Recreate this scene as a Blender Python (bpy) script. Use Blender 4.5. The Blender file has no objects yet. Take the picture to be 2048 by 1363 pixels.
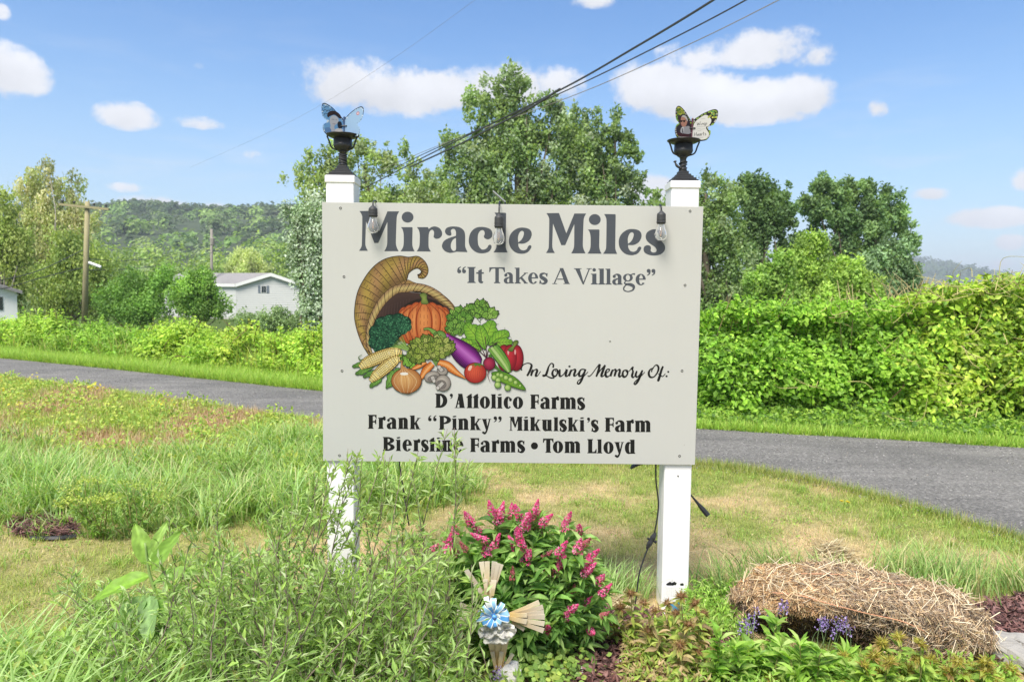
import bpy, math, random
import numpy as np
from mathutils import Vector, Matrix, Euler
from mathutils.geometry import tessellate_polygon

random.seed(7)
rng = np.random.default_rng(11)
scene = bpy.context.scene
COL = scene.collection
PI = math.pi

# ------------------------------------------------------------------ camera
FPX, CX, CY = 1450.0, 1024.0, 681.5          # focal length and centre in photo pixels
PITCH, ROLL, CAMZ = math.radians(4.0), math.radians(0.72), 1.55
cam_d = bpy.data.cameras.new('camera')
cam = bpy.data.objects.new('camera', cam_d)
COL.objects.link(cam)
cam_d.sensor_width = 36.0
cam_d.lens = FPX / 2048 * 36.0
cam_d.clip_start = 0.05
cam_d.clip_end = 9000
cam_d.dof.use_dof = True
cam_d.dof.focus_distance = 3.4
cam_d.dof.aperture_fstop = 5.0
cam.location = (0, 0, CAMZ)
Rcam = Matrix.Rotation(PI / 2 - PITCH, 3, 'X') @ Matrix.Rotation(ROLL, 3, 'Z')
cam.rotation_euler = Rcam.to_euler()
scene.camera = cam
RC = np.array(Rcam)

def ray(px, py):
    return RC @ np.array([(px - CX) / FPX, -(py - CY) / FPX, -1.0])

def at(px, py, y):
    """the point that stands y metres in front of the camera and is seen at this photo pixel"""
    d = ray(px, py)
    return np.array([0, 0, CAMZ]) + d * (y / d[1])

def gnd(px, py, z=0.0):
    d = ray(px, py)
    return np.array([0, 0, CAMZ]) + d * ((z - CAMZ) / d[2])

# ------------------------------------------------------------------ light
SUN_EL, SUN_AZ = 59.0, 205.0       # azimuth: direction towards the sun, degrees clockwise from +Y
EXPOSURE = 1.34
world = bpy.data.worlds.new('World')
scene.world = world
world.use_nodes = True
sun_d = bpy.data.lights.new('sun', 'SUN')
sun_d.energy = 3.0
sun_d.angle = math.radians(26)
sun_d.color = (1.0, 0.93, 0.82)
sun = bpy.data.objects.new('sun', sun_d)
COL.objects.link(sun)
_az, _el = math.radians(SUN_AZ), math.radians(SUN_EL)
_to = Vector((math.sin(_az) * math.cos(_el), math.cos(_az) * math.cos(_el), math.sin(_el)))
sun.rotation_euler = _to.to_track_quat('Z', 'Y').to_euler()
sun.location = (0, -5, 20)

scene.view_settings.view_transform = 'Standard'
scene.view_settings.look = 'None'
scene.view_settings.exposure = EXPOSURE
scene.view_settings.gamma = 1.0
scene.view_settings.use_curve_mapping = False
scene.render.engine = 'CYCLES'
scene.cycles.use_denoising = True
scene.cycles.max_bounces = 8
scene.cycles.diffuse_bounces = 4
scene.cycles.transmission_bounces = 6
scene.cycles.transparent_max_bounces = 12
scene.cycles.volume_bounces = 0
scene.cycles.caustics_reflective = False
scene.cycles.caustics_refractive = False

class NT:
    def __init__(s, tree):
        s.t = tree
    def n(s, kind, **kw):
        nd = s.t.nodes.new(kind)
        ins = kw.pop('ins', {})
        for k, v in kw.items():
            setattr(nd, k, v)
        for k, v in ins.items():
            s.put(nd.inputs[k], v)
        return nd
    def put(s, sock, v):
        if isinstance(v, bpy.types.NodeSocket):
            s.t.links.new(v, sock)
        else:
            sock.default_value = v
    def m(s, op, a, b=0.0, c=None, clamp=False):
        nd = s.t.nodes.new('ShaderNodeMath')
        nd.operation = op
        nd.use_clamp = clamp
        s.put(nd.inputs[0], a); s.put(nd.inputs[1], b)
        if c is not None: s.put(nd.inputs[2], c)
        return nd.outputs[0]
    def dot(s, a, b):
        nd = s.t.nodes.new('ShaderNodeVectorMath')
        nd.operation = 'DOT_PRODUCT'
        s.put(nd.inputs[0], a); s.put(nd.inputs[1], b)
        return nd.outputs['Value']
    def mix(s, f, a, b, blend='MIX'):
        nd = s.t.nodes.new('ShaderNodeMix')
        nd.data_type = 'RGBA'; nd.blend_type = blend
        s.put(nd.inputs[0], f); s.put(nd.inputs[6], a); s.put(nd.inputs[7], b)
        return nd.outputs[2]
    def smooth(s, v, a, b):
        nd = s.t.nodes.new('ShaderNodeMapRange')
        nd.interpolation_type = 'SMOOTHSTEP'
        s.put(nd.inputs[0], v); nd.inputs[1].default_value = a; nd.inputs[2].default_value = b
        return nd.outputs[0]
    def noise(s, vec, scale, detail=3, rough=0.5):
        nd = s.t.nodes.new('ShaderNodeTexNoise')
        if vec is not None: s.put(nd.inputs['Vector'], vec)
        nd.inputs['Scale'].default_value = scale
        nd.inputs['Detail'].default_value = detail
        nd.inputs['Roughness'].default_value = rough
        return nd.outputs[0]
    def ramp(s, f, stops):
        nd = s.t.nodes.new('ShaderNodeValToRGB')
        e = nd.color_ramp.elements
        while len(e) < len(stops): e.new(0.5)
        for k, (p, c) in enumerate(stops):
            e[k].position = p; e[k].color = (*c, 1)
        s.put(nd.inputs[0], f)
        return nd.outputs[0]

# ------------------------------------------------------------------ sky with clouds (world)
w = NT(world.node_tree)
world.node_tree.nodes.clear()
sky = w.n('ShaderNodeTexSky', sky_type='NISHITA', sun_disc=False)
sky.sun_elevation = _el
sky.sun_rotation = _az
sky.air_density = 1.0
sky.dust_density = 0.4
sky.ozone_density = 2.5
skyc = w.n('ShaderNodeHueSaturation', ins={'Hue': 0.503, 'Saturation': 1.24, 'Value': 1.19, 'Color': sky.outputs[0]}).outputs[0]
tc = w.n('ShaderNodeTexCoord').outputs['Generated']
nz1 = w.noise(tc, 9.0, 8, 0.62)
nz2 = w.noise(tc, 30.0, 8, 0.66)
# each cloud: centre in photo pixels, half width, height above and below the centre, weight
CLOUDS = [(700, 180, 105, 62, 38, 1.0), (790, 190, 120, 55, 40, .95), (880, 190, 110, 55, 30, .95), (1010, 175, 120, 50, 40, 0.85), (1110, 165, 70, 35, 45, .62),
          (1320, 180, 90, 56, 50, 1.1), (1380, 205, 120, 55, 34, 1.1), (1500, 212, 160, 46, 34, 1.1), (1605, 195, 62, 44, 38, 1.05), (1525, 108, 118, 48, 26, 0.9),
          (1390, 118, 110, 40, 34, 0.6), (1630, 112, 62, 35, 30, .6), (10, 150, 75, 58, 42, .9), (250, 235, 60, 32, 24, .82), (400, 247, 62, 20, 16, .5),
          (505, 310, 30, 16, 12, .45), (1975, 437, 66, 22, 18, 1.0), (1862, 388, 34, 15, 14, .85), (1757, 216, 28, 22, 22, .62),
          (2020, 485, 26, 16, 14, .85), (2060, 360, 34, 30, 20, .95), (315, 420, 75, 26, 30, 1.15), (440, 425, 60, 20, 20, 1.0),
          (1320, 380, 60, 32, 40, 1.0), (1195, 0, 62, 22, 18, .7), (395, 133, 26, 16, 12, .35), (5, 25, 22, 24, 22, .4), (1990, 530, 60, 16, 12, .5),
          (140, 415, 40, 20, 20, .7), (1830, 315, 60, 18, 12, .35), (250, 375, 40, 12, 12, .6)]
dens = None
shade = None
for (px, py, hw, up, dn, wt) in CLOUDS:
    c = ray(px, py); c = c / np.linalg.norm(c)
    r_ = np.cross(c, [0, 0, 1]); r_ /= np.linalg.norm(r_)
    u_ = np.cross(r_, c)
    k = FPX / np.linalg.norm([(px - CX), (py - CY), FPX]) ** 1.0
    L = np.linalg.norm([(px - CX) / FPX, (py - CY) / FPX, 1])
    cn = w.n('ShaderNodeVectorMath', operation='SUBTRACT', ins={0: tc, 1: tuple(c)}).outputs[0]
    a = w.m('MULTIPLY', w.dot(cn, tuple(r_)), FPX * L / hw)
    b = w.dot(cn, tuple(u_))
    bu = w.m('MULTIPLY', w.m('MAXIMUM', b, 0.0), FPX * L / up)
    bd = w.m('MULTIPLY', w.m('MINIMUM', b, 0.0), FPX * L / dn)
    r2 = w.m('ADD', w.m('MULTIPLY', a, a), w.m('ADD', w.m('MULTIPLY', bu, bu), w.m('MULTIPLY', bd, bd)))
    # (only on this side of the sky)
    front = w.m('GREATER_THAN', w.dot(tc, tuple(c)), 0.5)
    v = w.m('MULTIPLY', w.m('MULTIPLY', w.m('EXPONENT', w.m('MULTIPLY', r2, -0.9)), wt), front)
    dens = v if dens is None else w.m('MAXIMUM', dens, v)
    sh = w.m('MULTIPLY', v, w.m('ADD', w.m('MULTIPLY', bu, .5), w.m('MULTIPLY', bd, .5)))
    shade = sh if shade is None else w.m('ADD', shade, sh)
# scattered clouds in the rest of the sky, where the photograph does not look
off = w.smooth(w.dot(tc, (0.0, 1.0, 0.0)), 0.62, 0.45)
nzb = w.noise(w.n('ShaderNodeMapping', ins={'Vector': tc, 'Scale': (1, 1, 2.2)}).outputs[0], 3.2, 6, 0.55)
gen = w.m('MULTIPLY', w.smooth(nzb, 0.40, 0.60), off)
d1 = w.m('ADD', dens, w.m('MULTIPLY', w.m('SUBTRACT', nz1, 0.5), 1.35))
d1 = w.m('ADD', d1, w.m('MULTIPLY', w.m('SUBTRACT', nz2, 0.5), 1.0))
cov = w.smooth(w.m('MULTIPLY', d1, w.smooth(dens, 0.05, 0.35)), 0.26, 0.68)
cov = w.m('MAXIMUM', cov, gen)
# thin wisps over the lower sky
wis = w.smooth(w.noise(w.n('ShaderNodeMapping', ins={'Vector': tc, 'Scale': (1.2, 1, 7)}).outputs[0], 5.0, 6, 0.6), 0.50, 0.80)
sep = w.n('ShaderNodeSeparateXYZ', ins={0: tc}).outputs[2]
low = w.smooth(sep, 0.40, 0.02)
cov2 = w.m('MAXIMUM', cov, w.m('MULTIPLY', w.m('MULTIPLY', wis, low), 0.42))
bright = w.m('MULTIPLY', w.m('ADD', 0.90, w.m('ADD', w.m('MULTIPLY', shade, 0.20), w.m('MULTIPLY', w.m('SUBTRACT', nz1, .5), 0.55))), 1.0, clamp=False)
SKYS = 0.066
grad = w.smooth(sep, 0.36, -0.02)
skyb = w.mix(w.m('MULTIPLY', grad, 0.62), skyc, (2.95, 4.15, 5.35, 1))
cloudc = w.n('ShaderNodeVectorMath', operation='SCALE', ins={0: (5.9, 6.0, 6.35), 'Scale': bright}).outputs[0]
final = w.mix(cov2, skyb, cloudc)
bg = w.n('ShaderNodeBackground', ins={'Color': final, 'Strength': SKYS})
wo = w.n('ShaderNodeOutputWorld')
world.node_tree.links.new(bg.outputs[0], wo.inputs[0])

# ------------------------------------------------------------------ object helpers
def tag(o, label=None, cat=None, group=None, kind=None):
    if label: o['label'] = label
    if cat: o['category'] = cat
    if group: o['group'] = group
    if kind: o['kind'] = kind
    return o

def empty(name, loc, label=None, cat=None, group=None, rz=0):
    o = bpy.data.objects.new(name, None)
    COL.objects.link(o)
    o.location = loc
    o.rotation_euler = (0, 0, rz)
    o.empty_display_size = 0.1
    return tag(o, label, cat, group)

class MB:
    """collects pieces and links them as one mesh object"""
    def __init__(s):
        s.V, s.F, s.C, s.n = [], [], [], 0
    def add(s, V, F, col=(0.5, 0.5, 0.5)):
        V = np.asarray(V, dtype=np.float64).reshape(-1, 3)
        C = np.asarray(col, dtype=np.float64)
        if C.ndim == 1: C = np.tile(C[None, :3], (len(V), 1))
        s.V.append(V); s.C.append(C)
        if isinstance(F, np.ndarray):
            s.F.append(F + s.n)
        else:
            by = {}
            for f in F: by.setdefault(len(f), []).append(f)
            for k in by: s.F.append(np.array(by[k], dtype=np.int64) + s.n)
        s.n += len(V)
        return s
    def data(s, name, mat=None, smooth=False):
        V = np.concatenate(s.V); C = np.concatenate(s.C)
        me = bpy.data.meshes.new(name)
        loops = np.concatenate([f.ravel() for f in s.F])
        tot = np.concatenate([np.full(len(f), f.shape[1], dtype=np.int32) for f in s.F])
        start = np.concatenate([[0], np.cumsum(tot)[:-1]]).astype(np.int32)
        me.vertices.add(len(V)); me.vertices.foreach_set('co', V.ravel().astype(np.float32))
        me.loops.add(len(loops)); me.loops.foreach_set('vertex_index', loops.astype(np.int32))
        me.polygons.add(len(tot)); me.polygons.foreach_set('loop_start', start)
        me.polygons.foreach_set('loop_total', tot)
        me.polygons.foreach_set('use_smooth', np.full(len(tot), bool(smooth)))
        at_ = me.attributes.new('tint', 'FLOAT_VECTOR', 'POINT')
        at_.data.foreach_set('vector', C.ravel().astype(np.float32))
        me.update(calc_edges=True)
        if mat: me.materials.append(mat)
        return me
    def build(s, name, mat, parent=None, smooth=False, **tags):
        me = s.data(name, mat, smooth)
        o = bpy.data.objects.new(name, me)
        COL.objects.link(o)
        if parent is not None:
            # geometry is given in world space: keep it there under the parent
            pl = parent_world(parent)
            me.transform(pl.inverted())
            o.parent = parent
        tag(o, **tags)
        return o

def parent_world(o):
    m = Matrix.LocRotScale(o.location, o.rotation_euler, o.scale)
    if o.parent is not None: m = parent_world(o.parent) @ m
    return m

def copy_tree(o, parent=None):
    c = o.copy(); COL.objects.link(c)
    if parent is not None: c.parent = parent
    for ch in [x for x in o.children]:
        copy_tree(ch, c)
    return c

def box(mb, x0, x1, y0, y1, z0, z1, col=(.5, .5, .5), b=0.0):
    """box with chamfered vertical and horizontal edges when b > 0"""
    if b <= 0:
        V = [(x, y, z) for z in (z0, z1) for x, y in ((x0, y0), (x1, y0), (x1, y1), (x0, y1))]
        F = [(3, 2, 1, 0), (4, 5, 6, 7), (0, 1, 5, 4), (1, 2, 6, 5), (2, 3, 7, 6), (3, 0, 4, 7)]
        return mb.add(V, F, col)
    def ringp(i, z):
        return [(x0 + i + b, y0 + i, z), (x1 - i - b, y0 + i, z), (x1 - i, y0 + i + b, z), (x1 - i, y1 - i - b, z),
                (x1 - i - b, y1 - i, z), (x0 + i + b, y1 - i, z), (x0 + i, y1 - i - b, z), (x0 + i, y0 + i + b, z)]
    V = ringp(b, z0) + ringp(0, z0 + b) + ringp(0, z1 - b) + ringp(b, z1)
    F = [tuple(range(7, -1, -1)), tuple(range(24, 32))]
    for r in range(3):
        for k in range(8):
            F.append((r * 8 + k, r * 8 + (k + 1) % 8, r * 8 + 8 + (k + 1) % 8, r * 8 + 8 + k))
    return mb.add(V, F, col)

def tube(mb, P, R, sides=6, col=(.5, .5, .5), caps=True):
    P = np.asarray(P, float); n = len(P)
    R = np.full(n, R, float) if np.isscalar(R) else np.asarray(R, float)
    T = np.gradient(P, axis=0); T /= np.linalg.norm(T, axis=1)[:, None] + 1e-12
    ref = np.array([0, 0, 1.0]) if abs(T[0][2]) < .9 else np.array([1.0, 0, 0])
    V = []
    for i in range(n):
        a = np.cross(T[i], ref); a /= np.linalg.norm(a) + 1e-12
        b_ = np.cross(T[i], a)
        ref = np.cross(a, T[i])
        ang = np.arange(sides) * 2 * PI / sides
        V.append(P[i] + R[i] * (np.cos(ang)[:, None] * a + np.sin(ang)[:, None] * b_))
    V = np.concatenate(V)
    F = []
    for i in range(n - 1):
        for k in range(sides):
            F.append((i * sides + k, i * sides + (k + 1) % sides, (i + 1) * sides + (k + 1) % sides, (i + 1) * sides + k))
    if caps:
        F.append(tuple(range(sides - 1, -1, -1))); F.append(tuple((n - 1) * sides + k for k in range(sides)))
    return mb.add(V, F, col)

def lathe(mb, prof, c=(0, 0, 0), sides=24, col=(.5, .5, .5), caps=True):
    V, F = [], []
    for r, z in prof:
        for k in range(sides):
            a = 2 * PI * k / sides
            V.append((c[0] + r * math.cos(a), c[1] + r * math.sin(a), c[2] + z))
    n = len(prof)
    for i in range(n - 1):
        for k in range(sides):
            F.append((i * sides + k, i * sides + (k + 1) % sides, (i + 1) * sides + (k + 1) % sides, (i + 1) * sides + k))
    if caps:
        F.append(tuple(range(sides - 1, -1, -1))); F.append(tuple((n - 1) * sides + k for k in range(sides)))
    return mb.add(V, F, col)

def spline(P, n=8, closed=False, corner=None):
    """Catmull-Rom through P; corner[i] True keeps a sharp point"""
    P = np.asarray(P, float); m = len(P); out = []
    corner = corner or [False] * m
    rngi = range(m if closed else m - 1)
    for i in rngi:
        p1, p2 = P[i], P[(i + 1) % m]
        p0 = P[(i - 1) % m] if (closed or i > 0) else 2 * p1 - p2
        p3 = P[(i + 2) % m] if (closed or i < m - 2) else 2 * p2 - p1
        m1 = (p2 - p0) / 2; m2 = (p3 - p1) / 2
        if corner[i]: m1 = p2 - p1
        if corner[(i + 1) % m]: m2 = p2 - p1
        if corner[i] and corner[(i + 1) % m]:
            out.append(p1); continue
        # keep the tangents no longer than the span
        L = np.linalg.norm(p2 - p1)
        for q in (m1, m2):
            l = np.linalg.norm(q)
            if l > 1.3 * L: q *= 1.3 * L / l
        for k in range(n):
            t = k / n
            out.append((2 * t**3 - 3 * t**2 + 1) * p1 + (t**3 - 2 * t**2 + t) * m1 + (-2 * t**3 + 3 * t**2) * p2 + (t**3 - t**2) * m2)
    if not closed: out.append(P[-1])
    return np.array(out)

def unit(v):
    return v / (np.linalg.norm(v, axis=-1, keepdims=True) + 1e-12)

def frames(d, up):
    """columns: side, along d, normal (near up)"""
    d = unit(d); s_ = unit(np.cross(d, up)); nrm = np.cross(s_, d)
    return np.stack([s_, d, nrm], axis=-1)

def scatter(mb, tV, tF, pos, R, sc, col):
    """copies of a template: pos (n,3), R (n,3,3), sc (n,) or (n,3), col (n,3)"""
    tV = np.asarray(tV, float); tF = np.asarray(tF, int); n = len(pos)
    if n == 0: return
    sc = np.asarray(sc, float)
    L = tV[None] * (sc[:, None, None] if sc.ndim == 1 else sc[:, None, :])
    V = np.einsum('nij,nkj->nki', R, L) + pos[:, None, :]
    F = tF[None] + (np.arange(n) * len(tV))[:, None, None]
    mb.add(V.reshape(-1, 3), F.reshape(-1, tF.shape[1]), np.repeat(col, len(tV), axis=0))

# leaf templates: x across, y along, z normal
LEAF2 = ([(0, 0, 0), (.5, .45, .10), (0, 1, -.05), (-.5, .45, .10)], [(0, 1, 2), (0, 2, 3)])
LEAF4 = ([(0, 0, 0), (.5, .42, .12), (0, .5, 0), (-.5, .42, .12), (0, 1, -.16)], [(0, 1, 2), (0, 2, 3), (1, 4, 2), (2, 4, 3)])
LEAF8 = ([(0, 0, 0), (.34, .2, .08), (0, .25, 0), (-.34, .2, .08), (.5, .5, .12), (0, .55, -.01), (-.5, .5, .12),
          (.30, .8, .04), (0, .82, -.07), (-.30, .8, .04), (0, 1.05, -.16)],
         [(0, 1, 2), (0, 2, 3), (1, 4, 5), (1, 5, 2), (2, 5, 6), (2, 6, 3), (4, 7, 8), (4, 8, 5), (5, 8, 9), (5, 9, 6), (7, 10, 8), (8, 10, 9)])

def rand_unit(n):
    return unit(rng.normal(size=(n, 3)))

def palette(n, cols, w_=None, jit=0.12):
    cols = np.asarray(cols, float)
    i = rng.choice(len(cols), size=n, p=(None if w_ is None else np.asarray(w_) / np.sum(w_)))
    c = cols[i] * (1 + rng.normal(size=(n, 1)) * jit)
    return np.clip(c, 0.003, 0.95)

def blades(mb, base, L, W, az, lean, col, tipcol=None, segs=3, droop=0.0, face=None):
    """curved tapering grass blades"""
    n = len(base)
    if n == 0: return
    s_ = np.linspace(0, 1, segs + 1)
    h = np.stack([np.cos(az), np.sin(az), np.zeros(n)], -1)
    fa = az + PI / 2 if face is None else face
    sd = np.stack([np.cos(fa), np.sin(fa), np.zeros(n)], -1)
    V = np.zeros((n, 2 * segs + 1, 3)); C = np.zeros((n, 2 * segs + 1, 3))
    if tipcol is None: tipcol = col
    for k, t in enumerate(s_):
        off = (lean * (t ** 1.6) * L)[:, None] * h
        z = L * (t * np.sqrt(np.clip(1 - (lean * t) ** 2 * .5, .1, 1)) - droop * t ** 3)
        c = base + off; c = c + np.stack([np.zeros(n), np.zeros(n), z], -1)
        cc = col * (1 - t) + tipcol * t
        if k < segs:
            wv = (W * (0.75 + .25 * math.sin(PI * min(1, t * 1.4))) * (1 - t ** 2.2))[:, None] * sd * .5
            V[:, 2 * k] = c - wv; V[:, 2 * k + 1] = c + wv; C[:, 2 * k] = cc; C[:, 2 * k + 1] = cc
        else:
            V[:, 2 * segs] = c; C[:, 2 * segs] = cc
    tF = []
    for k in range(segs - 1):
        tF += [(2 * k, 2 * k + 1, 2 * k + 3), (2 * k, 2 * k + 3, 2 * k + 2)]
    tF.append((2 * segs - 2, 2 * segs - 1, 2 * segs))
    F = np.array(tF)[None] + (np.arange(n) * (2 * segs + 1))[:, None, None]
    mb.add(V.reshape(-1, 3), F.reshape(-1, 3), C.reshape(-1, 3))

# value noise for patches on the ground
_g = rng.random((64, 64))
def vnoise(x, y, s_=1.0, ox=0.0):
    x = np.asarray(x, float) / s_ + ox + 17.3; y = np.asarray(y, float) / s_ + ox * .7 + 5.1
    xi = np.floor(x).astype(int); yi = np.floor(y).astype(int); fx = x - xi; fy = y - yi
    fx = fx * fx * (3 - 2 * fx); fy = fy * fy * (3 - 2 * fy)
    g = lambda a, b: _g[a % 64, b % 64]
    return (g(xi, yi) * (1 - fx) + g(xi + 1, yi) * fx) * (1 - fy) + (g(xi, yi + 1) * (1 - fx) + g(xi + 1, yi + 1) * fx) * fy
def fnoise(x, y, s_=1.0, ox=0.0):
    return .55 * vnoise(x, y, s_, ox) + .3 * vnoise(x, y, s_ * .45, ox + 9) + .15 * vnoise(x, y, s_ * .2, ox + 21)
def sstep(a, b, v):
    t = np.clip((np.asarray(v, float) - a) / (b - a), 0, 1)
    return t * t * (3 - 2 * t)

# ------------------------------------------------------------------ materials
def mat(name):
    m = bpy.data.materials.new(name); m.use_nodes = True
    m.node_tree.nodes.clear()
    t = NT(m.node_tree)
    out = t.n('ShaderNodeOutputMaterial')
    return m, t, out

def simple(name, col, rough=.5, metal=0.0, nz=None, bump=None, spec=.5, coat=0.0):
    m, t, out = mat(name)
    oc = t.n('ShaderNodeTexCoord').outputs['Object']
    c = (*col, 1)
    if nz:
        sc_, amt = nz
        f = t.noise(oc, sc_, 5, .6)
        c = t.mix(f, tuple(v * (1 - amt) for v in col) + (1,), tuple(min(1, v * (1 + amt)) for v in col) + (1,))
    p = t.n('ShaderNodeBsdfPrincipled', ins={'Base Color': c, 'Roughness': rough, 'Metallic': metal, 'Specular IOR Level': spec, 'Coat Weight': coat})
    if bump:
        b = t.n('ShaderNodeBump', ins={'Strength': bump[1], 'Distance': bump[2], 'Height': t.noise(oc, bump[0], 5, .6)})
        t.put(p.inputs['Normal'], b.outputs[0])
    m.node_tree.links.new(p.outputs[0], out.inputs[0])
    return m

def leafmat(name, trans=.35, rough=.5, spec=.35, gain=1.0, through=(1.35, 1.3, .7, 1)):
    """base colour from the leaf's own tint; part of the light passes through"""
    m, t, out = mat(name)
    a = t.n('ShaderNodeAttribute', attribute_name='tint').outputs['Vector']
    oc = t.n('ShaderNodeTexCoord').outputs['Object']
    f = t.noise(oc, 30.0, 2, .5)
    c = t.mix(1.0, a, t.ramp(f, [(0.3, (.82 * gain,) * 3), (0.7, (1.15 * gain,) * 3)]), 'MULTIPLY')
    p = t.n('ShaderNodeBsdfPrincipled', ins={'Base Color': c, 'Roughness': rough, 'Specular IOR Level': spec})
    tl = t.n('ShaderNodeBsdfTranslucent', ins={'Color': t.mix(1.0, c, through, 'MULTIPLY')})
    mx = t.n('ShaderNodeMixShader', ins={0: trans})
    m.node_tree.links.new(p.outputs[0], mx.inputs[1]); m.node_tree.links.new(tl.outputs[0], mx.inputs[2])
    m.node_tree.links.new(mx.outputs[0], out.inputs[0])
    return m

def tintmat(name, rough=.5, spec=.5, bump=None, ink=None):
    m, t, out = mat(name)
    a = t.n('ShaderNodeAttribute', attribute_name='tint').outputs['Vector']
    if ink:
        a = t.n('ShaderNodeGamma', ins={'Color': a, 'Gamma': ink[1]}).outputs[0]
        a = t.mix(1.0, a, (ink[0],) * 3 + (1,), 'MULTIPLY')
    p = t.n('ShaderNodeBsdfPrincipled', ins={'Base Color': a, 'Roughness': rough, 'Specular IOR Level': spec})
    if bump:
        oc = t.n('ShaderNodeTexCoord').outputs['Object']
        b = t.n('ShaderNodeBump', ins={'Strength': bump[1], 'Distance': bump[2], 'Height': t.noise(oc, bump[0], 5, .6)})
        t.put(p.inputs['Normal'], b.outputs[0])
    m.node_tree.links.new(p.outputs[0], out.inputs[0])
    return m

M_LEAF = leafmat('leaf', .42)
M_SILVER = leafmat('silver_leaf', .22, .55, .3)
M_GRASS = leafmat('grass_blade', .40, .55, .3)
M_PETAL = leafmat('petal', .40, .6, .2, through=(1.05, 1.0, 1.1, 1))
M_STRAW = leafmat('straw', .12, .6, .35)
M_BARK = tintmat('bark', .85, .2, (40, .6, .02))
M_STEM = tintmat('green_stem', .6, .3)
M_PRINT = tintmat('vinyl_print', .6, .15)
M_ART = tintmat('printed_picture', .6, .15, ink=(.56, 1.12))
M_VINYL = simple('white_vinyl', (.79, .79, .81), .38, nz=(6, .03))
M_BLACK = simple('black_plastic', (.018, .018, .02), .38, nz=(30, .3))
M_IRON = simple('black_cast_metal', (.022, .023, .026), .42, nz=(60, .3), bump=(160, .15, .002))
M_RUBBER = simple('dark_rubber', (.035, .036, .04), .55, nz=(40, .2))
M_STONE = simple('grey_stone', (.30, .29, .27), .9, nz=(14, .35), bump=(20, .6, .02))

# ================================================================== GROUND
def ext(P):
    P = np.array(P, float); o = np.argsort(P[:, 0]); return P[o]
NEAR = ext([gnd(px, py)[:2] for px, py in [(-500, 706), (0, 757), (200, 783), (400, 812), (640, 846), (850, 882), (1050, 912), (1240, 924), (1390, 931), (1500, 941), (1650, 970), (1800, 1008), (1900, 1038), (2048, 1082), (2200, 1140), (2330, 1210)]])
FARE = ext([gnd(px, py)[:2] for px, py in [(-500, 680), (0, 716), (200, 735), (400, 757), (640, 782), (1000, 822), (1390, 857), (1600, 868), (1800, 880), (2048, 895), (2400, 912), (3000, 940)]])
def yn(x): return np.interp(x, NEAR[:, 0], NEAR[:, 1]) + np.where(np.asarray(x) < NEAR[0, 0], (np.asarray(x) - NEAR[0, 0]) * -.62, 0) + np.where(np.asarray(x) > NEAR[-1, 0], (np.asarray(x) - NEAR[-1, 0]) * -1.4, 0)
def yf(x): return np.interp(x, FARE[:, 0], FARE[:, 1]) + np.where(np.asarray(x) < FARE[0, 0], (np.asarray(x) - FARE[0, 0]) * -.62, 0) + np.where(np.asarray(x) > FARE[-1, 0], (np.asarray(x) - FARE[-1, 0]) * -.12, 0)
def in_road(x, y, pad=0.0): return (y > yn(x) - pad) & (y < yf(x) + pad)

def hgt(x, y):
    x = np.asarray(x, float); y = np.asarray(y, float)
    far = -1.15 * sstep(19, 50, y)
    dr = np.maximum(np.maximum(yn(x) - y, y - yf(x)), 0)
    near = (fnoise(x, y, 1.6, 3) - .5) * .10 * sstep(.2, 1.2, dr) * (1 - sstep(12, 22, np.abs(y)))
    dip = -.10 * np.exp(-((dr - 2.6) / 1.1) ** 2) * sstep(-1, -3, x) * (y < yn(x))
    return far + near + dip

def axis(a, b, fine0, fine1, step, grow=1.18):
    v = list(np.arange(fine0, fine1 + 1e-6, step)); s_ = step
    while v[-1] < b: s_ *= grow; v.append(v[-1] + s_)
    s_ = step
    while v[0] > a: s_ *= grow; v.insert(0, v[0] - s_)
    return np.array(v)
gx = axis(-4000, 4000, -12, 9, .13, 1.22); gy = axis(-300, 6500, -1, 14, .13, 1.22)
GX, GY = np.meshgrid(gx, gy)
GZ = hgt(GX, GY)
V = np.stack([GX, GY, GZ], -1).reshape(-1, 3)
nx, ny = len(gx), len(gy)
i0 = (np.arange(ny - 1)[:, None] * nx + np.arange(nx - 1)[None]).ravel()
F = np.stack([i0, i0 + 1, i0 + nx + 1, i0 + nx], -1)

def dryness(x, y):
    """0 = green, 1 = straw; the patches of the lawn"""
    n_ = fnoise(x, y, .9, 2) * .6 + fnoise(x, y, .33, 31) * .4
    near_edge = sstep(1.1, .1, yn(x) - y)
    d = sstep(.38, .62, n_ + .10 * np.exp(-((np.asarray(x) - 1.5) ** 2 + (np.asarray(y) - 4.1) ** 2) / 1.2) - .16 * near_edge + .045)
    d = d * (1 - .55 * sstep(-.8, -1.8, x)); return np.clip(d, 0, 1)

def slope_mask(x, y):
    """weedy strip between the lane and the tall grass on the left"""
    dr = yn(x) - y
    return sstep(-.1, .2, dr) * sstep(3.1, 2.3, dr + .4 * (fnoise(x, y, 1.2, 7) - .5)) * sstep(-.9, -1.8, x)

dry = dryness(V[:, 0], V[:, 1]); slm = slope_mask(V[:, 0], V[:, 1])
soil = np.array([.155, .115, .075]); green = np.array([.20, .25, .07]); straw = np.array([.46, .37, .21]); brown = np.array([.30, .20, .14])
gc = green[None] * (1 - dry[:, None]) + straw[None] * dry[:, None]
nb = fnoise(V[:, 0], V[:, 1], .7, 12)[:, None]
gc = gc * (1 - slm[:, None]) + (brown * nb + green * (1 - nb)) * slm[:, None]
farm = sstep(14, 20, V[:, 1])[:, None]
gc = gc * (1 - farm) + np.array([.07, .115, .025]) * farm

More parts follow.
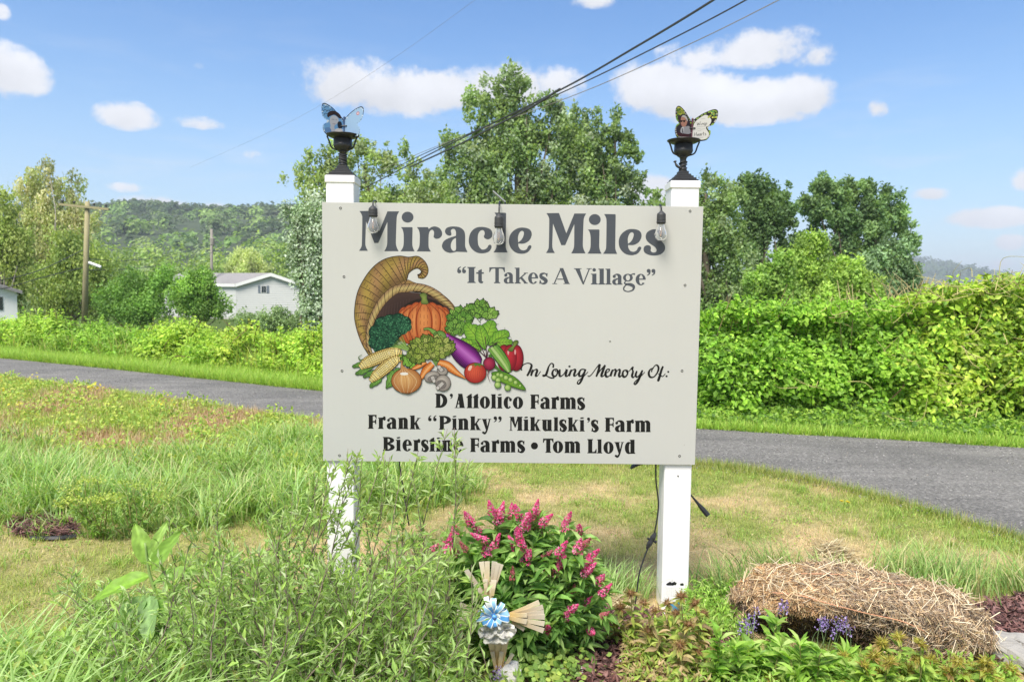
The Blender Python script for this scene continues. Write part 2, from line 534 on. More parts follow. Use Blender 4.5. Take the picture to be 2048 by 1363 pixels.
def groundmat():
    m, t, out = mat('ground_soil')
    a = t.n('ShaderNodeAttribute', attribute_name='tint').outputs['Vector']
    oc = t.n('ShaderNodeTexCoord').outputs['Object']
    f = t.noise(oc, 9.0, 8, .7); f2 = t.noise(oc, 90.0, 4, .7)
    c = t.mix(1.0, a, t.ramp(f, [(.3, (.6, .6, .6)), (.7, (1.3, 1.3, 1.3))]), 'MULTIPLY')
    c = t.mix(1.0, c, t.ramp(f2, [(.35, (.6, .6, .6)), (.65, (1.3, 1.25, 1.2))]), 'MULTIPLY')
    b = t.n('ShaderNodeBump', ins={'Strength': .8, 'Distance': .012, 'Height': f2})
    p = t.n('ShaderNodeBsdfPrincipled', ins={'Base Color': c, 'Roughness': .95, 'Specular IOR Level': .15, 'Normal': b.outputs[0]})
    m.node_tree.links.new(p.outputs[0], out.inputs[0]); return m
gm = MB(); gm.add(V, F, gc)
gm.build('ground', groundmat(), smooth=True, kind='structure')

# gravel lane
def roadmat():
    m, t, out = mat('grey_gravel')
    oc = t.n('ShaderNodeTexCoord').outputs['Object']
    big = t.noise(oc, .8, 4, .6)
    streak = t.noise(t.n('ShaderNodeMapping', ins={'Vector': oc, 'Rotation': (0, 0, math.radians(33)), 'Scale': (.35, 3.2, 1)}).outputs[0], 1.6, 5, .6)
    fine = t.noise(oc, 42, 6, .8)
    vor = t.n('ShaderNodeTexVoronoi', ins={'Vector': oc, 'Scale': 70.0})
    g = t.ramp(fine, [(.34, (.070, .070, .069)), (.52, (.15, .149, .147)), (.70, (.30, .296, .29))])
    c = t.mix(1.0, g, t.ramp(big, [(.3, (.8, .8, .8)), (.7, (1.2, 1.19, 1.16))]), 'MULTIPLY')
    c = t.mix(1.0, c, t.ramp(streak, [(.35, (.84, .84, .84)), (.65, (1.14, 1.13, 1.12))]), 'MULTIPLY')
    c = t.mix(t.m('MULTIPLY', t.smooth(vor.outputs['Color'], .84, .95), .6), c, (.38, .37, .36, 1))
    b = t.n('ShaderNodeBump', ins={'Strength': .9, 'Distance': .008, 'Height': fine})
    p = t.n('ShaderNodeBsdfPrincipled', ins={'Base Color': c, 'Roughness': .9, 'Specular IOR Level': .25, 'Normal': b.outputs[0]})
    m.node_tree.links.new(p.outputs[0], out.inputs[0]); return m
xs = np.concatenate([np.linspace(-160, -14, 40), np.linspace(-13.8, 6, 500), np.linspace(6.1, 14, 40)])
rows = []
for k in range(9):
    t_ = k / 8
    jn = (vnoise(xs, xs * 0, .22, 3) - .5) * .10 + (vnoise(xs, xs * 0, .9, 8) - .5) * .14
    jf = (vnoise(xs, xs * 0, .25, 13) - .5) * .10 + (vnoise(xs, xs * 0, 1.1, 18) - .5) * .14
    y_ = (yn(xs) + jn) * (1 - t_) + (yf(xs) + jf) * t_
    rows.append(np.stack([xs, y_, hgt(xs, y_) + .008 + .03 * math.sin(PI * t_) + (vnoise(xs, y_, .5, 4) - .5) * .012 * math.sin(PI * t_)], -1))
V = np.concatenate(rows); n_ = len(xs)
i0 = (np.arange(8)[:, None] * n_ + np.arange(n_ - 1)[None]).ravel()
F = np.stack([i0, i0 + 1, i0 + n_ + 1, i0 + n_], -1)
MB().add(V, F).build('gravel_lane', roadmat(), smooth=True, kind='structure')

# loose stones on and beside the lane
ICO_V = unit(np.array([(-1, 1.618, 0), (1, 1.618, 0), (-1, -1.618, 0), (1, -1.618, 0), (0, -1, 1.618), (0, 1, 1.618), (0, -1, -1.618), (0, 1, -1.618), (1.618, 0, -1), (1.618, 0, 1), (-1.618, 0, -1), (-1.618, 0, 1)], float))
ICO_F = [(0, 11, 5), (0, 5, 1), (0, 1, 7), (0, 7, 10), (0, 10, 11), (1, 5, 9), (5, 11, 4), (11, 10, 2), (10, 7, 6), (7, 1, 8), (3, 9, 4), (3, 4, 2), (3, 2, 6), (3, 6, 8), (3, 8, 9), (4, 9, 5), (2, 4, 11), (6, 2, 10), (8, 6, 7), (9, 8, 1)]
n_ = 6000
x = np.where(rng.random(n_) < .6, rng.uniform(1.2, 6, n_), rng.uniform(-9, -1, n_))
u = rng.beta(.22, .30, n_) + rng.normal(size=n_) * .03
y = yn(x) - .05 + (yf(x) - yn(x) + .1) * u
OCT_V = np.array([(1, 0, 0), (-1, 0, 0), (0, 1, 0), (0, -1, 0), (0, 0, 1), (0, 0, -1)], float)
OCT_F = [(0, 2, 4), (2, 1, 4), (1, 3, 4), (3, 0, 4), (2, 0, 5), (1, 2, 5), (3, 1, 5), (0, 3, 5)]
sb = MB()
R = frames(rand_unit(n_), rand_unit(n_))
sz = rng.uniform(.003, .008, n_)[:, None] * rng.uniform(.7, 1.3, (n_, 3))
scatter(sb, OCT_V, OCT_F, np.stack([x, y, hgt(x, y) + .008 + .03 * np.sin(PI * np.clip(u, 0, 1)) + .003], -1), R, sz,
        palette(n_, [(.15, .15, .15), (.22, .215, .21), (.36, .35, .34), (.27, .25, .22)], [3, 4, 1.6, .5]))
sb.build('gravel', tintmat('gravel_stone', .9, .2), kind='stuff')

# ================================================================== GRASS
def density(x, y, keep):
    return rng.random(len(x)) < keep
GREEN_ = [(.20, .31, .055), (.27, .37, .07), (.15, .26, .05), (.32, .40, .09)]
STRAW = [(.66, .53, .33), (.58, .45, .27), (.74, .62, .40), (.52, .39, .24)]
g = MB()
# mown dry lawn
n_ = 245000
y = 2.3 + 5.4 * rng.random(n_) ** 1.15
x = rng.uniform(-3.4, 4.6, n_)
ok = (y < yn(x) + .02) & (np.abs(x) < .78 * y + .4)
x, y = x[ok], y[ok]
dr = dryness(x, y)
isdry = rng.random(len(x)) < dr * .86 + .12
col = np.where(isdry[:, None], palette(len(x), STRAW), palette(len(x), [(.33, .42, .09), (.41, .48, .12), (.27, .38, .08), (.50, .50, .17)]))
L = np.where(isdry, rng.uniform(.018, .04, len(x)), rng.uniform(.022, .055, len(x)))
edge = sstep(.5, .0, yn(x) - y)
L = L * (1 + 1.3 * edge * rng.random(len(x)))
blades(g, np.stack([x, y, hgt(x, y) - .003], -1), L, rng.uniform(.0025, .0055, len(x)), rng.uniform(0, 2 * PI, len(x)), rng.uniform(.2, 1.3, len(x)), col, segs=1)
# scattered greener tussocks in the lawn
nt = 420
tx = rng.uniform(-3, 4.2, nt); ty = rng.uniform(3, 7.4, nt)
ok = (ty < yn(tx) - .05) & (dryness(tx, ty) < .5); tx, ty = tx[ok], ty[ok]
k = 34
x = np.repeat(tx, k) + rng.normal(size=len(tx) * k) * .035; y = np.repeat(ty, k) + rng.normal(size=len(tx) * k) * .035
blades(g, np.stack([x, y, hgt(x, y)], -1), rng.uniform(.03, .085, len(x)), rng.uniform(.003, .006, len(x)), rng.uniform(0, 2 * PI, len(x)), rng.uniform(.3, 1.1, len(x)), palette(len(x), [(.29, .44, .10), (.38, .50, .12), (.24, .38, .09)]), segs=2)
n_ = 15000
cx_ = rng.uniform(-3.4, 4.2, 700); cy_ = rng.uniform(2.6, 7.6, 700); i = rng.integers(0, 700, n_); x = cx_[i] + rng.normal(size=n_) * .05; y = cy_[i] + rng.normal(size=n_) * .05
ok = y < yn(x); x, y = x[ok], y[ok]; n_ = len(x)
scatter(g, *LEAF2, np.stack([x, y, hgt(x, y) + rng.uniform(.004, .03, n_)], -1), frames(rand_unit(n_), np.array([0, -.2, 1.]) + .5 * rand_unit(n_)), np.stack([rng.uniform(.008, .014, n_), rng.uniform(.01, .022, n_), rng.uniform(.01, .02, n_)], -1), palette(n_, [(.27, .42, .09), (.34, .48, .12), (.22, .36, .08), (.45, .40, .20)], [3, 3, 2, .6]))
g.build('lawn_grass', M_GRASS, kind='stuff')

# longer fringe along both edges of the lane and the verges beyond it
g = MB()
n_ = 60000
x = rng.uniform(-14, 6, n_); e = rng.exponential(.10, n_)
y = yn(x) - e + .06
ok = x > -1.9; w1 = np.where(ok, 1.0, .8)
blades(g, np.stack([x, y, hgt(x, y)], -1), rng.uniform(.03, .11, n_) * w1 * (1 - .5 * (e > .25)), rng.uniform(.004, .008, n_), rng.uniform(0, 2 * PI, n_), rng.uniform(.2, 1.0, n_), palette(n_, [(.27, .36, .08), (.36, .42, .11), (.20, .31, .07), (.45, .40, .18)]), segs=1)
n_ = 110000
x = rng.uniform(-15, 8.5, n_)
e = np.where(rng.random(n_) < .25, rng.exponential(.12, n_), rng.uniform(0, 1.9, n_)); y = yf(x) - .05 + e
L = rng.uniform(.05, .15, n_) * (1 + .5 * (x < -1))
blades(g, np.stack([x, y, hgt(x, y)], -1), L, rng.uniform(.009, .019, n_), rng.uniform(0, 2 * PI, n_), rng.uniform(.2, 1.0, n_),
       palette(n_, [(.31, .52, .08), (.40, .58, .11), (.25, .44, .07), (.46, .58, .14)]), segs=1)
g.build('verge_grass', M_GRASS, kind='stuff')

# weedy brown slope on the left
g = MB()
n_ = 120000
x = rng.uniform(-12, -1.0, n_); y = yn(x) - rng.uniform(0.02, 3.2, n_)
ok = (rng.random(n_) < slope_mask(x, y)) & (y > .8 * np.abs(x)); x, y = x[ok], y[ok]; n_ = len(x)
nb = fnoise(x, y, .8, 41)
typ = nb + rng.normal(size=n_) * .09
col = np.where((typ > .50)[:, None], palette(n_, [(.46, .32, .22), (.60, .46, .30), (.38, .23, .17), (.52, .35, .25), (.66, .54, .36)]),
               palette(n_, [(.40, .50, .12), (.32, .45, .09), (.50, .55, .15), (.26, .40, .09)]))
L = rng.uniform(.04, .17, n_)
blades(g, np.stack([x, y, hgt(x, y)], -1), L, rng.uniform(.008, .018, n_), rng.uniform(0, 2 * PI, n_), rng.uniform(.2, 1.2, n_), col, segs=1)
# small broad weeds and yellow flowers among it
n_ = 16000
cx_ = rng.uniform(-9, -1.3, 260); cy_ = yn(cx_) - rng.uniform(.1, 2.8, 260)
i = rng.integers(0, 260, n_)
x = cx_[i] + rng.normal(size=n_) * .13; y = cy_[i] + rng.normal(size=n_) * .13; z = hgt(x, y) + rng.uniform(.02, .22, n_) * np.exp(-((x - cx_[i]) ** 2 + (y - cy_[i]) ** 2) / .03)
yel = (rng.random(260) < .05)[i] & (z > .09)
col = np.where(yel[:, None], palette(n_, [(.70, .58, .06), (.62, .55, .10)]), palette(n_, [(.36, .50, .10), (.48, .55, .12), (.26, .42, .08)]))
scatter(g, *LEAF2, np.stack([x, y, z], -1), frames(rand_unit(n_) + [0, 0, .2], np.array([0, -.3, 1.]) + .5 * rand_unit(n_)), np.stack([rng.uniform(.02, .04, n_)] + [rng.uniform(.03, .06, n_)] * 2, -1), col)
g.build('slope_weeds', M_GRASS, kind='stuff')

# tall green grass in the middle distance on the left, and behind the posts
g = MB()
def tussocks(g, cx, cy, k, L0, L1, W, spread, pal, lean=(.25, .95), segs=3, az0=None):
    n_ = len(cx) * k
    x = np.repeat(cx, k) + rng.normal(size=n_) * spread; y = np.repeat(cy, k) + rng.normal(size=n_) * spread
    az = np.arctan2(y - np.repeat(cy, k), x - np.repeat(cx, k)) + rng.normal(size=n_) * .7
    if az0 is not None: az = np.where(rng.random(n_) < .55, az0 + rng.normal(size=n_) * .5, az)
    L = rng.uniform(L0, L1, n_) * np.repeat(rng.uniform(.45, 1.25, len(cx)), k)
    c = palette(n_, pal) * np.repeat(rng.uniform(.85, 1.15, len(cx)), k)[:, None]
    blades(g, np.stack([x, y, hgt(x, y)], -1), L, W * rng.uniform(.6, 1.3, n_), az, rng.uniform(*lean, n_), c * .9, c * 1.1, segs, droop=.15)
TALL = [(.24, .42, .09), (.32, .50, .12), (.19, .35, .08), (.42, .56, .19), (.32, .48, .20), (.50, .52, .26)]
def inpoly(px, py, poly):
    poly = np.asarray(poly, float); c = np.zeros(len(px), bool); j = len(poly) - 1
    for i in range(len(poly)):
        xi, yi = poly[i]; xj, yj = poly[j]
        m_ = ((yi > py) != (yj > py)) & (px < (xj - xi) * (py - yi) / (yj - yi + 1e-12) + xi)
        c ^= m_; j = i
    return c
def area_pts(poly_px, n_):
    P = np.array([gnd(a, b)[:2] for a, b in poly_px]); lo, hi = P.min(0), P.max(0)
    q = rng.uniform(lo, hi, (n_, 2)); return q[inpoly(q[:, 0], q[:, 1], P)]
q = area_pts([(-150, 905), (120, 940), (300, 915), (480, 900), (640, 875), (900, 940), (960, 985), (700, 1035), (430, 1055), (200, 1035), (0, 1030), (-150, 1045)], 760)
tussocks(g, q[:, 0], q[:, 1], 46, .14, .40, .0105, .075, TALL, lean=(.3, 1.15))
q = area_pts([(-150, 1030), (150, 1030), (420, 1045), (640, 1010), (900, 970), (980, 985), (760, 1050), (480, 1085), (200, 1075), (-150, 1075)], 240)
tussocks(g, q[:, 0], q[:, 1], 34, .05, .20, .008, .05, TALL, lean=(.4, 1.2))
q = area_pts([(-150, 850), (60, 865), (230, 905), (120, 950), (-150, 915)], 240)
tussocks(g, q[:, 0], q[:, 1], 36, .10, .25, .011, .07, TALL)
g.build('tall_grass', M_GRASS, kind='stuff')

# ================================================================== BACKGROUND
def foliage_blob(mb, centres, radii, n_, size, pal, w_=None, up=.55, flat=1.0, tmpl=LEAF2, clump_var=.16, droop=0.0, toward=.0, rise=0.0):
    """n_ leaves spread over many small clumps (centres (m,3), radii (m,)) """
    centres = np.asarray(centres, float); radii = np.asarray(radii, float)
    p = radii ** 2; p = p / p.sum()
    i = rng.choice(len(centres), size=n_, p=p)
    d = rand_unit(n_)
    r = radii[i] * (rng.random(n_) ** .5) * np.where(rng.random(n_) < .10, 1.35, 1.0)
    pos = centres[i] + d * r[:, None] * np.array([1, 1, flat])
    if droop: pos[:, 2] -= rng.exponential(droop, n_)
    nrm = unit(d * .8 + np.array([0, -toward, up]) + .75 * rand_unit(n_))
    ax = unit(np.cross(nrm, rand_unit(n_)) + (np.array([0, 0, -droop * 2.5]) if droop else np.array([0, 0, rise])))
    cf = rng.normal(size=len(centres)) * clump_var
    ci = rng.choice(len(pal), size=len(centres), p=None if w_ is None else np.asarray(w_) / np.sum(w_))
    own = palette(n_, pal, w_, .14); cl = np.asarray(pal)[ci[i]]
    col = np.clip((own * .45 + cl * .55) * (1 + cf[i])[:, None], .004, .9)
    ln = size * rng.uniform(.45, 1.5, n_)
    scatter(mb, *tmpl, pos, frames(ax, nrm), np.stack([ln * .62, ln, ln], -1), col)

def crown_points(clumps, depth, sub, thick=.8, seed_shell=.5):
    """clumps: photo ellipses (px, py, rx, ry); gives sub-clump centres in the world"""
    C, A = [], []
    areas = np.array([c[2] * c[3] for c in clumps], float); cnt = np.maximum(2, (areas / areas.sum() * sub).astype(int))
    mpp = depth / FPX
    for (px, py, rx, ry), k in zip(clumps, cnt):
        c0 = at(px, py, depth)
        d = rand_unit(k) * (rng.random(k) ** seed_shell)[:, None]
        P = c0 + d * np.array([rx * mpp, max(rx, ry) * mpp * thick, ry * mpp])
        C.append(P); A += [math.sqrt(rx * ry) * mpp] * k
    return np.concatenate(C), np.array(A)

def limbs(mb, base, centres, r0, col, n_limbs=16, fork=.35, sides=7, wob=.06):
    """trunk from the base up through the crown and limbs out to the clumps"""
    centres = np.asarray(centres)
    top = centres[np.argmax(centres[:, 2])]; mid = centres.mean(0)
    H = top[2] - base[2]
    P = [base, base * .85 + mid * .15 + [0, 0, 0], base * .5 + np.array([mid[0], mid[1], base[2] + H * .5]) * .5, np.array([mid[0] * .6 + top[0] * .4, mid[1], base[2] + H * .66]), top - [0, 0, .1 * H]]
    P[1] = base + (P[2] - base) * .4
    P = spline(P, 5); P += rng.normal(size=P.shape) * r0 * .25
    t = np.linspace(0, 1, len(P))
    tube(mb, P, r0 * (1.15 - t) ** .9 * (1 + .6 * np.exp(-t * 22)), sides, col)
    idx = rng.choice(len(centres), size=min(n_limbs, len(centres)), replace=False)
    for i in idx:
        c = centres[i]
        tt = np.clip((c[2] - base[2]) / H * rng.uniform(.45, .75), fork * .5, .9)
        k = int(tt * (len(P) - 1)); s_ = P[k]
        m_ = (s_ + c) / 2 + np.array([0, 0, -.04 * H]) + rng.normal(size=3) * wob * H * .4
        Q = spline([s_, m_, c], 4)
        r_ = r0 * (1.15 - tt) ** .9 * .5
        tube(mb, Q, np.linspace(r_, r_ * .15, len(Q)), 5, col)

def tree(label, depth, base_px, clumps, n_, size, pal, w_=None, sub=70, r0=.22, bark=(.16, .13, .10), group=None, crad=.42, name='tree', cat='tree', silver=False, thick=.5, base_z=None, droop=0.0, up=.55, nl=16, shell=.5, cv=.16):
    bx, _ = base_px
    gz = base_z if base_z is not None else float(hgt(0, depth))
    b = at(bx, 600, depth); b[2] = gz - .1
    root = empty(name, tuple(b), label, cat, group)
    C, A = crown_points(clumps, depth, int(sub * 1.5), thick, shell)
    fm = MB(); foliage_blob(fm, C, A * crad * (1.0 if not droop else 1.2) * rng.uniform(.5, 1.25, len(C)), int(n_ * 1.05), size * .94, np.array(pal) * np.array([1.9, 1.8, 2.0]), w_, droop=droop, up=up, flat=1.35 if not droop else .9, clump_var=cv, rise=.7 if not droop else 0)
    fm.build('crown', M_SILVER if silver else M_LEAF, root)
    tm = MB(); limbs(tm, b, C, r0, bark, nl)
    tm.build('trunk', M_BARK, root, smooth=True)
    return root

# ---- wooded hills
def hillmat():
    return simple('forest_floor', (.035, .055, .02), .95, nz=(.02, .3))
def ridge(name, Y, half, prof, y0, z0, jag=2.0):
    """hillside rising from y0 (height z0) to a skyline seen at the photo points prof, then falling away"""
    pw = np.array([at(a, b, Y) for a, b in prof])
    X = np.linspace(pw[0, 0], pw[-1, 0], 90); Z = np.interp(X, pw[:, 0], pw[:, 2])
    rows = []
    for t in np.linspace(0, 1.5, 26):
        if t <= 1: y = y0 + (Y - y0) * t; z = z0 + (Z - z0) * (t * t * (3 - 2 * t) * .8 + t * .2)
        else: y = Y + (Y - y0) * (t - 1); z = Z + (z0 - Z) * sstep(0, .5, t - 1)
        rows.append(np.stack([X * (y / Y) ** .6, np.full_like(X, y), z - 1.5], -1))
    V = np.concatenate(rows); n_ = len(X); i0 = (np.arange(len(rows) - 1)[:, None] * n_ + np.arange(n_ - 1)[None]).ravel()
    MB().add(V, np.stack([i0, i0 + 1, i0 + n_ + 1, i0 + n_], -1)).build(name, hillmat(), smooth=True, kind='structure')
    def zz(x, t):
        y = y0 + (Y - y0) * t
        xr = x / (y / Y) ** .6
        Zt = np.interp(xr, X, Z)
        return y, z0 + (Zt - z0) * (t * t * (3 - 2 * t) * .8 + t * .2)
    return zz, X
def forest(mb, zz, X, n_trees, t0, t1, rad, leaf, pal, k=46, w_=None, tpow=1.0):
    t = t0 + (t1 - t0) * rng.random(n_trees) ** tpow
    x = rng.uniform(X[0], X[-1], n_trees)
    y, z = zz(x, t)
    C = np.stack([x, y, z + rad * .2], -1)
    rr = rad * rng.uniform(.6, 1.25, n_trees)
    cl = palette(n_trees, pal, w_, .12)
    i = np.repeat(np.arange(n_trees), k); m_ = len(i)
    d = rand_unit(m_); d[:, 2] = np.abs(d[:, 2]) * 1.1 - .25; d[:, 1] = -np.abs(d[:, 1])
    pos = C[i] + d * (rr[i] * rng.uniform(.75, 1.08, m_))[:, None] * np.array([1, 1, 1.15])
    nrm = unit(d + .5 * rand_unit(m_) + [0, 0, .35])
    ln = leaf * rr[i] * rng.uniform(.6, 1.4, m_)
    scatter(mb, *LEAF2, pos, frames(unit(np.cross(nrm, rand_unit(m_))), nrm), np.stack([ln * .8, ln, ln], -1), cl[i] * (1 + rng.normal(size=(m_, 1)) * .13))
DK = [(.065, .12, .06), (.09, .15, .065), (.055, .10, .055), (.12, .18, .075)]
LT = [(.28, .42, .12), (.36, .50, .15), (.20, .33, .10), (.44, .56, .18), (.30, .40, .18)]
zz, X = ridge('wooded_hill', 640, 0, [(-700, 416), (-200, 420), (60, 428), (150, 433), (215, 434), (260, 432), (330, 424), (380, 430), (470, 436), (560, 432), (640, 436), (760, 440), (900, 470), (1100, 510), (1300, 545), (1500, 590)], 110, -1.5)
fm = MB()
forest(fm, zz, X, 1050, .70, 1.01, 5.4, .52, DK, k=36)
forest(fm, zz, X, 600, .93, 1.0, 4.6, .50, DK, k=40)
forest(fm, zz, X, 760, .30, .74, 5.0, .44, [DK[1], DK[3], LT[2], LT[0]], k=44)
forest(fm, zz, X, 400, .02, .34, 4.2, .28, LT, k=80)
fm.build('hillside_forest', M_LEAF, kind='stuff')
zz, X = ridge('distant_hill', 2300, 0, [(1500, 560), (1640, 530), (1760, 515), (1830, 528), (1880, 540), (1940, 560), (2000, 577), (2100, 590), (2300, 596), (2700, 600)], 900, -1.5)
fm = MB(); forest(fm, zz, X, 1000, .35, 1.0, 13, .48, DK, k=24)
fm.build('distant_forest', M_LEAF, kind='stuff')
# flat wooded belt behind the field so that the horizon is closed
def belt(mb, y, px0, px1, top, n_, size, pal, rad):
    px = rng.uniform(px0, px1, n_); tp = np.interp(px, [a for a, b in top], [b for a, b in top])
    P = np.array([at(a, b, y) for a, b in zip(px, tp)])
    z0 = float(hgt(0, y)); u = rng.random(n_) ** .6
    P[:, 2] = z0 + (P[:, 2] - z0) * u; P[:, 1] += rng.uniform(-4, 4, n_)
    foliage_blob(mb, P, rad * rng.uniform(.6, 1.2, n_), n_ * 45, size * 1.12, pal, clump_var=.12)
fm = MB()
belt(fm, 95, 180, 700, [(180, 520), (330, 500), (420, 520), (520, 500), (640, 480)], 190, .42, LT, 2.0)
belt(fm, 120, 1380, 2400, [(1380, 560), (1800, 575), (1900, 590), (2400, 592)], 150, .55, [DK[3], LT[2], LT[0]], 2.2)
belt(fm, 90, -900, 200, [(-900, 520), (0, 505), (200, 520)], 190, .45, LT, 2.2)
fm.build('distant_wood', M_LEAF, kind='stuff')

GR = [(.10, .17, .05), (.14, .22, .06), (.075, .13, .042), (.17, .25, .08)]
SV = [(.26, .32, .24), (.34, .39, .32), (.19, .26, .15), (.14, .22, .10), (.11, .18, .07)]
# ---- large trees behind the board
tree('tallest silver-leaved tree rising behind the middle of the board', 38, (1035, 0),
     [(1012, 178, 48, 45), (965, 232, 52, 45), (1055, 235, 62, 48), (1120, 225, 42, 40), (920, 300, 45, 45), (985, 305, 70, 60), (1070, 310, 75, 65), (1140, 290, 48, 60),
      (930, 372, 55, 48), (1020, 385, 80, 50), (1110, 380, 60, 48), (1000, 450, 110, 60), (1100, 450, 60, 60), (1150, 245, 48, 45), (1165, 320, 50, 60), (900, 345, 42, 45), (1010, 240, 60, 50)], 56000, .19, GR + [SV[2], SV[0]], [3, 3, 3, 2, 2, 1.6], sub=230, r0=.34, crad=.30, nl=34, shell=.42)
tree('round-topped green tree behind the right half of the board, beside the tallest one', 37, (1220, 0),
     [(1222, 262, 38, 36), (1190, 310, 42, 45), (1245, 315, 40, 42), (1210, 370, 55, 45), (1262, 382, 38, 36), (1300, 400, 28, 26), (1180, 430, 60, 40), (1250, 450, 60, 50)], 24000, .19, GR + [SV[2], SV[1]], [3, 3, 3, 2, 1.6, .6], sub=130, r0=.24, crad=.32, nl=22, shell=.42)
tree('bushy green tree behind the left post, its top below the left butterfly', 30, (730, 0),
     [(700, 300, 42, 30), (650, 325, 42, 34), (600, 345, 40, 28), (735, 330, 52, 38), (790, 315, 34, 30), (830, 350, 45, 34), (880, 378, 36, 28), (680, 400, 80, 50), (790, 420, 90, 50), (860, 450, 70, 60), (740, 480, 90, 70)],
     38000, .15, [(.16, .24, .06), (.20, .29, .08), (.11, .18, .055), (.24, .30, .14), (.22, .28, .17)], sub=210, r0=.26, crad=.30, nl=26, shell=.42)
tree('silvery grey-green willow at the left edge of the board', 23, (618, 0),
     [(622, 430, 40, 50), (602, 490, 30, 50), (632, 540, 38, 60), (645, 480, 38, 70), (628, 600, 26, 45), (660, 610, 50, 50), (585, 400, 22, 22)], 30000, .10, SV, [2, 1, 4, 4, 2], sub=150, r0=.16, crad=.34, silver=True, droop=.22, nl=22)
tree('small light green tree half hidden between the board and the two big ones', 34, (840, 0),
     [(850, 395, 50, 40), (900, 430, 50, 50), (800, 460, 60, 60)], 12000, .15, [(.20, .28, .10), (.26, .33, .16), (.14, .22, .07)], sub=60, r0=.15)
# ---- trees on the right
tree('broad grey-green tree just right of the right post', 25, (1440, 0),
     [(1425, 375, 42, 32), (1455, 400, 42, 45), (1400, 430, 50, 60), (1440, 480, 55, 60), (1475, 530, 42, 52), (1410, 560, 50, 50), (1350, 470, 50, 80), (1390, 620, 60, 40), (1440, 590, 60, 50), (1500, 600, 52, 42), (1300, 520, 60, 80)],
     38000, .125, [(.13, .21, .065), (.17, .26, .08), (.10, .16, .06), (.22, .29, .16)], [4, 3, 4, 2], sub=190, r0=.22, crad=.32, nl=24)
tree('green tree between the grey-green one and the wide maple on the right', 36, (1525, 0),
     [(1500, 383, 40, 32), (1548, 385, 34, 30), (1520, 430, 50, 42), (1568, 450, 30, 42), (1510, 500, 46, 46), (1590, 500, 40, 34)], 19000, .17, [(.085, .15, .05), (.11, .19, .06), (.065, .12, .045)], sub=100, r0=.2, crad=.32)
tree('wide dark green maple with an open crown, tallest tree on the right', 40, (1715, 0),
     [(1655, 375, 46, 32), (1625, 410, 36, 32), (1700, 400, 50, 38), (1765, 415, 42, 36), (1650, 440, 44, 30), (1720, 450, 60, 36), (1790, 455, 40, 36), (1815, 500, 28, 34), (1760, 500, 50, 32), (1690, 500, 50, 30)],
     30000, .19, [(.09, .17, .06), (.12, .20, .07), (.07, .13, .05), (.15, .24, .08)], sub=170, r0=.3, crad=.30, nl=34, shell=.42)
tree('blue-green tree at the foot of the wide maple', 27, (1780, 0),
     [(1780, 515, 38, 32), (1740, 545, 42, 34), (1810, 550, 32, 32), (1770, 590, 60, 30)], 16000, .12, [(.12, .20, .09), (.16, .25, .12), (.09, .15, .07)], sub=80, r0=.14)
tree('yellow-green young tree standing highest among the shrubs left of the maple', 21, (1615, 0),
     [(1620, 495, 34, 30), (1605, 540, 38, 36), (1650, 560, 36, 34), (1610, 590, 46, 34)], 16000, .10, [(.17, .28, .05), (.23, .34, .06), (.13, .22, .045)], sub=80, r0=.09)
tree('yellow-green bushy tree left of the young tree, above the thicket', 20, (1545, 0),
     [(1560, 530, 34, 30), (1530, 570, 42, 34), (1575, 600, 40, 30)], 13000, .10, [(.14, .25, .05), (.19, .30, .06), (.11, .20, .045)], sub=70, r0=.08)
tree('lime-green shrubby tree right of the young tree, below the maple', 19, (1700, 0),
     [(1690, 545, 30, 30), (1725, 575, 36, 28), (1680, 595, 40, 28)], 12000, .095, [(.17, .28, .055), (.22, .33, .065), (.13, .22, .045)], sub=70, r0=.08)
# ---- birches on the left
BW = [(.22, .27, .10), (.30, .34, .16), (.17, .24, .07), (.36, .36, .22)]
tree('airy birch with a pale feathery top behind the near utility pole', 40, (90, 0),
     [(75, 335, 28, 32), (55, 370, 34, 30), (100, 385, 30, 36), (140, 370, 26, 34), (160, 415, 32, 32), (60, 430, 44, 34), (120, 450, 50, 40), (185, 430, 22, 30), (95, 500, 60, 46)],
     24000, .15, BW, sub=150, r0=.17, bark=(.42, .38, .33), crad=.30, droop=.5, nl=30, shell=.40, up=.3)
tree('olive-green birch at the left edge of the picture', 33, (10, 0),
     [(15, 400, 34, 30), (-20, 460, 50, 44), (30, 480, 44, 42), (20, 520, 30, 26), (50, 555, 22, 30), (-60, 540, 50, 60)], 17000, .15, [(.18, .25, .06), (.25, .31, .09), (.14, .20, .05)], sub=90, r0=.17, bark=(.4, .36, .31), droop=.4)
tree('dense olive-green birch directly behind the near utility pole', 37, (140, 0),
     [(130, 500, 50, 44), (185, 520, 34, 50), (150, 560, 60, 46), (90, 560, 50, 40), (195, 590, 32, 34)], 18000, .15, [(.17, .25, .06), (.23, .30, .08), (.12, .19, .05)], sub=90, r0=.16, bark=(.4, .36, .31), droop=.4)
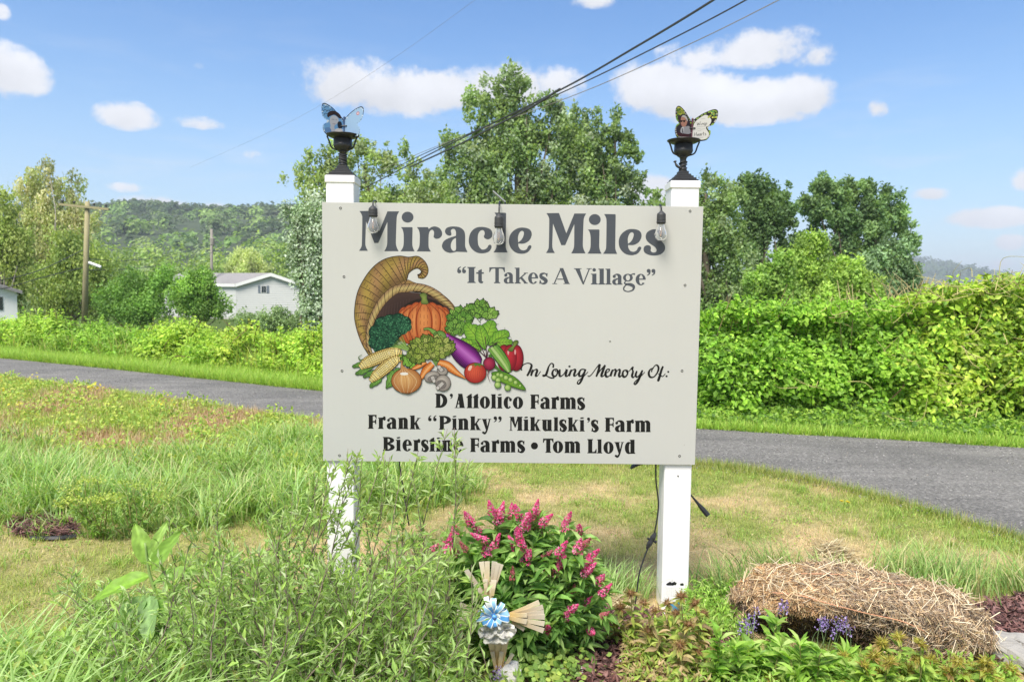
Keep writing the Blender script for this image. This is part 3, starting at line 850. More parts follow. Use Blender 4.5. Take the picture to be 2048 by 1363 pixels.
# ---- bushes in front of the house
tree('round dark green bush left of the grey house', 33, (295, 0), [(272, 575, 46, 34), (322, 570, 42, 34), (290, 612, 66, 36), (225, 610, 36, 36)], 20000, .11, [(.10, .20, .04), (.15, .28, .055), (.07, .14, .03)], sub=70, r0=.08, name='bush', cat='bush')
tree('taller bright green bush against the left end of the grey house', 32, (405, 0), [(403, 564, 34, 30), (382, 595, 48, 38), (428, 610, 36, 32)], 15000, .11, [(.12, .23, .045), (.18, .31, .06), (.08, .16, .035)], sub=60, r0=.08, name='bush', cat='bush')
tree('low grey-green bush in front of the foot of the grey house', 26, (560, 0), [(500, 645, 40, 18), (560, 645, 46, 20), (620, 650, 40, 24)], 10000, .09, [(.13, .20, .08), (.17, .25, .11), (.09, .15, .06)], sub=60, r0=.06, name='bush', cat='bush')
tree('pale weeping willow beyond the grey house, under the hill', 88, (492, 0), [(490, 515, 34, 18), (470, 532, 26, 18), (515, 532, 24, 18)], 9000, .30, [(.26, .33, .12), (.32, .38, .17)], sub=50, r0=.25, droop=.7)

# ---- thickets along the lane
def thicket(label, px0, px1, base, top, n_, size, pal, w_=None, lean=.9, tmpl=LEAF2, cat='bush', name='overgrown_bush', bump=.35, stemcol=(.20, .13, .07), nst=120, deep=1.2, group=None, tang=0):
    bx = np.array([gnd(a, b)[0] for a, b in base]); by = np.array([gnd(a, b)[1] for a, b in base])
    m_ = int(n_ / 34)
    pp = rng.uniform(px0, px1, m_)
    bp = np.array([p[0] for p in base]); bq = np.array([p[1] for p in base]); tp = np.array([p[0] for p in top]); tq = np.array([p[1] for p in top])
    u = rng.random(m_) ** .8
    C = []
    for a, uu in zip(pp, u):
        cav = float(sstep(.56, .68, fnoise(a / 30 - uu * 2.0, uu * 3.4 + a / 60, 1.0, 61))) * float(sstep(.80, .45, uu))
        b0 = gnd(a, np.interp(a, bp, bq)); y0 = b0[1]
        depth = y0 + .15 + lean * (.25 * uu + .75 * uu ** 2.2) + (fnoise(a / 38 + uu * 1.7, uu * 2.6 - a / 70, 1.0, 5) - .5) * bump * 2.8 + (fnoise(a / 110, uu * 1.2, 1.0, 25) - .5) * bump * 1.2 + abs(rng.normal()) * deep * .35
        tpx = np.interp(a, tp, tq) + (fnoise(a / 26, 0, 1.0, 15) - .5) * 46 + 13
        ztop = at(a, tpx, y0 + lean)[2]
        depth += cav * rng.uniform(.5, 1.0) * deep * .8
        p = at(a, 600, depth); p[2] = .05 + (ztop - .12) * uu
        C.append(p)
    SH, SR = [], []
    for k in range(int((px1 - px0) / 4)):       # sprays standing above the top
        a = rng.uniform(px0, px1); yb = gnd(a, np.interp(a, bp, bq))[1] + lean * rng.uniform(.5, 1.1); tpx = np.interp(a, tp, tq) + 26; dx = rng.normal() * 10; hh_ = rng.uniform(10, 40)
        for s_ in np.linspace(0, 1, 6): SH.append(at(a + dx * s_, tpx - hh_ * s_, yb)); SR.append(size * (1.3 - .7 * s_))
    RR = np.concatenate([size * rng.choice([1.2, 1.8, 2.6, 4.0], m_), SR]); C = np.array(C + SH); m_ = len(C)
    c0 = C.mean(0)
    root = empty(name, (c0[0], c0[1], float(hgt(c0[0], c0[1]))), label, cat, group)
    n_ = int(n_ * .88); fm = MB(); foliage_blob(fm, C, RR, n_, size * 1.05, np.array(pal) * np.array([1.20, 1.25, 1.05]), w_, tmpl=tmpl, up=.6, toward=.4, clump_var=.2)
    # sprigs that stand above the top
    fm.build('foliage', M_LEAF, root)
    sm = MB()
    for k in range(nst):
        c = C[rng.integers(m_)]
        b_ = np.array([c[0] + rng.normal() * .25, c[1] + .2 + abs(rng.normal()) * .2, 0]); b_[2] = float(hgt(b_[0], b_[1]))
        mid = (b_ + c) / 2 + rng.normal(size=3) * .10
        e = c + (c - mid) * .25
        tube(sm, spline([b_, mid, c, e], 3), np.linspace(.012, .003, 10), 4, np.array(stemcol) * rng.uniform(.7, 1.3))
    for k in range(tang):
        c = C[rng.integers(m_)] - [0, .25, 0]; d_ = rand_unit(1)[0]; d_[2] = abs(d_[2]) * .6
        tube(sm, spline([c, c + d_ * .15 + rng.normal(size=3) * .06, c + d_ * .4 + rng.normal(size=3) * .10], 4), np.linspace(.006, .002, 9), 3, (.42, .38, .16))
    sm.build('stem', M_BARK, root, kind='stuff')
    return root
LB = [(-300, 690), (0, 700), (200, 716), (400, 738), (640, 765), (900, 800)]
BR = [(.25, .41, .055), (.33, .49, .075), (.18, .32, .045), (.39, .50, .09)]
BY = [(.36, .44, .07), (.44, .48, .09), (.26, .37, .06), (.52, .48, .10)]
thicket('bright green bush at the far left beyond the lane, left of the near utility pole', -260, 130, LB, [(-300, 640), (-40, 640), (40, 634), (100, 616), (140, 636)], 38000, .062, BR, bump=.8)
thicket('green bush beyond the lane that hides the foot of the near utility pole', 110, 300, LB, [(100, 640), (200, 645), (300, 655)], 25000, .062, [(.21, .37, .055), (.29, .44, .07), (.15, .28, .045)], bump=.8)
thicket('yellow-green rounded bush beyond the lane between the utility pole and the house', 285, 440, LB, [(280, 660), (330, 640), (370, 640), (420, 655), (440, 670)], 24000, .06, BR + BY[:1], bump=.9)
thicket('yellowish weedy bush beyond the lane in front of the grey house', 425, 560, LB, [(420, 668), (480, 652), (530, 660), (570, 672)], 20000, .06, BY[:3] + BR, bump=.8)
thicket('tangled green bush beyond the lane touching the left edge of the board', 545, 860, LB, [(540, 672), (600, 655), (660, 655), (900, 660)], 32000, .06, BR + [BY[0]], bump=.8)
RB = [(860, 800), (1250, 822), (1390, 838), (1600, 846), (1800, 852), (2048, 862), (2500, 880)]
HG = [(.20, .37, .045), (.27, .45, .06), (.13, .26, .035), (.33, .49, .08), (.10, .20, .04)]
thicket('dark leafy thicket beyond the lane, right beside the right post', 1180, 1600, RB, [(1180, 640), (1390, 622), (1460, 604), (1540, 606), (1600, 612)], 60000, .064, HG, [3, 3, 2, 2, 2], tmpl=LEAF2, stemcol=(.24, .20, .09), nst=70, lean=.8)
thicket('mid-green thicket with broad leaves in the middle of the right hedge', 1580, 1830, RB, [(1580, 612), (1660, 606), (1760, 606), (1830, 596)], 44000, .066, HG, [3, 4, 2, 3, 1], tmpl=LEAF2, stemcol=(.24, .22, .09), nst=50, lean=.8, tang=60)
thicket('tall yellow-green vine-covered thicket at the right edge of the picture', 1800, 2330, RB, [(1800, 600), (1860, 580), (1920, 566), (2048, 552), (2330, 540)], 64000, .07, [(.30, .45, .055), (.38, .50, .075), (.22, .36, .05), (.45, .50, .10), (.15, .27, .045)], tmpl=LEAF2, nst=60, lean=.75, tang=380)
g = MB()                                    # rank grass and weeds in front of and among the left bushes
cx_ = rng.uniform(-15, -1.6, 620); cy_ = yf(cx_) + rng.uniform(1.2, 3.4, 620)
tussocks(g, cx_, cy_, 30, .25, .75, .016, .12, [(.27, .44, .08), (.36, .52, .11), (.20, .36, .07), (.46, .54, .16), (.52, .50, .22)], lean=(.15, .8))
g.build('rank_weeds', M_GRASS, kind='stuff')
# dry stalks that stand above the right thicket
st = MB()
for px, py, n_ in [(1690, 600, 10), (1790, 585, 18), (1835, 580, 16)]:
    for k in range(n_):
        b_ = at(px + rng.normal() * 14, py + 35, 9.6); e = at(px + rng.normal() * 34, py - 14 + rng.normal() * 12, 9.6)
        tube(st, spline([b_, (b_ + e) / 2 + rng.normal(size=3) * .05, e], 4), np.linspace(.010, .004, 9), 4, (.40, .34, .18))
st.build('dry_stalks', M_BARK, label='dry straw-coloured stalks sticking out above the right thicket', cat='dry plant')
# low leafy weeds at the foot of the right thicket
g = MB(); n_ = 20000
x = rng.uniform(1.0, 8, n_); e = rng.random(n_); y = yf(x) + .25 + 1.1 * e; z = hgt(x, y) + rng.uniform(.01, .10, n_) + rng.random(n_) * .25 * e * fnoise(x, y, .5, 71)
scatter(g, *LEAF2, np.stack([x, y, z], -1), frames(rand_unit(n_), np.array([0, -.4, 1.]) + .6 * rand_unit(n_)), np.stack([rng.uniform(.03, .05, n_)] + [rng.uniform(.04, .075, n_)] * 2, -1), palette(n_, HG))
g.build('ground_cover', M_LEAF, kind='stuff')

# ---- house
def siding(mb, p0, p1, z0, z1, course, col, nrm):
    """lapped horizontal boards on a wall from p0 to p1"""
    pass
M_SIDE = simple('pale_siding', (.56, .57, .57), .6, nz=(3, .05)); M_ROOF = simple('grey_shingle', (.22, .215, .22), .9, nz=(5, .2)); M_TRIM = simple('white_trim', (.74, .75, .75), .5)
M_GLASS = simple('window_glass', (.03, .04, .05), .08); M_SHUT = simple('blue_grey_shutter', (.14, .17, .21), .6)
def house():
    D = 60.0
    L_ = at(472, 600, D); R_ = at(598, 600, D + 1.0)
    dirx = np.array([R_[0] - L_[0], R_[1] - L_[1]]); Wd = np.linalg.norm(dirx); dirx /= Wd
    back = np.array([-dirx[1], dirx[0]]); back = np.array([-.88, .475])         # long walls run away to the left
    z0 = -1.0; eave = at(472, 568, D)[2]; peak = at(537, 549, D)[2]; LEN = 10.5
    root = empty('grey_house', (L_[0], L_[1], z0), 'long low pale grey house with white gable trim beyond the bushes', 'house')
    def P(u, v, z): q = L_[:2] + dirx * u * Wd + back * v; return (q[0], q[1], z)
    m_ = MB(); nb_ = 15
    hh = (eave - z0) / nb_
    # gable wall in lapped boards
    def lap(a, b, zl, zh, o):
        V = [P(a, 0, zl), P(b, 0, zl), P(b, 0, zh), P(a, 0, zh)]
        V = [np.array(v) - np.array([back[0] * (.03 if i < 2 else .005), back[1] * (.03 if i < 2 else .005), 0]) for i, v in enumerate(V)]
        m_.add(V, [(0, 1, 2, 3)]); m_.add([V[0], V[1], np.array(P(b, 0, zl)), np.array(P(a, 0, zl))], [(3, 2, 1, 0)])
    for k in range(nb_): lap(0, 1, z0 + k * hh, z0 + (k + 1) * hh, k)
    k = 0; z = eave
    while z < peak - .05:
        f0 = (z - eave) / (peak - eave) * .5; f1 = min(.5, (z + hh - eave) / (peak - eave) * .5)
        V = [P(f0, 0, z), P(1 - f0, 0, z), P(1 - f1, 0, min(z + hh, peak)), P(f1, 0, min(z + hh, peak))]
        V = [np.array(v) - np.array([back[0] * .02, back[1] * .02, 0]) for v in V]
        m_.add(V, [(0, 1, 2, 3)]); z += hh
    # side walls and back
    m_.add([P(0, 0, z0), P(0, 0, eave), P(0, LEN, eave), P(0, LEN, z0)], [(0, 1, 2, 3)])
    m_.add([P(1, 0, z0), P(1, 0, eave), P(1, LEN, eave), P(1, LEN, z0)], [(3, 2, 1, 0)])
    m_.add([P(0, LEN, z0), P(1, LEN, z0), P(1, LEN, eave), P(.5, LEN, peak), P(0, LEN, eave)], [(4, 3, 2, 1, 0)])
    m_.build('wall', M_SIDE, root)
    s_ = MB(); s_.add([P(0, .05, z0 - .6), P(1, .05, z0 - .6), P(1, .05, z0), P(0, .05, z0), P(0, LEN, z0 - .6), P(0, LEN, z0)], [(0, 1, 2, 3), (4, 0, 3, 5)]); s_.build('skirting', simple('block_skirting', (.42, .41, .39), .9), root)
    r_ = MB()
    for a, b in ((-.06, .5), (1.06, .5)):
        ea = eave - (peak - eave) * .12
        V = [P(a, -.35, ea), P(b, -.35, peak + .03), P(b, LEN + .3, peak + .03), P(a, LEN + .3, ea)]
        V2 = [(x_, y_, z_ + .12) for x_, y_, z_ in V]
        r_.add(V + V2, [(0, 1, 2, 3), (7, 6, 5, 4), (0, 4, 5, 1), (3, 2, 6, 7), (0, 3, 7, 4)])
    ro = r_.build('roof', M_ROOF, root)
    t_ = MB()
    for a, b in ((-.06, .5), (1.06, .5)):
        ea = eave - (peak - eave) * .12
        t_.add([P(a, -.38, ea - .14), P(b, -.38, peak - .12), P(b, -.38, peak + .16), P(a, -.38, ea + .13)], [(0, 1, 2, 3)])
    t_.add([P(-.062, -.36, eave - (peak - eave) * .12 - .12), P(-.062, LEN, eave - (peak - eave) * .12 - .12), P(-.062, LEN, eave - (peak - eave) * .12 + .12), P(-.062, -.36, eave - (peak - eave) * .12 + .12)], [(3, 2, 1, 0)])
    t_.build('fascia', M_TRIM, ro)
    # attic window with shutters
    def pane(name, u0, u1, z_0, z_1, off, mt, parent):
        mb = MB(); V = [P(u0, -off, z_0), P(u1, -off, z_0), P(u1, -off, z_1), P(u0, -off, z_1)]
        W_ = [P(u0, 0, z_0), P(u1, 0, z_0), P(u1, 0, z_1), P(u0, 0, z_1)]
        mb.add(V + W_, [(0, 1, 2, 3), (0, 4, 5, 1), (1, 5, 6, 2), (2, 6, 7, 3), (3, 7, 4, 0)])
        return mb.build(name, mt, parent)
    zc = at(526, 577, D)[2]
    wf = pane('window', .385, .475, zc - .36, zc + .26, .05, M_TRIM, root)
    pane('pane', .395, .428, zc - .32, zc + .22, .07, M_GLASS, wf); pane('pane', .434, .465, zc - .32, zc + .22, .07, M_GLASS, wf)
    pane('shutter', .345, .380, zc - .36, zc + .26, .06, M_SHUT, root); pane('shutter', .480, .515, zc - .36, zc + .26, .06, M_SHUT, root)
    pane('vent', .19, .27, z0 - .28, z0 - .10, .05, M_GLASS, root)
    # chimney pipe and a low porch at the far end
    mb = MB(); tube(mb, [P(.5, 7, peak), P(.5, 7, peak + .55)], .12, 10); mb.build('chimney', M_ROOF, ro)
house()
def shed():
    D = 31.0
    b = at(34, 600, D)[:2]; bd = unit(b[None])[0]; lf = np.array([-bd[1], bd[0]])
    z0 = -1.1; e = at(20, 584, D)[2]; pk = e + .85; Wd, LEN = 5.2, 7.0
    root = empty('white_building', (b[0], b[1], z0), 'sliver of a white building with grey roof at the left edge beside the birches', 'building')
    P = lambda u, v, z: (b[0] + lf[0] * u + bd[0] * v, b[1] + lf[1] * u + bd[1] * v, z)
    m_ = MB(); m_.add([P(Wd, 0, z0), P(0, 0, z0), P(0, 0, e), P(Wd / 2, 0, pk), P(Wd, 0, e)], [(0, 1, 2, 3, 4)])
    m_.add([P(0, 0, z0), P(0, LEN, z0), P(0, LEN, e), P(0, 0, e)], [(0, 1, 2, 3)]); m_.add([P(Wd, 0, z0), P(Wd, LEN, z0), P(Wd, LEN, e), P(Wd, 0, e)], [(3, 2, 1, 0)])
    m_.build('wall', M_TRIM, root)
    r_ = MB()
    for u0 in (-.2, Wd + .2):
        V = [P(u0, -.25, e - .07), P(Wd / 2, -.25, pk + .05), P(Wd / 2, LEN + .3, pk + .05), P(u0, LEN + .3, e - .07)]
        r_.add(V + [(x_, y_, z_ + .12) for x_, y_, z_ in V], [(0, 1, 2, 3), (7, 6, 5, 4), (0, 4, 5, 1), (3, 2, 6, 7), (0, 3, 7, 4)])
    r_.build('roof', M_ROOF, root)
    w_ = MB(); V = [P(u, -.03, z) for u, z in ((.5, e - .75), (1.0, e - .75), (1.0, e - .2), (.5, e - .2))]; V2 = [P(u, .02, z) for u, z in ((.5, e - .75), (1.0, e - .75), (1.0, e - .2), (.5, e - .2))]
    w_.add(V + V2, [(0, 1, 2, 3), (0, 4, 5, 1), (1, 5, 6, 2), (2, 6, 7, 3), (3, 7, 4, 0)]); w_.build('window', M_GLASS, root)
shed()

# ---- utility poles and lines
M_WOOD = simple('weathered_pole', (.30, .27, .15), .85, nz=(5, .25), bump=(25, .5, .01))
M_GREYW = simple('grey_pole', (.24, .22, .20), .9, nz=(5, .25))
def pole(label, px_top, py_top, px_bot, D, r0, arms, mt, name='utility_pole'):
    top = at(px_top, py_top, D); gz = float(hgt(0, D)); b = np.array([at(px_bot, 655, D)[0], D, gz - .3])
    root = empty(name, tuple(b), label, 'utility pole', 'utility poles left of the board')
    m_ = MB(); tube(m_, [b, (b + top) / 2, top], [r0 * 1.15, r0, r0 * .85], 12); m_.build('shaft', mt, root, smooth=True)
    for (ax0, ay0, ax1, ay1) in arms:
        p = at(ax0, ay0, D); q = at(ax1, ay1, D); p[1] -= r0 + .06; q[1] -= r0 + .06
        mb = MB(); d_ = unit((q - p)[None])[0]; n2 = np.array([-d_[2], 0, d_[0]]) * .05
        V = [p - n2, q - n2, q + n2, p + n2]; V2 = [v + np.array([0, .12, 0]) for v in V]
        mb.add(V + V2, [(0, 1, 2, 3), (7, 6, 5, 4), (0, 4, 5, 1), (1, 5, 6, 2), (2, 6, 7, 3), (3, 7, 4, 0)])
        arm = mb.build('crossarm', mt, root)
        for f in (.06, .3, .7, .94):
            c = p + (q - p) * f + np.array([0, .06, .07])
            ib = MB(); lathe(ib, [(.02, 0), (.02, .06), (.05, .07), (.055, .11), (.03, .15)], c, 8); ib.build('insulator', M_RUBBER, arm)
    return root, top
pole('near weathered wooden utility pole with a long crossarm, left of the board', 175, 403, 168, 34, .12, [(122, 409, 221, 419)], M_WOOD)
r_, _ = pole('farther grey utility pole with a transformer, behind the bushes near the house', 423, 458, 424, 62, .12, [], M_GREYW)
c = at(428, 483, 62); mb = MB(); lathe(mb, [(.10, -.32), (.16, -.28), (.16, .24), (.10, .30)], c + [0, -.3, 0], 12); mb.build('transformer', M_GREYW, r_)
c = at(188, 527, 34)
mb = MB(); a_, b_ = at(178, 525, 33.9), at(202, 534, 33.9); tube(mb, [a_, b_], .07, 6)
lamp = mb.build('street_light_arm', M_TRIM, label='short grey arm bracket fixed halfway up the near utility pole', cat='bracket')
def line(label, pts, r_, name='power_line', col=M_RUBBER):
    P = spline([at(*p) for p in pts], 12)
    m_ = MB(); tube(m_, P, r_, 5); return m_.build(name, col, label=label, cat='power line', group='overhead lines crossing behind the board')
line('thick black overhead cable, lowest of the bundle crossing behind the board', [(1560, -90, 7), (1427, 0, 7.5), (1275, 92, 8.6), (1120, 180, 10.5), (860, 308, 15.5), (720, 380, 20), (560, 456, 31), (423, 505, 60)], .013)
line('second overhead cable of the bundle, just above the thick one', [(1640, -90, 7.3), (1492, 0, 8), (1330, 85, 9.2), (1135, 180, 11), (860, 302, 16), (720, 369, 20.5), (560, 438, 31), (423, 487, 60)], .009)
line('thin pale overhead wire, topmost of the bundle', [(1730, -90, 7.6), (1558, 0, 8.4), (1380, 88, 9.6), (1165, 184, 11.5), (880, 290, 16), (720, 357, 20.5), (560, 425, 31), (423, 470, 60)], .006, col=M_GREYW)
line('short twisted service wire hanging against the thick cable above the board', [(1120, 178, 10.4), (1060, 216, 11.2), (990, 252, 12.3), (920, 288, 13.8), (820, 334, 16.6)], .017)
line('overhead wire dropping from the far pole to the near pole', [(423, 490, 60), (330, 512, 48), (250, 521, 40), (178, 518, 34)], .02)
line('lower overhead wire dropping from the far pole towards the near pole', [(423, 505, 60), (330, 528, 48), (250, 538, 40), (178, 540, 34)], .02)
line('overhead wire from the near pole down to the left edge of the picture', [(165, 500, 34), (80, 540, 30), (0, 560, 28), (-120, 575, 26)], .018)
line('lower overhead wire from the near pole down to the left edge of the picture', [(165, 535, 34), (80, 556, 30), (0, 578, 28), (-120, 592, 26)], .018)
line('hair-thin wire high in the sky left of the board', [(1100, -110, 26), (950, 0, 30), (800, 108, 36), (650, 205, 42), (530, 268, 50), (380, 335, 60)], .005, col=M_GREYW)

# ---- air
def haze():
    m, t, out = mat('pale_air')
    v = t.n('ShaderNodeVolumePrincipled', ins={'Color': (.80, .88, 1.0, 1), 'Density': .00038, 'Anisotropy': .1})
    m.node_tree.links.new(v.outputs[0], out.inputs['Volume'])
    mb = MB(); box(mb, -3900, 3900, -290, 6400, -3, 160)
    mb.build('haze', m, kind='stuff')
USE_HAZE = True
if USE_HAZE: haze()

# ================================================================== THE BOARD
BY_ = 3.42                                   # front face of the board
TL, TR, BLc, BRc = at(644, 404, BY_), at(1407, 413, BY_), at(646, 921, BY_), at(1390, 929, BY_)
SX0, SX1 = (TL[0] + BLc[0]) / 2, (TR[0] + BRc[0]) / 2
board_c = ((SX0 + SX1) / 2, BY_, BLc[2])
sign = empty('memorial_signboard', board_c, 'large cream board with cornucopia picture and farm names, fixed across two white posts', 'sign')
def boardmat():
    m, t, out = mat('cream_board')
    oc = t.n('ShaderNodeTexCoord').outputs['Object']
    f = t.noise(oc, 1.6, 4, .6)
    c = t.ramp(f, [(.3, (.422, .427, .412)), (.7, (.438, .443, .428))])
    wv = t.noise(t.n('ShaderNodeMapping', ins={'Vector': oc, 'Scale': (90, 1, 1.2)}).outputs[0], 1.0, 3, .6)
    c = t.mix(1.0, c, t.ramp(wv, [(.35, (.995, .995, .995)), (.65, (1.005, 1.005, 1.005))]), 'MULTIPLY')
    sp = t.noise(oc, 46, 2, .5)
    c = t.mix(t.smooth(sp, .775, .80), c, (.22, .20, .17, 1))
    dn = t.noise(t.n('ShaderNodeMapping', ins={'Vector': oc, 'Scale': (3, 1, 9)}).outputs[0], 2.2, 5, .7)
    c = t.mix(t.m('MULTIPLY', t.smooth(dn, .58, .75), .16), c, (.44, .42, .35, 1))
    p = t.n('ShaderNodeBsdfPrincipled', ins={'Base Color': c, 'Roughness': .6, 'Specular IOR Level': .15})
    m.node_tree.links.new(p.outputs[0], out.inputs[0]); return m
# board outline as seen: four corners on the front face
b_ = MB(); th = .012; bv = .0015
q = [TL, TR, BRc, BLc]; ctr = sum(q) / 4
Vf = [c + unit((ctr - c)[None])[0] * bv for c in q]; Vm = [c + np.array([0, bv, 0]) for c in q]; Vb = [c + np.array([0, th, 0]) for c in q]
V = Vf + Vm + Vb
F = [(3, 2, 1, 0), (11, 8, 9, 10)]
for k in range(4):
    j = (k + 1) % 4
    F += [(k, j, 4 + j, 4 + k), (4 + k, 4 + j, 8 + j, 8 + k)]
b_.add(V, F).build('panel', boardmat(), sign)

def sp(px, py, layer=0.0):
    return at(px, py, BY_ - .0002 - layer * 1e-5)

class Print:
    """flat print on the board, one thin film above another"""
    def __init__(s, ox, oy, sc): s.mb = MB(); s.ox, s.oy, s.sc = ox, oy, sc; s.l = 1.0
    def pt(s, X, Y): return sp(s.ox + X / s.sc, s.oy + Y / s.sc, s.l)
    def up(s, d=1.0): s.l += d
    def strip(s, A, B, ca, cb=None):
        A = np.asarray(A, float); B = np.asarray(B, float); n = len(A)
        V = [s.pt(*p) for p in A] + [s.pt(*p) for p in B]
        ca = np.asarray(ca, float); cb = ca if cb is None else np.asarray(cb, float)
        ca = np.tile(ca, (n, 1)) if ca.ndim == 1 else ca; cb = np.tile(cb, (n, 1)) if cb.ndim == 1 else cb
        s.mb.add(V, [(k, k + 1, n + k + 1, n + k) for k in range(n - 1)], np.concatenate([ca, cb])); s.up(.5)
    def poly(s, P, col, holes=()):
        L = [[Vector((p[0], -p[1], 0)) for p in c] for c in (P, *holes)]
        T = tessellate_polygon(L); flat = [p for c in (P, *holes) for p in c]
        s.mb.add([s.pt(*p) for p in flat], [tuple(t) for t in T], col); s.up(.5)
    def ribbon(s, P, W, col, n=6, smooth=True, colb=None):
        P = np.asarray(P, float); W = np.full(len(P), W, float) if np.isscalar(W) else np.asarray(W, float)
        if smooth and len(P) > 2:
            Q = spline(np.column_stack([P, W]), n)
        else: Q = np.column_stack([P, W])
        P, W = Q[:, :2], Q[:, 2]
        T = np.gradient(P, axis=0); T /= np.linalg.norm(T, axis=1)[:, None] + 1e-9
        N = np.stack([-T[:, 1], T[:, 0]], -1)
        s.strip(P + N * W[:, None] / 2, P - N * W[:, None] / 2, col, colb)
    def disc(s, x, y, rx, ry=None, col=(0, 0, 0), rot=0.0, edge=None, hl=(-.25, -.3), n=28):
        """disc; edge colour given: shaded from the highlight outwards"""
        ry = rx if ry is None else ry
        a = np.linspace(0, 2 * PI, n, endpoint=False); c_, s_ = math.cos(rot), math.sin(rot)
        def rg(f, ho):
            X = rx * f * np.cos(a) + hl[0] * rx * ho; Y = ry * f * np.sin(a) + hl[1] * ry * ho
            return np.stack([x + X * c_ - Y * s_, y + X * s_ + Y * c_], -1)
        if edge is None:
            s.poly([tuple(p) for p in rg(1, 0)], col); return
        fs = [0, .3, .6, .85, 1]; V, C = [], []
        for f in fs:
            V += [s.pt(*p) for p in rg(f, 1 - f)]; C += [np.asarray(col) * (1 - f ** 1.6) + np.asarray(edge) * f ** 1.6] * n
        F = [(r * n + k, r * n + (k + 1) % n, (r + 1) * n + (k + 1) % n, (r + 1) * n + k) for r in range(4) for k in range(n)]
        s.mb.add(V, F, np.array(C)); s.up(.5)
    def blob(s, P, col, edge=None, outline=None, ow=3, n=5, corner=None, hl=(0, 0)):
        Q = spline(P, n, True, corner); 
        if edge is None: s.poly([tuple(p) for p in Q], col)
        else:
            c = Q.mean(0) + np.asarray(hl); m = len(Q); V, C = [], []
            for f in (0, .35, .7, 1):
                R = c + (Q - c) * f; V += [s.pt(*p) for p in R]; C += [np.asarray(col) * (1 - f ** 1.5) + np.asarray(edge) * f ** 1.5] * m
            s.mb.add(V, [(r * m + k, r * m + (k + 1) % m, (r + 1) * m + (k + 1) % m, (r + 1) * m + k) for r in range(3) for k in range(m)], np.array(C)); s.up(.5)
        if outline is not None: s.ribbon(np.vstack([Q, Q[:1]]), ow, outline, smooth=False)
        return Q

# ---------------------------------------------------------------- heading, drawn letter by letter
SLATE = (.060, .068, .082); INK = (.010, .0105, .010)
def contour(s):
    """'x,y' smooth and 'x,yc' corner points"""
    P, c = [], []
    for w_ in s.split():
        k = w_.endswith('c'); a, b = w_.rstrip('c').split(','); P.append((float(a), float(b))); c.append(k)
    return [tuple(p) for p in spline(P, 6, True, c)]
H_M = contour('318,158c 470,156c 558,400c 655,162c 797,162c 774,205 766,250 757,540 768,595 790,642c 617,642c 643,590 652,540 654,290c 545,543c 497,543c 397,283c 389,540 396,590 420,637c 313,637c 340,590 347,540 352,235 341,195')
H_I = contour('818,354c 950,354c 958,362c 955,550 962,600 983,646c 812,645c 840,600 850,550 850,440 838,385')
H_R = contour('806,326c 940,326c 948,348c 985,324 1030,318 1080,340 1108,385 1105,430 1075,460 1035,466 1008,445 1012,410 1010,378 990,358 962,374 949,420 946,540 952,580 975,620c 804,618c 828,575 838,530 840,420 830,365')
H_A = contour('1222,405 1216,425 1190,428 1158,410 1144,375 1160,340 1200,322 1255,318 1320,328 1370,365 1387,420 1387,540 1393,575 1416,627c 1283,622c 1262,627 1230,634 1195,635 1145,615 1112,575 1110,535 1135,490 1190,458 1245,440 1276,430c 1276,385 1262,352 1235,348 1215,368')
H_Ah = contour('1276,455c 1240,478 1217,525 1217,575 1240,610 1268,607 1278,585c')
H_C = contour('1612,440 1622,410 1618,378 1598,362 1565,375 1542,420 1540,490 1550,550 1585,592 1625,592 1655,570 1668,545 1690,537 1705,555 1698,590 1665,625 1600,641 1530,632 1470,590 1436,530 1432,460 1455,390 1505,340 1570,323 1640,330 1695,355 1716,400 1708,445 1670,472 1632,465')
H_L = contour('1013,168c 1145,170c 1153,178c 1148,550 1152,600 1171,648c 1000,647c 1030,600 1038,550 1042,250 1033,205')
H_E = contour('1302,541c 1370,540 1430,508 1462,450 1460,400 1430,365 1370,349 1300,355 1235,395 1197,455 1190,525 1210,590 1265,645 1340,664 1410,648 1450,605 1461,572 1440,560 1420,575 1405,605 1370,622 1330,612 1306,575')
H_Eh = contour('1302,526c 1299,460 1320,405 1350,388 1370,410 1360,460 1335,500')
H_S = contour('1700,372 1650,353 1590,355 1535,385 1514,435 1530,490 1580,535 1625,565 1645,600 1635,625 1600,630 1575,610 1578,580 1570,553 1535,543 1500,558 1488,595 1505,635 1560,662 1630,668 1700,650 1743,605 1745,550 1710,500 1655,462 1622,430 1620,400 1645,383 1665,395 1672,430 1700,445 1725,425 1722,395')
def mv(c, dx, dy): return [(x + dx, y + dy) for x, y in c]
hd = Print(1040, 400, 6.0235)
AX = -2048                                   # first zoom frame lies 2048 units to the left
def dot_(x, y): hd.disc(x, y, 71, 66, SLATE, n=36)
hd.poly(mv(H_M, AX - 204, -26), SLATE); dot_(AX + 694, 206); hd.poly(mv(H_I, AX - 204, -28), SLATE)
hd.poly(mv(H_R, AX, 0), SLATE); hd.poly(mv(H_A, AX, 0), SLATE, [mv(H_Ah, AX, 0)]); hd.poly(mv(H_C, AX, 0), SLATE)
hd.poly(mv(H_L, AX + 728, -17), SLATE); hd.poly(mv(H_E, -1323, -17), SLATE, [mv(H_Eh, -1323, -17)])
hd.poly(H_M, SLATE); dot_(901, 235); hd.poly(H_I, SLATE); hd.poly(H_L, SLATE); hd.poly(H_E, SLATE, [H_Eh]); hd.poly(H_S, SLATE)
hd.mb.build('heading_lettering', M_PRINT, sign, label='heading reading Miracle Miles in large slate letters')

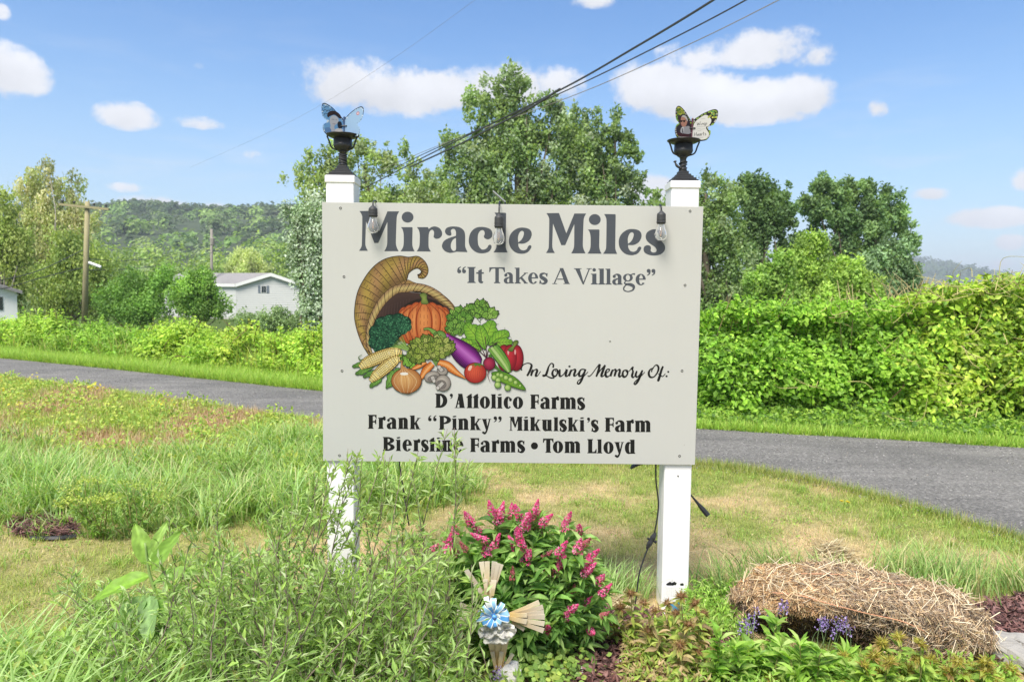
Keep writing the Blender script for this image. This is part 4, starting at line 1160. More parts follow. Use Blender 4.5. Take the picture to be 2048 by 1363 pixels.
# ---------------------------------------------------------------- serif letters for the other lines
class Glyphs:
    def __init__(s, pr, S, H, xh, e, t, col, slant_dot=False):
        s.pr, s.S, s.H, s.xh, s.e, s.t, s.col, s.sd = pr, S, H, xh, e, t, col, slant_dot
    def place(s, ch, x0, x1, base, cap):
        s.x0, s.base, s.cap = x0, base, cap
        s.W = (x1 - x0) / cap
        getattr(s, NAMES[ch])()
        s.pr.l = 1.0 + (s.pr.l - 1.0) % 6
    def P(s, pts): return [(s.x0 + u * s.cap, s.base - v * s.cap) for u, v in pts]
    def poly(s, pts): s.pr.poly(s.P(pts), s.col)
    def rib(s, pts, w_, n=6): s.pr.ribbon(s.P(pts), np.asarray(w_) * s.cap, s.col, n)
    def disc(s, u, v, r, ry=None, rot=0): s.pr.disc(s.x0 + u * s.cap, s.base - v * s.cap, r * s.cap, (ry or r) * s.cap, s.col, rot=rot, n=20)
    def ring(s, cx, cy, rx, ry, SL, SR, H, a0=0, a1=360, n=40):
        a = np.radians(np.linspace(a0, a1, n)); ci = cx + (SL - SR) / 2; ri = rx - (SL + SR) / 2; hi = ry - H
        A = [(cx + rx * math.cos(t), cy + ry * math.sin(t)) for t in a]; B = [(ci + ri * math.cos(t), cy + hi * math.sin(t)) for t in a]
        s.pr.strip(s.P(A), s.P(B), s.col)
    def stem(s, x0, x1, y0, y1, top='', bot='B', e=None):
        e = s.e if e is None else e; t = s.t; br = s.t * .9
        P = []
        P += [(x0 - e, y0), (x1 + e, y0), (x1 + e, y0 + t), (x1, y0 + t + br)] if bot == 'B' else [(x0, y0), (x1, y0)]
        if top == 'B': P += [(x1, y1 - t - br), (x1 + e, y1 - t), (x1 + e, y1), (x0 - e, y1), (x0 - e, y1 - t), (x0, y1 - t - br)]
        elif top == 'L': P += [(x1, y1), (x0 - e, y1 - t * .3), (x0 - e, y1 - t * 1.1), (x0, y1 - t - br)]
        else: P += [(x1, y1), (x0, y1)]
        if bot == 'B': P += [(x0, y0 + t + br), (x0 - e, y0 + t)]
        s.poly(P)
    # --- small letters
    def l(s): s.stem(s.e, s.W - s.e, 0, 1.0, 'L')
    def i(s):
        s.stem(s.e, s.W - s.e, 0, s.xh, 'L'); m_ = s.W / 2
        if s.sd: s.disc(m_, .955, .14, .055, rot=-.12)
        else: s.disc(m_ - .01, .91, .11)
    def n(s, x=0, w_=None, last=True):
        w_ = w_ or s.W; e, S = s.e, s.S
        s.stem(x + e, x + e + S, 0, s.xh, 'L')
        xr = x + w_ - e; s.stem(xr - S, xr, 0, s.xh * .72, '', 'B')
        cx = (x + e + S * .6 + xr) / 2; rx = (xr - x - e - S * .6) / 2
        s.ring(cx, s.xh * .70, rx, s.xh * .32, s.H, S, s.H * 1.6, 0, 150, 22)
    def m(s):
        e, S = s.e * .8, s.S; W = s.W; step = (W - 2 * e - S) / 2
        s.stem(e, e + S, 0, s.xh, 'L', e=e)
        for k in (1, 2):
            xr = e + S + step * k; s.stem(xr - S, xr, 0, s.xh * .72, '', 'B', e=e * .5)
            xl = xr - step - S * .4; s.ring((xl + xr) / 2, s.xh * .70, (xr - xl) / 2, s.xh * .32, s.H, S, s.H * 1.6, 0, 150, 22)
    def u(s):
        e, S = s.e, s.S; W = s.W
        s.stem(e, e + S, s.xh * .25, s.xh, 'L', ''); s.stem(W - e - S, W - e, 0, s.xh, 'L', 'B')
        s.ring((e + W - e - S * .6) / 2, s.xh * .30, (W - 2 * e - S * .6) / 2, s.xh * .32, S, s.H, s.H * 1.6, 180, 330, 22)
    def r(s):
        e, S = s.e, s.S; s.stem(e, e + S, 0, s.xh, 'L'); W = s.W
        s.rib([(e + S * .9, s.xh * .80), (e + S + (W - e - S) * .45, s.xh * .985), (W - .10, s.xh * .95)], [s.H, s.H * 2.2, s.H * 2.6])
        s.disc(W - .095, s.xh * .86, .095, .11)
    def t_(s):
        e, S = s.e, s.S; W = s.W; c = e + .02
        if s.sd:
            s.stem(c, c + S, 0, .80, '', 'B'); s.poly([(c, .80), (c + S, .80), (c + S, 1.0), (c + S * .75, 1.0), (c, .86)])
            s.poly([(0, s.xh - .10), (W, s.xh - .10), (W, s.xh - .02), (0, s.xh - .02)])
        else:
            s.poly([(c + .02, .14), (c + .02 + S, .14), (c + .02 + S, .88), (c + .02, .78)])
            s.ring(c + .02 + (W - c) * .52, .17, (W - c) * .52, .19, S, .02, .12, 180, 300, 18)
            s.poly([(0, s.xh - .10), (W, s.xh - .10), (W, s.xh + .0), (0, s.xh + .0)])
    def o(s): s.ring(s.W / 2, s.xh / 2, s.W / 2, s.xh / 2 + .02, s.S, s.S, s.H)
    def e_(s):
        W = s.W; s.ring(W / 2, s.xh / 2, W / 2, s.xh / 2 + .02, s.S, s.S * .8, s.H, 0, 322)
        s.poly([(s.S * .7, s.xh * .48), (W - .01, s.xh * .48), (W - .01, s.xh * .48 + s.H * 1.1), (s.S * .7, s.xh * .48 + s.H * 1.1)])
    def c(s):
        W = s.W; s.ring(W / 2, s.xh / 2, W / 2, s.xh / 2 + .02, s.S, s.S * .6, s.H * 1.2, 48, 318); s.disc(W - .11, s.xh * .76, .10, .12)
    def a(s):
        W, S, e = s.W, s.S, s.e; xr = W - e * .9
        s.stem(xr - S, xr, .0, s.xh * .72, '', 'B', e=e * .8)
        s.ring((xr + .06) / 2, s.xh * .70, (xr - .06) / 2, s.xh * .32, s.H, S, s.H * 1.4, 0, 170, 24)
        s.disc(.13, s.xh * .76, .10, .10)
        rx = (xr - S + .04) / 2 + .02
        s.ring(rx, s.xh * .26, rx, s.xh * .27 + .01, S * .92, .02, s.H, 75, 300, 26)
        s.rib([(rx * 1.0, s.xh * .515), (xr - S * .5, s.xh * .60)], [s.H * 1.1, s.H * 1.1])
    def s_(s):
        W = s.W; x = s.xh; S = s.S
        s.rib([(W - .05, x * .80), (W * .62, x * .965), (W * .22, x * .86), (W * .24, x * .62), (W * .55, x * .46), (W * .80, x * .27), (W * .62, x * .06), (W * .30, x * .03), (.04, x * .20)],
              [s.H, s.H * 1.3, S * .75, S * .95, S * 1.05, S * .95, S * .7, s.H * 1.2, s.H], 8)
        s.poly([(W - .03, x * .66), (W - .01, x * .98), (W - .07, x * .98), (W - .14, x * .86), (W - .08, x * .66)])
        s.poly([(.03, x * .34), (.0, x * .0), (.06, x * .0), (.14, x * .12), (.08, x * .34)])
    def k(s):
        e, S, W, x = s.e, s.S, s.W, s.xh; s.stem(e, e + S, 0, 1.0, 'L')
        s.rib([(e + S * .9, x * .42), (W - .13, x * .96)], [s.H * 1.2, s.H * 1.2])
        s.poly([(W - .26, x), (W, x), (W, x - s.t), (W - .26, x - s.t)])
        s.poly([(e + S + .02, x * .50), (e + S + .14, x * .64), (W - .06, .05), (W, .05), (W, 0), (W - S * 1.15, 0), (W - S * 1.1, .06)])
    def y(s):
        W, x, S = s.W, s.xh, s.S
        s.poly([(.04, x - s.t * .5), (.04 + S, x - s.t * .5), (W * .62, .12), (W * .46, -.04)])
        s.rib([(W - .11, x - s.t * .5), (W * .55, .02), (W * .36, -.20), (W * .18, -.22)], [s.H * 1.1, s.H * 1.3, s.H * 1.7, s.H * 1.6])
        s.disc(.11, -.16, .09, .08)
        s.poly([(0, x), (S + .10, x), (S + .10, x - s.t), (0, x - s.t)]); s.poly([(W - .22, x), (W, x), (W, x - s.t), (W - .22, x - s.t)])
    def d(s):
        W, S, e, x = s.W, s.S, s.e, s.xh; s.stem(W - e - S, W - e, 0, 1.0, 'L')
        rx = (W - e - S * .45) / 2; s.ring(rx, x / 2, rx, x / 2 + .02, S, S * .4, s.H * 1.2)
    def g(s):
        W = s.W; x = s.xh; r_ = W * .40
        s.ring(r_, x * .66, r_, x * .36, s.S * .8, s.S * .8, s.H)
        s.rib([(W * .62, x * .92), (W * .84, x * 1.0), (W * .98, x * .98)], [s.H, s.H * 1.3, s.H * 1.8])
        s.rib([(W * .22, x * .34), (W * .12, x * .18), (W * .25, x * .07), (W * .60, x * .02), (W * .86, -.10), (W * .80, -.32), (W * .42, -.42), (W * .10, -.34), (W * .08, -.16), (W * .30, x * .05)],
              [s.H, s.H * 1.2, s.H * 1.8, s.S * .9, s.S * .85, s.H * 1.6, s.H * 1.1, s.H * 1.3, s.H * 1.4, s.H], 8)
    # --- capitals
    def D(s):
        W, S, e = s.W, s.S, s.e; s.stem(e, e + S, 0, 1, 'B')
        cx = e + S * .9; s.ring(cx, .5, W - cx, .5, 0, S * 1.05, s.H, -90, 90, 30)
    def B_(s):
        W, S, e = s.W, s.S, s.e; s.stem(e, e + S, 0, 1, 'B'); cx = e + S * .9
        s.ring(cx, .755, W - cx - .04, .245, 0, S, s.H, -90, 90, 22); s.ring(cx, .27, W - cx, .27, 0, S * 1.05, s.H, -90, 90, 22)
    def P_(s):
        W, S, e = s.W, s.S, s.e; s.stem(e, e + S, 0, 1, 'B'); cx = e + S * .9
        s.ring(cx, .70, W - cx, .30, 0, S * 1.05, s.H, -90, 90, 24)
    def F_(s):
        W, S, e = s.W, s.S, s.e; s.stem(e, e + S, 0, 1, 'B')
        s.poly([(e + S * .5, 1), (W, 1), (W, .72), (W - .04, .72), (W - .12, .90), (W - .25, 1 - s.H * 1.2), (e + S * .5, 1 - s.H * 1.2)])
        s.poly([(e + S * .8, .46), (e + S * .8, .55), (W - .12, .56), (W - .09, .68), (W - .02, .68), (W - .02, .33), (W - .09, .33), (W - .12, .45)])
    def L_(s):
        W, S, e = s.W, s.S, s.e; s.stem(e, e + S, 0, 1, 'B')
        s.poly([(e + S * .5, 0), (W, 0), (W, .30), (W - .05, .30), (W - .13, .12), (W - .25, s.H * 1.2), (e + S * .5, s.H * 1.2)])
    def T_(s):
        W, S = s.W, s.S; m_ = W / 2; s.stem(m_ - S / 2, m_ + S / 2, 0, .97, '', 'B')
        s.poly([(0, 1), (W, 1), (W + .01, .70), (W - .04, .70), (W - .12, .88), (W - .22, 1 - s.H * 1.3), (.22, 1 - s.H * 1.3), (.12, .88), (.04, .70), (-.01, .70)])
    def I_(s): s.stem(s.e, s.W - s.e, 0, 1, 'B')
    def A_(s):
        W, S, H = s.W, s.S, s.H; m_ = W * .5 - S * .15
        ax = m_
        s.poly([(ax - S * .28, 1), (ax + S * .75, 1), (W - .04, .03), (W - .06 - S * 1.12, .03)])
        s.rib([(ax + .0, .93), (.12, .03)], [H * 1.15, H * 1.15])
        s.poly([(W * .28, .27), (W * .72, .27), (W * .72, .27 + H), (W * .28, .27 + H)])
        s.poly([(0, 0), (.30, 0), (.30, s.t), (0, s.t)]); s.poly([(W - S - .18, 0), (W, 0), (W, s.t), (W - S - .18, s.t)])
    def V_(s):
        W, S, H = s.W, s.S, s.H; c = W * .52
        s.poly([(.08, .97), (.12 + S * 1.1, .97), (c + S * .30, -.01), (c - S * .12, -.01)])
        s.rib([(W - .15, .97), (c + .02, .05)], [H * 1.15, H * 1.15])
        s.poly([(0, 1), (S + .26, 1), (S + .26, 1 - s.t), (0, 1 - s.t)]); s.poly([(W - .32, 1), (W, 1), (W, 1 - s.t), (W - .32, 1 - s.t)])
    def M_(s):
        W, S, H, e = s.W, s.S, s.H, s.e
        s.stem(W - e - S, W - e, 0, 1, '', 'B'); s.poly([(.04, 1), (.06 + S * .95, 1), (W * .47, .22), (W * .40, .22)])
        s.rib([(.11, .95), (.11, .03)], [H, H]); s.rib([(W - e - S * .9, .97), (W * .435, .28)], [H * 1.2, H * 1.2])
        s.poly([(0, 0), (.22, 0), (.22, s.t), (0, s.t)]); s.poly([(0, 1), (.2, 1), (.2, 1 - s.t), (0, 1 - s.t)]); s.poly([(W - e - S - .05, 1), (W, 1), (W, 1 - s.t), (W - e - S - .05, 1 - s.t)])
    # --- quotes and bullet
    def q1(s):
        for o_ in (0, s.W * .53):
            s.disc(o_ + .13, .72, .125); s.rib([(o_ + .04, .73), (o_ + .09, .90), (o_ + .23, 1.01)], [.08, .09, .04])
    def q2(s):
        for o_ in (0, s.W * .53):
            s.disc(o_ + s.W * .44 - .13, .89, .125); s.rib([(o_ + s.W * .44 - .04, .88), (o_ + s.W * .44 - .09, .71), (o_ + s.W * .44 - .23, .60)], [.08, .09, .04])
    def ap(s):
        s.disc(s.W * .42, .89, .11); s.rib([(s.W * .42 + .07, .90), (s.W * .42 + .04, .75), (s.W * .12, .64)], [.06, .08, .03])
    def bu(s): s.disc(s.W / 2, .47, s.W / 2)
NAMES = {'l': 'l', 'i': 'i', 'n': 'n', 'm': 'm', 'u': 'u', 'r': 'r', 't': 't_', 'o': 'o', 'e': 'e_', 'c': 'c', 'a': 'a', 's': 's_', 'k': 'k', 'y': 'y', 'd': 'd', 'g': 'g',
         'D': 'D', 'B': 'B_', 'P': 'P_', 'F': 'F_', 'L': 'L_', 'T': 'T_', 'I': 'I_', 'A': 'A_', 'V': 'V_', 'M': 'M_', '“': 'q1', '”': 'q2', '’': 'ap', '•': 'bu'}
def textline(name, label, frames_):
    mb = MB()
    for (ox, oy, sc, style, cap, b0, b1, items) in frames_:
        pr = Print(ox, oy, sc); pr.mb = mb
        G = Glyphs(pr, *style)
        for ch, x0, x1 in items:
            xm = (x0 + x1) / 2; base = b0[1] + (b1[1] - b0[1]) * (xm - b0[0]) / (b1[0] - b0[0])
            G.place(ch, x0, x1, base, cap)
    return mb.build(name, M_PRINT, sign, label=label)
ST_SUB = (.225, .065, .68, .085, .045, SLATE, False)
ST_BOT = (.295, .085, .82, .055, .045, INK, True)
textline('subtitle_lettering', 'line reading It Takes A Village in quotation marks', [(900, 515, 4.763, ST_SUB, 152, (200, 241), (1870, 261),
    [('“', 68, 155), ('I', 165, 245), ('t', 250, 322), ('T', 375, 522), ('a', 512, 610), ('k', 615, 742), ('e', 744, 840), ('s', 850, 932), ('A', 975, 1142), ('V', 1180, 1350), ('i', 1342, 1408),
     ('l', 1412, 1478), ('l', 1480, 1540), ('a', 1545, 1645), ('g', 1648, 1765), ('e', 1768, 1865), ('”', 1875, 1960)])])
textline('names_lettering', 'first line of farm names in bold black letters', [(860, 775, 6.4, ST_BOT, 183, (70, 255), (1980, 276),
    [('D', 68, 222), ('’', 255, 298), ('A', 315, 450), ('t', 467, 540), ('t', 548, 622), ('o', 637, 768), ('l', 778, 850), ('i', 858, 928), ('c', 942, 1050), ('o', 1060, 1192), ('F', 1283, 1395), ('a', 1410, 1540), ('r', 1550, 1655), ('m', 1662, 1872), ('s', 1888, 1980)])])
textline('names_lettering', 'second line of farm names in bold black letters', [(725, 820, 6.827, ST_BOT, 190, (75, 250), (1900, 275),
    [('F', 75, 192), ('r', 212, 318), ('a', 330, 468), ('n', 485, 628), ('k', 645, 792), ('“', 895, 1025), ('P', 1045, 1210), ('i', 1220, 1292), ('n', 1303, 1452), ('k', 1468, 1617), ('y', 1628, 1758), ('”', 1785, 1905)]),
    (1010, 820, 6.606, ST_BOT, 185, (58, 268), (1928, 288),
    [('M', 58, 234), ('i', 243, 315), ('k', 328, 470), ('u', 485, 625), ('l', 640, 708), ('s', 722, 812), ('k', 828, 968), ('i', 983, 1053), ('’', 1085, 1130), ('s', 1142, 1232), ('F', 1320, 1440), ('a', 1452, 1588), ('r', 1600, 1705), ('m', 1715, 1928)])])
textline('names_lettering', 'third line of farm names in bold black letters', [(725, 820, 6.827, ST_BOT, 190, (278, 552), (1700, 570),
    [('B', 278, 440), ('i', 455, 527), ('e', 545, 675), ('r', 692, 790), ('s', 806, 898), ('t', 910, 990), ('i', 1000, 1072), ('n', 1083, 1230), ('e', 1240, 1378), ('F', 1470, 1592), ('a', 1608, 1745), ('r', 1760, 1870), ('m', 1876, 2092)]),
    (1010, 820, 6.606, ST_BOT, 187, (200, 554), (1720, 574),
    [('s', 166, 260), ('•', 342, 436), ('T', 503, 640), ('o', 632, 768), ('m', 785, 998), ('L', 1088, 1210), ('l', 1216, 1285), ('o', 1300, 1435), ('y', 1445, 1572), ('d', 1583, 1722)])])
# script line
scr = Print(1030, 710, 6.4)
def pen(s, *w_):
    P = [tuple(float(v) for v in p.split(',')) for p in s.split()]
    scr.ribbon(P, [w_[min(i, len(w_) - 1)] * 1.25 + 2.5 for i in range(len(P))], INK, 7); scr.l = 1.0 + (scr.l - 1.0) % 8
TK, TN = 22, 8
pen('92,195 78,175 100,128 150,103 195,108 212,135 190,200 155,265', 8, 14, 10, 9, 12, TK, TK, 18)                       # I
pen('232,182 218,215 205,264', 12, TK, 18); pen('215,240 245,195 275,180 284,200 270,240 266,266 292,258 328,205', 6, 8, 14, TK, TK, 18, 8, 7)
pen('488,160 490,118 462,105 432,145 415,200 395,250 362,268 358,252 400,262 455,288 505,292', 16, 15, 10, 14, TK, TK, 12, 8, 9, 14, 10)   # L
pen('520,178 492,190 478,235 495,268 525,262 545,220 538,185 515,180 520,205 545,205 565,195', 10, 14, TK, TK, 14, 16, 16, 9, 7, 7, 6)
pen('575,180 570,225 572,262 590,268 625,240 655,185 645,178', 14, TK, TK, 12, 9, 8, 7)                               # v
pen('670,180 655,225 650,262 672,265 705,215', 14, TK, TK, 10, 7); scr.disc(697, 143, 15, 13, INK)
pen('722,182 705,225 692,268', 13, TK, 18); pen('700,240 735,192 768,180 772,200 758,240 758,264 785,255 815,220', 6, 8, 14, TK, TK, 18, 9, 7)
pen('895,182 850,182 825,215 822,262 850,262 885,215', 12, 12, 20, TK, 12, 8); pen('905,178 880,240 850,320 820,364 798,358 812,325 870,280 935,212', 15, TK, TK, 16, 12, 8, 8, 6)
pen('930,262 950,270 985,240 1040,165 1082,112', 10, 9, 8, 8, 12); pen('1085,112 1070,190 1040,275', TK, 24, 16); pen('1045,262 1100,185 1155,125', 8, 9, 14); pen('1155,125 1125,200 1105,262 1125,272', 16, 24, TK, 14)
pen('1125,272 1160,235 1205,200 1205,180 1175,185 1158,230 1168,272 1200,268 1228,238', 8, 8, 9, 14, 12, TK, TK, 10, 7)  # e
pen('1250,182 1235,225 1222,270', 12, TK, 18); pen('1230,240 1262,192 1288,182 1288,215 1272,270', 6, 8, 16, TK, 18); pen('1282,240 1315,192 1340,182 1340,215 1330,258 1342,276 1372,250', 6, 8, 16, TK, TK, 14, 7)
pen('1420,188 1388,202 1378,245 1392,276 1425,265 1442,225 1435,195 1418,192 1430,215 1465,200', 10, 14, TK, TK, 14, 16, 14, 8, 7, 6)
pen('1465,200 1495,160 1512,150 1505,175 1492,172 1510,205 1498,262 1510,285 1535,265', 7, 8, 10, 12, 10, 18, TK, 14, 7)
pen('1560,200 1545,250 1558,280 1590,255 1625,200', 14, TK, 14, 9, 12); pen('1632,190 1605,260 1570,335 1540,372 1525,358 1555,320 1610,270 1662,215', 15, TK, TK, 14, 12, 8, 8, 6)
pen('1775,160 1730,185 1712,230 1728,276 1775,278 1820,225 1838,165 1820,128 1790,135 1755,185 1748,215', 9, 14, TK, 20, 12, 14, 20, 16, 9, 10, 12)
pen('1895,140 1875,190 1850,270 1828,322 1842,325 1858,280 1870,262 1890,272 1925,235', 16, TK, TK, 14, 10, 10, 9, 8, 6); pen('1830,240 1870,245', 6, 7)
scr.disc(1962, 212, 14, 12, INK); scr.disc(1940, 268, 14, 13, INK)
scr.mb.build('script_lettering', M_PRINT, sign, label='handwritten line reading In Loving Memory Of')

# ---------------------------------------------------------------- cornucopia picture printed on the board
pc = Print(690, 490, 4.397)
LINE = (.035, .025, .02)
def lerp(a, b, t): return np.asarray(a) * (1 - t) + np.asarray(b) * t
# horn: strip between the outer and the inner outline
Oc = spline([(215, 978), (150, 870), (100, 730), (82, 600), (105, 430), (165, 300), (250, 190), (350, 122), (470, 95), (560, 105), (640, 98), (700, 140), (730, 200), (725, 255), (690, 292), (645, 288)], 8)
Ic = spline([(235, 960), (215, 880), (205, 790), (222, 690), (262, 590), (310, 500), (370, 420), (440, 370), (520, 340), (545, 300), (560, 250), (600, 215), (640, 205), (668, 225), (665, 245), (645, 258)], 8)
n_ = len(Oc); K = 9
TAN, OLV, DKB = (.38, .235, .11), (.40, .31, .07), (.20, .12, .06)
prev = None
for r in range(K):
    f0, f1 = r / K, (r + 1) / K
    A = Oc * (1 - f0) + Ic * f0; B = Oc * (1 - f1) + Ic * f1
    tt = np.linspace(0, 1, n_)
    def cc(f):
        w_ = .5 + .5 * np.sin(tt * 40 + f * 5)
        base = lerp(np.array(TAN)[None], np.array(OLV)[None], (w_ * .8)[:, None]); sh_ = .55 + .65 * math.sin(PI * min(1, f * 1.15 + .05))
        return base * sh_ + (np.array(DKB) * .15)
    pc.strip(A, B, cc(f0), cc(f1)); pc.l -= .4
pc.up(1)
# right part of the horn over the mouth
pc.blob([(545, 305), (600, 325), (680, 352), (780, 385), (880, 450), (950, 520), (985, 590), (940, 600), (840, 520), (740, 440), (600, 390), (480, 380), (430, 390), (470, 345)], OLV, TAN, LINE, 3, corner=None)
for k in range(0, n_, 4):                     # weave across the horn, bent forward
    A, B = Oc[k], Ic[min(n_ - 1, k + 6)]
    m_ = (A + B) / 2 + np.array([-6, -14])
    pc.ribbon([A, m_, B], [3, 6.5, 4], (.08, .05, .03), 5)
for f in (.12, .25, .38, .5, .62, .74, .86):  # dashes along it
    Q = Oc * (1 - f) + Ic * f
    for k in range(2, n_ - 4, 5):
        j = k + int(rng.integers(0, 2)); pc.ribbon(Q[j:j + 3], 3.6, (.12, .07, .04), smooth=False); pc.l -= .3
pc.up(1)
pc.ribbon(np.vstack([Oc, Ic[::-1]]), 5, LINE, smooth=False)
# dark mouth
pc.blob([(255, 900), (235, 760), (270, 620), (330, 520), (420, 440), (520, 415), (640, 420), (760, 455), (860, 520), (960, 600), (900, 760), (600, 800), (380, 900)], (.045, .028, .030), (.10, .06, .05))
for k in range(26):
    x = 290 + k * 25; pc.ribbon([(x, 470 + abs(x - 560) * .35), (x - 12, 640)], 2, (.15, .09, .075), smooth=False); pc.l -= .4
pc.up(1)
# rope rim
rim = spline([(232, 950), (205, 860), (218, 720), (262, 600), (340, 480), (440, 395), (540, 378), (640, 372), (740, 398), (840, 460), (920, 530), (978, 595)], 9)
rw = np.interp(np.linspace(0, 1, len(rim)), [0, .15, .4, .8, 1], [14, 44, 70, 66, 20])
pc.ribbon(np.column_stack([rim]), rw + 7, LINE, smooth=False)
T = np.gradient(rim, axis=0); T /= np.linalg.norm(T, axis=1)[:, None]; N = np.stack([-T[:, 1], T[:, 0]], -1)
pc.strip(rim + N * rw[:, None] / 2, rim, (.34, .22, .10), (.62, .50, .22)); pc.strip(rim, rim - N * rw[:, None] / 2, (.62, .50, .22), (.36, .22, .13))
for k in range(2, len(rim) - 4, 3):
    pc.ribbon([rim[k] + N[k] * rw[k] * .5, rim[k + 2], rim[k + 4] - N[k + 4] * rw[k + 4] * .5], [6, 5, 6] if k % 2 else [3, 2, 3], LINE, 4); pc.l -= .3
pc.up(1)
# pumpkin
OR, DO, LO = (.70, .22, .05), (.48, .10, .03), (.82, .36, .13)
pc.disc(695, 690, 246, 222, LINE)
for cxo, rx in ((-175, 66), (175, 66), (-125, 78), (128, 78), (-66, 82), (70, 82), (0, 78)):
    pc.disc(695 + cxo, 690 + abs(cxo) * .06, rx, 214 - abs(cxo) * .33, LO, edge=DO, hl=(-.1, -.25), n=30)
    for s_ in (-1, 1):
        pc.ribbon([(695 + cxo * .35 + s_ * 8, 500), (695 + cxo + s_ * rx * .75, 600), (695 + cxo + s_ * rx * .85, 720), (695 + cxo * .7 + s_ * rx * .5, 870)], [4, 7, 7, 5], (.25, .05, .02), 5)
    for q in (-.4, 0, .4):
        for z in range(5):
            y0 = 545 + z * 62 + rng.uniform(-8, 8); xo = 695 + cxo * (1 - .0) + q * rx
            pc.ribbon([(xo, y0), (xo + q * 6, y0 + 34)], 3.4, (.22, .06, .03), smooth=False); pc.l -= .4
pc.up(1)
pc.blob([(668, 510), (672, 470), (655, 435), (690, 418), (718, 432), (722, 470), (734, 512), (700, 520)], (.30, .38, .10), (.12, .18, .05), LINE, 3)
# broccoli
bro = [(330, 700, 70), (400, 680, 70), (470, 670, 70), (530, 680, 52), (280, 770, 70), (350, 770, 78), (430, 750, 76), (500, 730, 55), (270, 850, 62), (340, 850, 76), (410, 830, 60), (300, 900, 50), (550, 720, 34)]
for x, y, r_ in bro: pc.disc(x, y, r_ + 4, r_ + 4, (.006, .02, .015))
for x, y, r_ in bro: pc.disc(x, y, r_, r_, (.03, .13, .07), edge=(.008, .045, .03))
for k in range(620):
    x, y, r_ = bro[rng.integers(len(bro))]; a = rng.uniform(0, 2 * PI); q = r_ * math.sqrt(rng.random())
    s_ = rng.uniform(4, 8); pc.disc(x + math.cos(a) * q, y + math.sin(a) * q, s_, s_, [(.05, .20, .10), (.09, .28, .15), (.012, .05, .035), (.03, .12, .07)][rng.integers(4)], n=6); pc.l -= .48
pc.up(1)
# leafy greens
def leafy(cx, cy, rx, ry, n_, s0, s1, cols, line=(.03, .07, .02), bias=0.0):
    for k in range(n_):
        a = rng.uniform(0, 2 * PI); q = math.sqrt(rng.random()); x = cx + math.cos(a) * rx * q; y = cy + math.sin(a) * ry * q
        s_ = rng.uniform(s0, s1); th_ = math.atan2(y - cy - ry * .6, x - cx) + rng.normal() * .4 + bias
        P = []
        for j, (fr, fs) in enumerate([(-.5, .0), (-.25, .42), (0, .30), (.2, .48), (.45, .25), (.8, .0), (.45, -.25), (.2, -.48), (0, -.30), (-.25, -.42)]):
            P.append((x + (math.cos(th_) * fr - math.sin(th_) * fs) * s_, y + (math.sin(th_) * fr + math.cos(th_) * fs) * s_))
        c = cols[rng.integers(len(cols))]
        pc.poly([(x + (p[0] - x) * 1.22, y + (p[1] - y) * 1.22) for p in P], line); pc.poly(P, c)
        pc.ribbon([P[0], P[5]], 2.6, line, smooth=False); pc.l -= 1.1
    pc.up(1.5)
for P in ([(1190, 690), (1190, 600), (1200, 540)], [(1190, 660), (1250, 610), (1300, 590)], [(1190, 680), (1140, 620), (1100, 590)]): pc.ribbon(P, 6, (.20, .28, .16), 4)
leafy(1200, 560, 60, 60, 50, 36, 56, [(.26, .48, .09), (.34, .56, .12), (.18, .38, .07)])
leafy(1120, 590, 80, 50, 50, 32, 52, [(.26, .48, .09), (.34, .56, .12), (.18, .38, .07)])
leafy(1010, 640, 90, 80, 80, 32, 52, [(.22, .44, .08), (.30, .52, .11), (.15, .34, .06)])
leafy(980, 730, 90, 60, 50, 32, 50, [(.20, .40, .08), (.27, .48, .10), (.13, .30, .06)])
leafy(1275, 600, 50, 34, 26, 32, 48, [(.26, .48, .09), (.36, .58, .14)])
def bigleaf(P, stem, veins, c0=(.36, .62, .08), c1=(.17, .40, .05)):
    Q = pc.blob(P, c0, c1, (.03, .07, .02), 4)
    c = np.mean(Q, 0)
    pc.ribbon(stem, [5, 3], (.06, .10, .03), 4)
    for a, b in veins: pc.ribbon([a, b], 2.4, (.05, .12, .03), smooth=False)
def autoleaf(base, tip, wd, c0=(.36, .62, .08), c1=(.17, .40, .05)):
    b_ = np.array(base, float); t_ = np.array(tip, float); d = t_ - b_; L = np.linalg.norm(d); d /= L; n2 = np.array([-d[1], d[0]])
    P = [b_]
    for f, s_ in ((.12, .35), (.25, .75), (.35, .70), (.45, 1.0), (.58, .9), (.70, .95), (.82, .6), (.92, .5)): P.append(b_ + d * L * f + n2 * wd * s_ * (1 + rng.normal() * .08))
    P.append(t_)
    for f, s_ in reversed(((.12, .35), (.25, .75), (.35, .70), (.45, 1.0), (.58, .9), (.70, .95), (.82, .6), (.92, .5))): P.append(b_ + d * L * f - n2 * wd * s_ * (1 + rng.normal() * .08))
    vs = []
    for f in (.2, .35, .5, .65, .8):
        for s_ in (-1, 1): vs.append((b_ + d * L * f, b_ + d * L * min(.96, f + .16) + n2 * s_ * wd * .75))
    bigleaf(P, [b_, t_], vs, c0, c1)
autoleaf((1190, 900), (1010, 840), 60); autoleaf((1200, 860), (1060, 690), 78); autoleaf((1215, 880), (1300, 660), 80); autoleaf((1230, 920), (1180, 700), 62)
autoleaf((1260, 880), (1440, 760), 66); autoleaf((1290, 860), (1475, 850), 46); autoleaf((1200, 920), (1080, 900), 40)
for P in ([(1240, 990), (1200, 900), (1150, 830)], [(1242, 990), (1240, 880), (1230, 800)], [(1246, 990), (1270, 900), (1350, 850)], [(1240, 985), (1180, 930), (1120, 890)]): pc.ribbon(P, 7, (.09, .02, .05), 4)
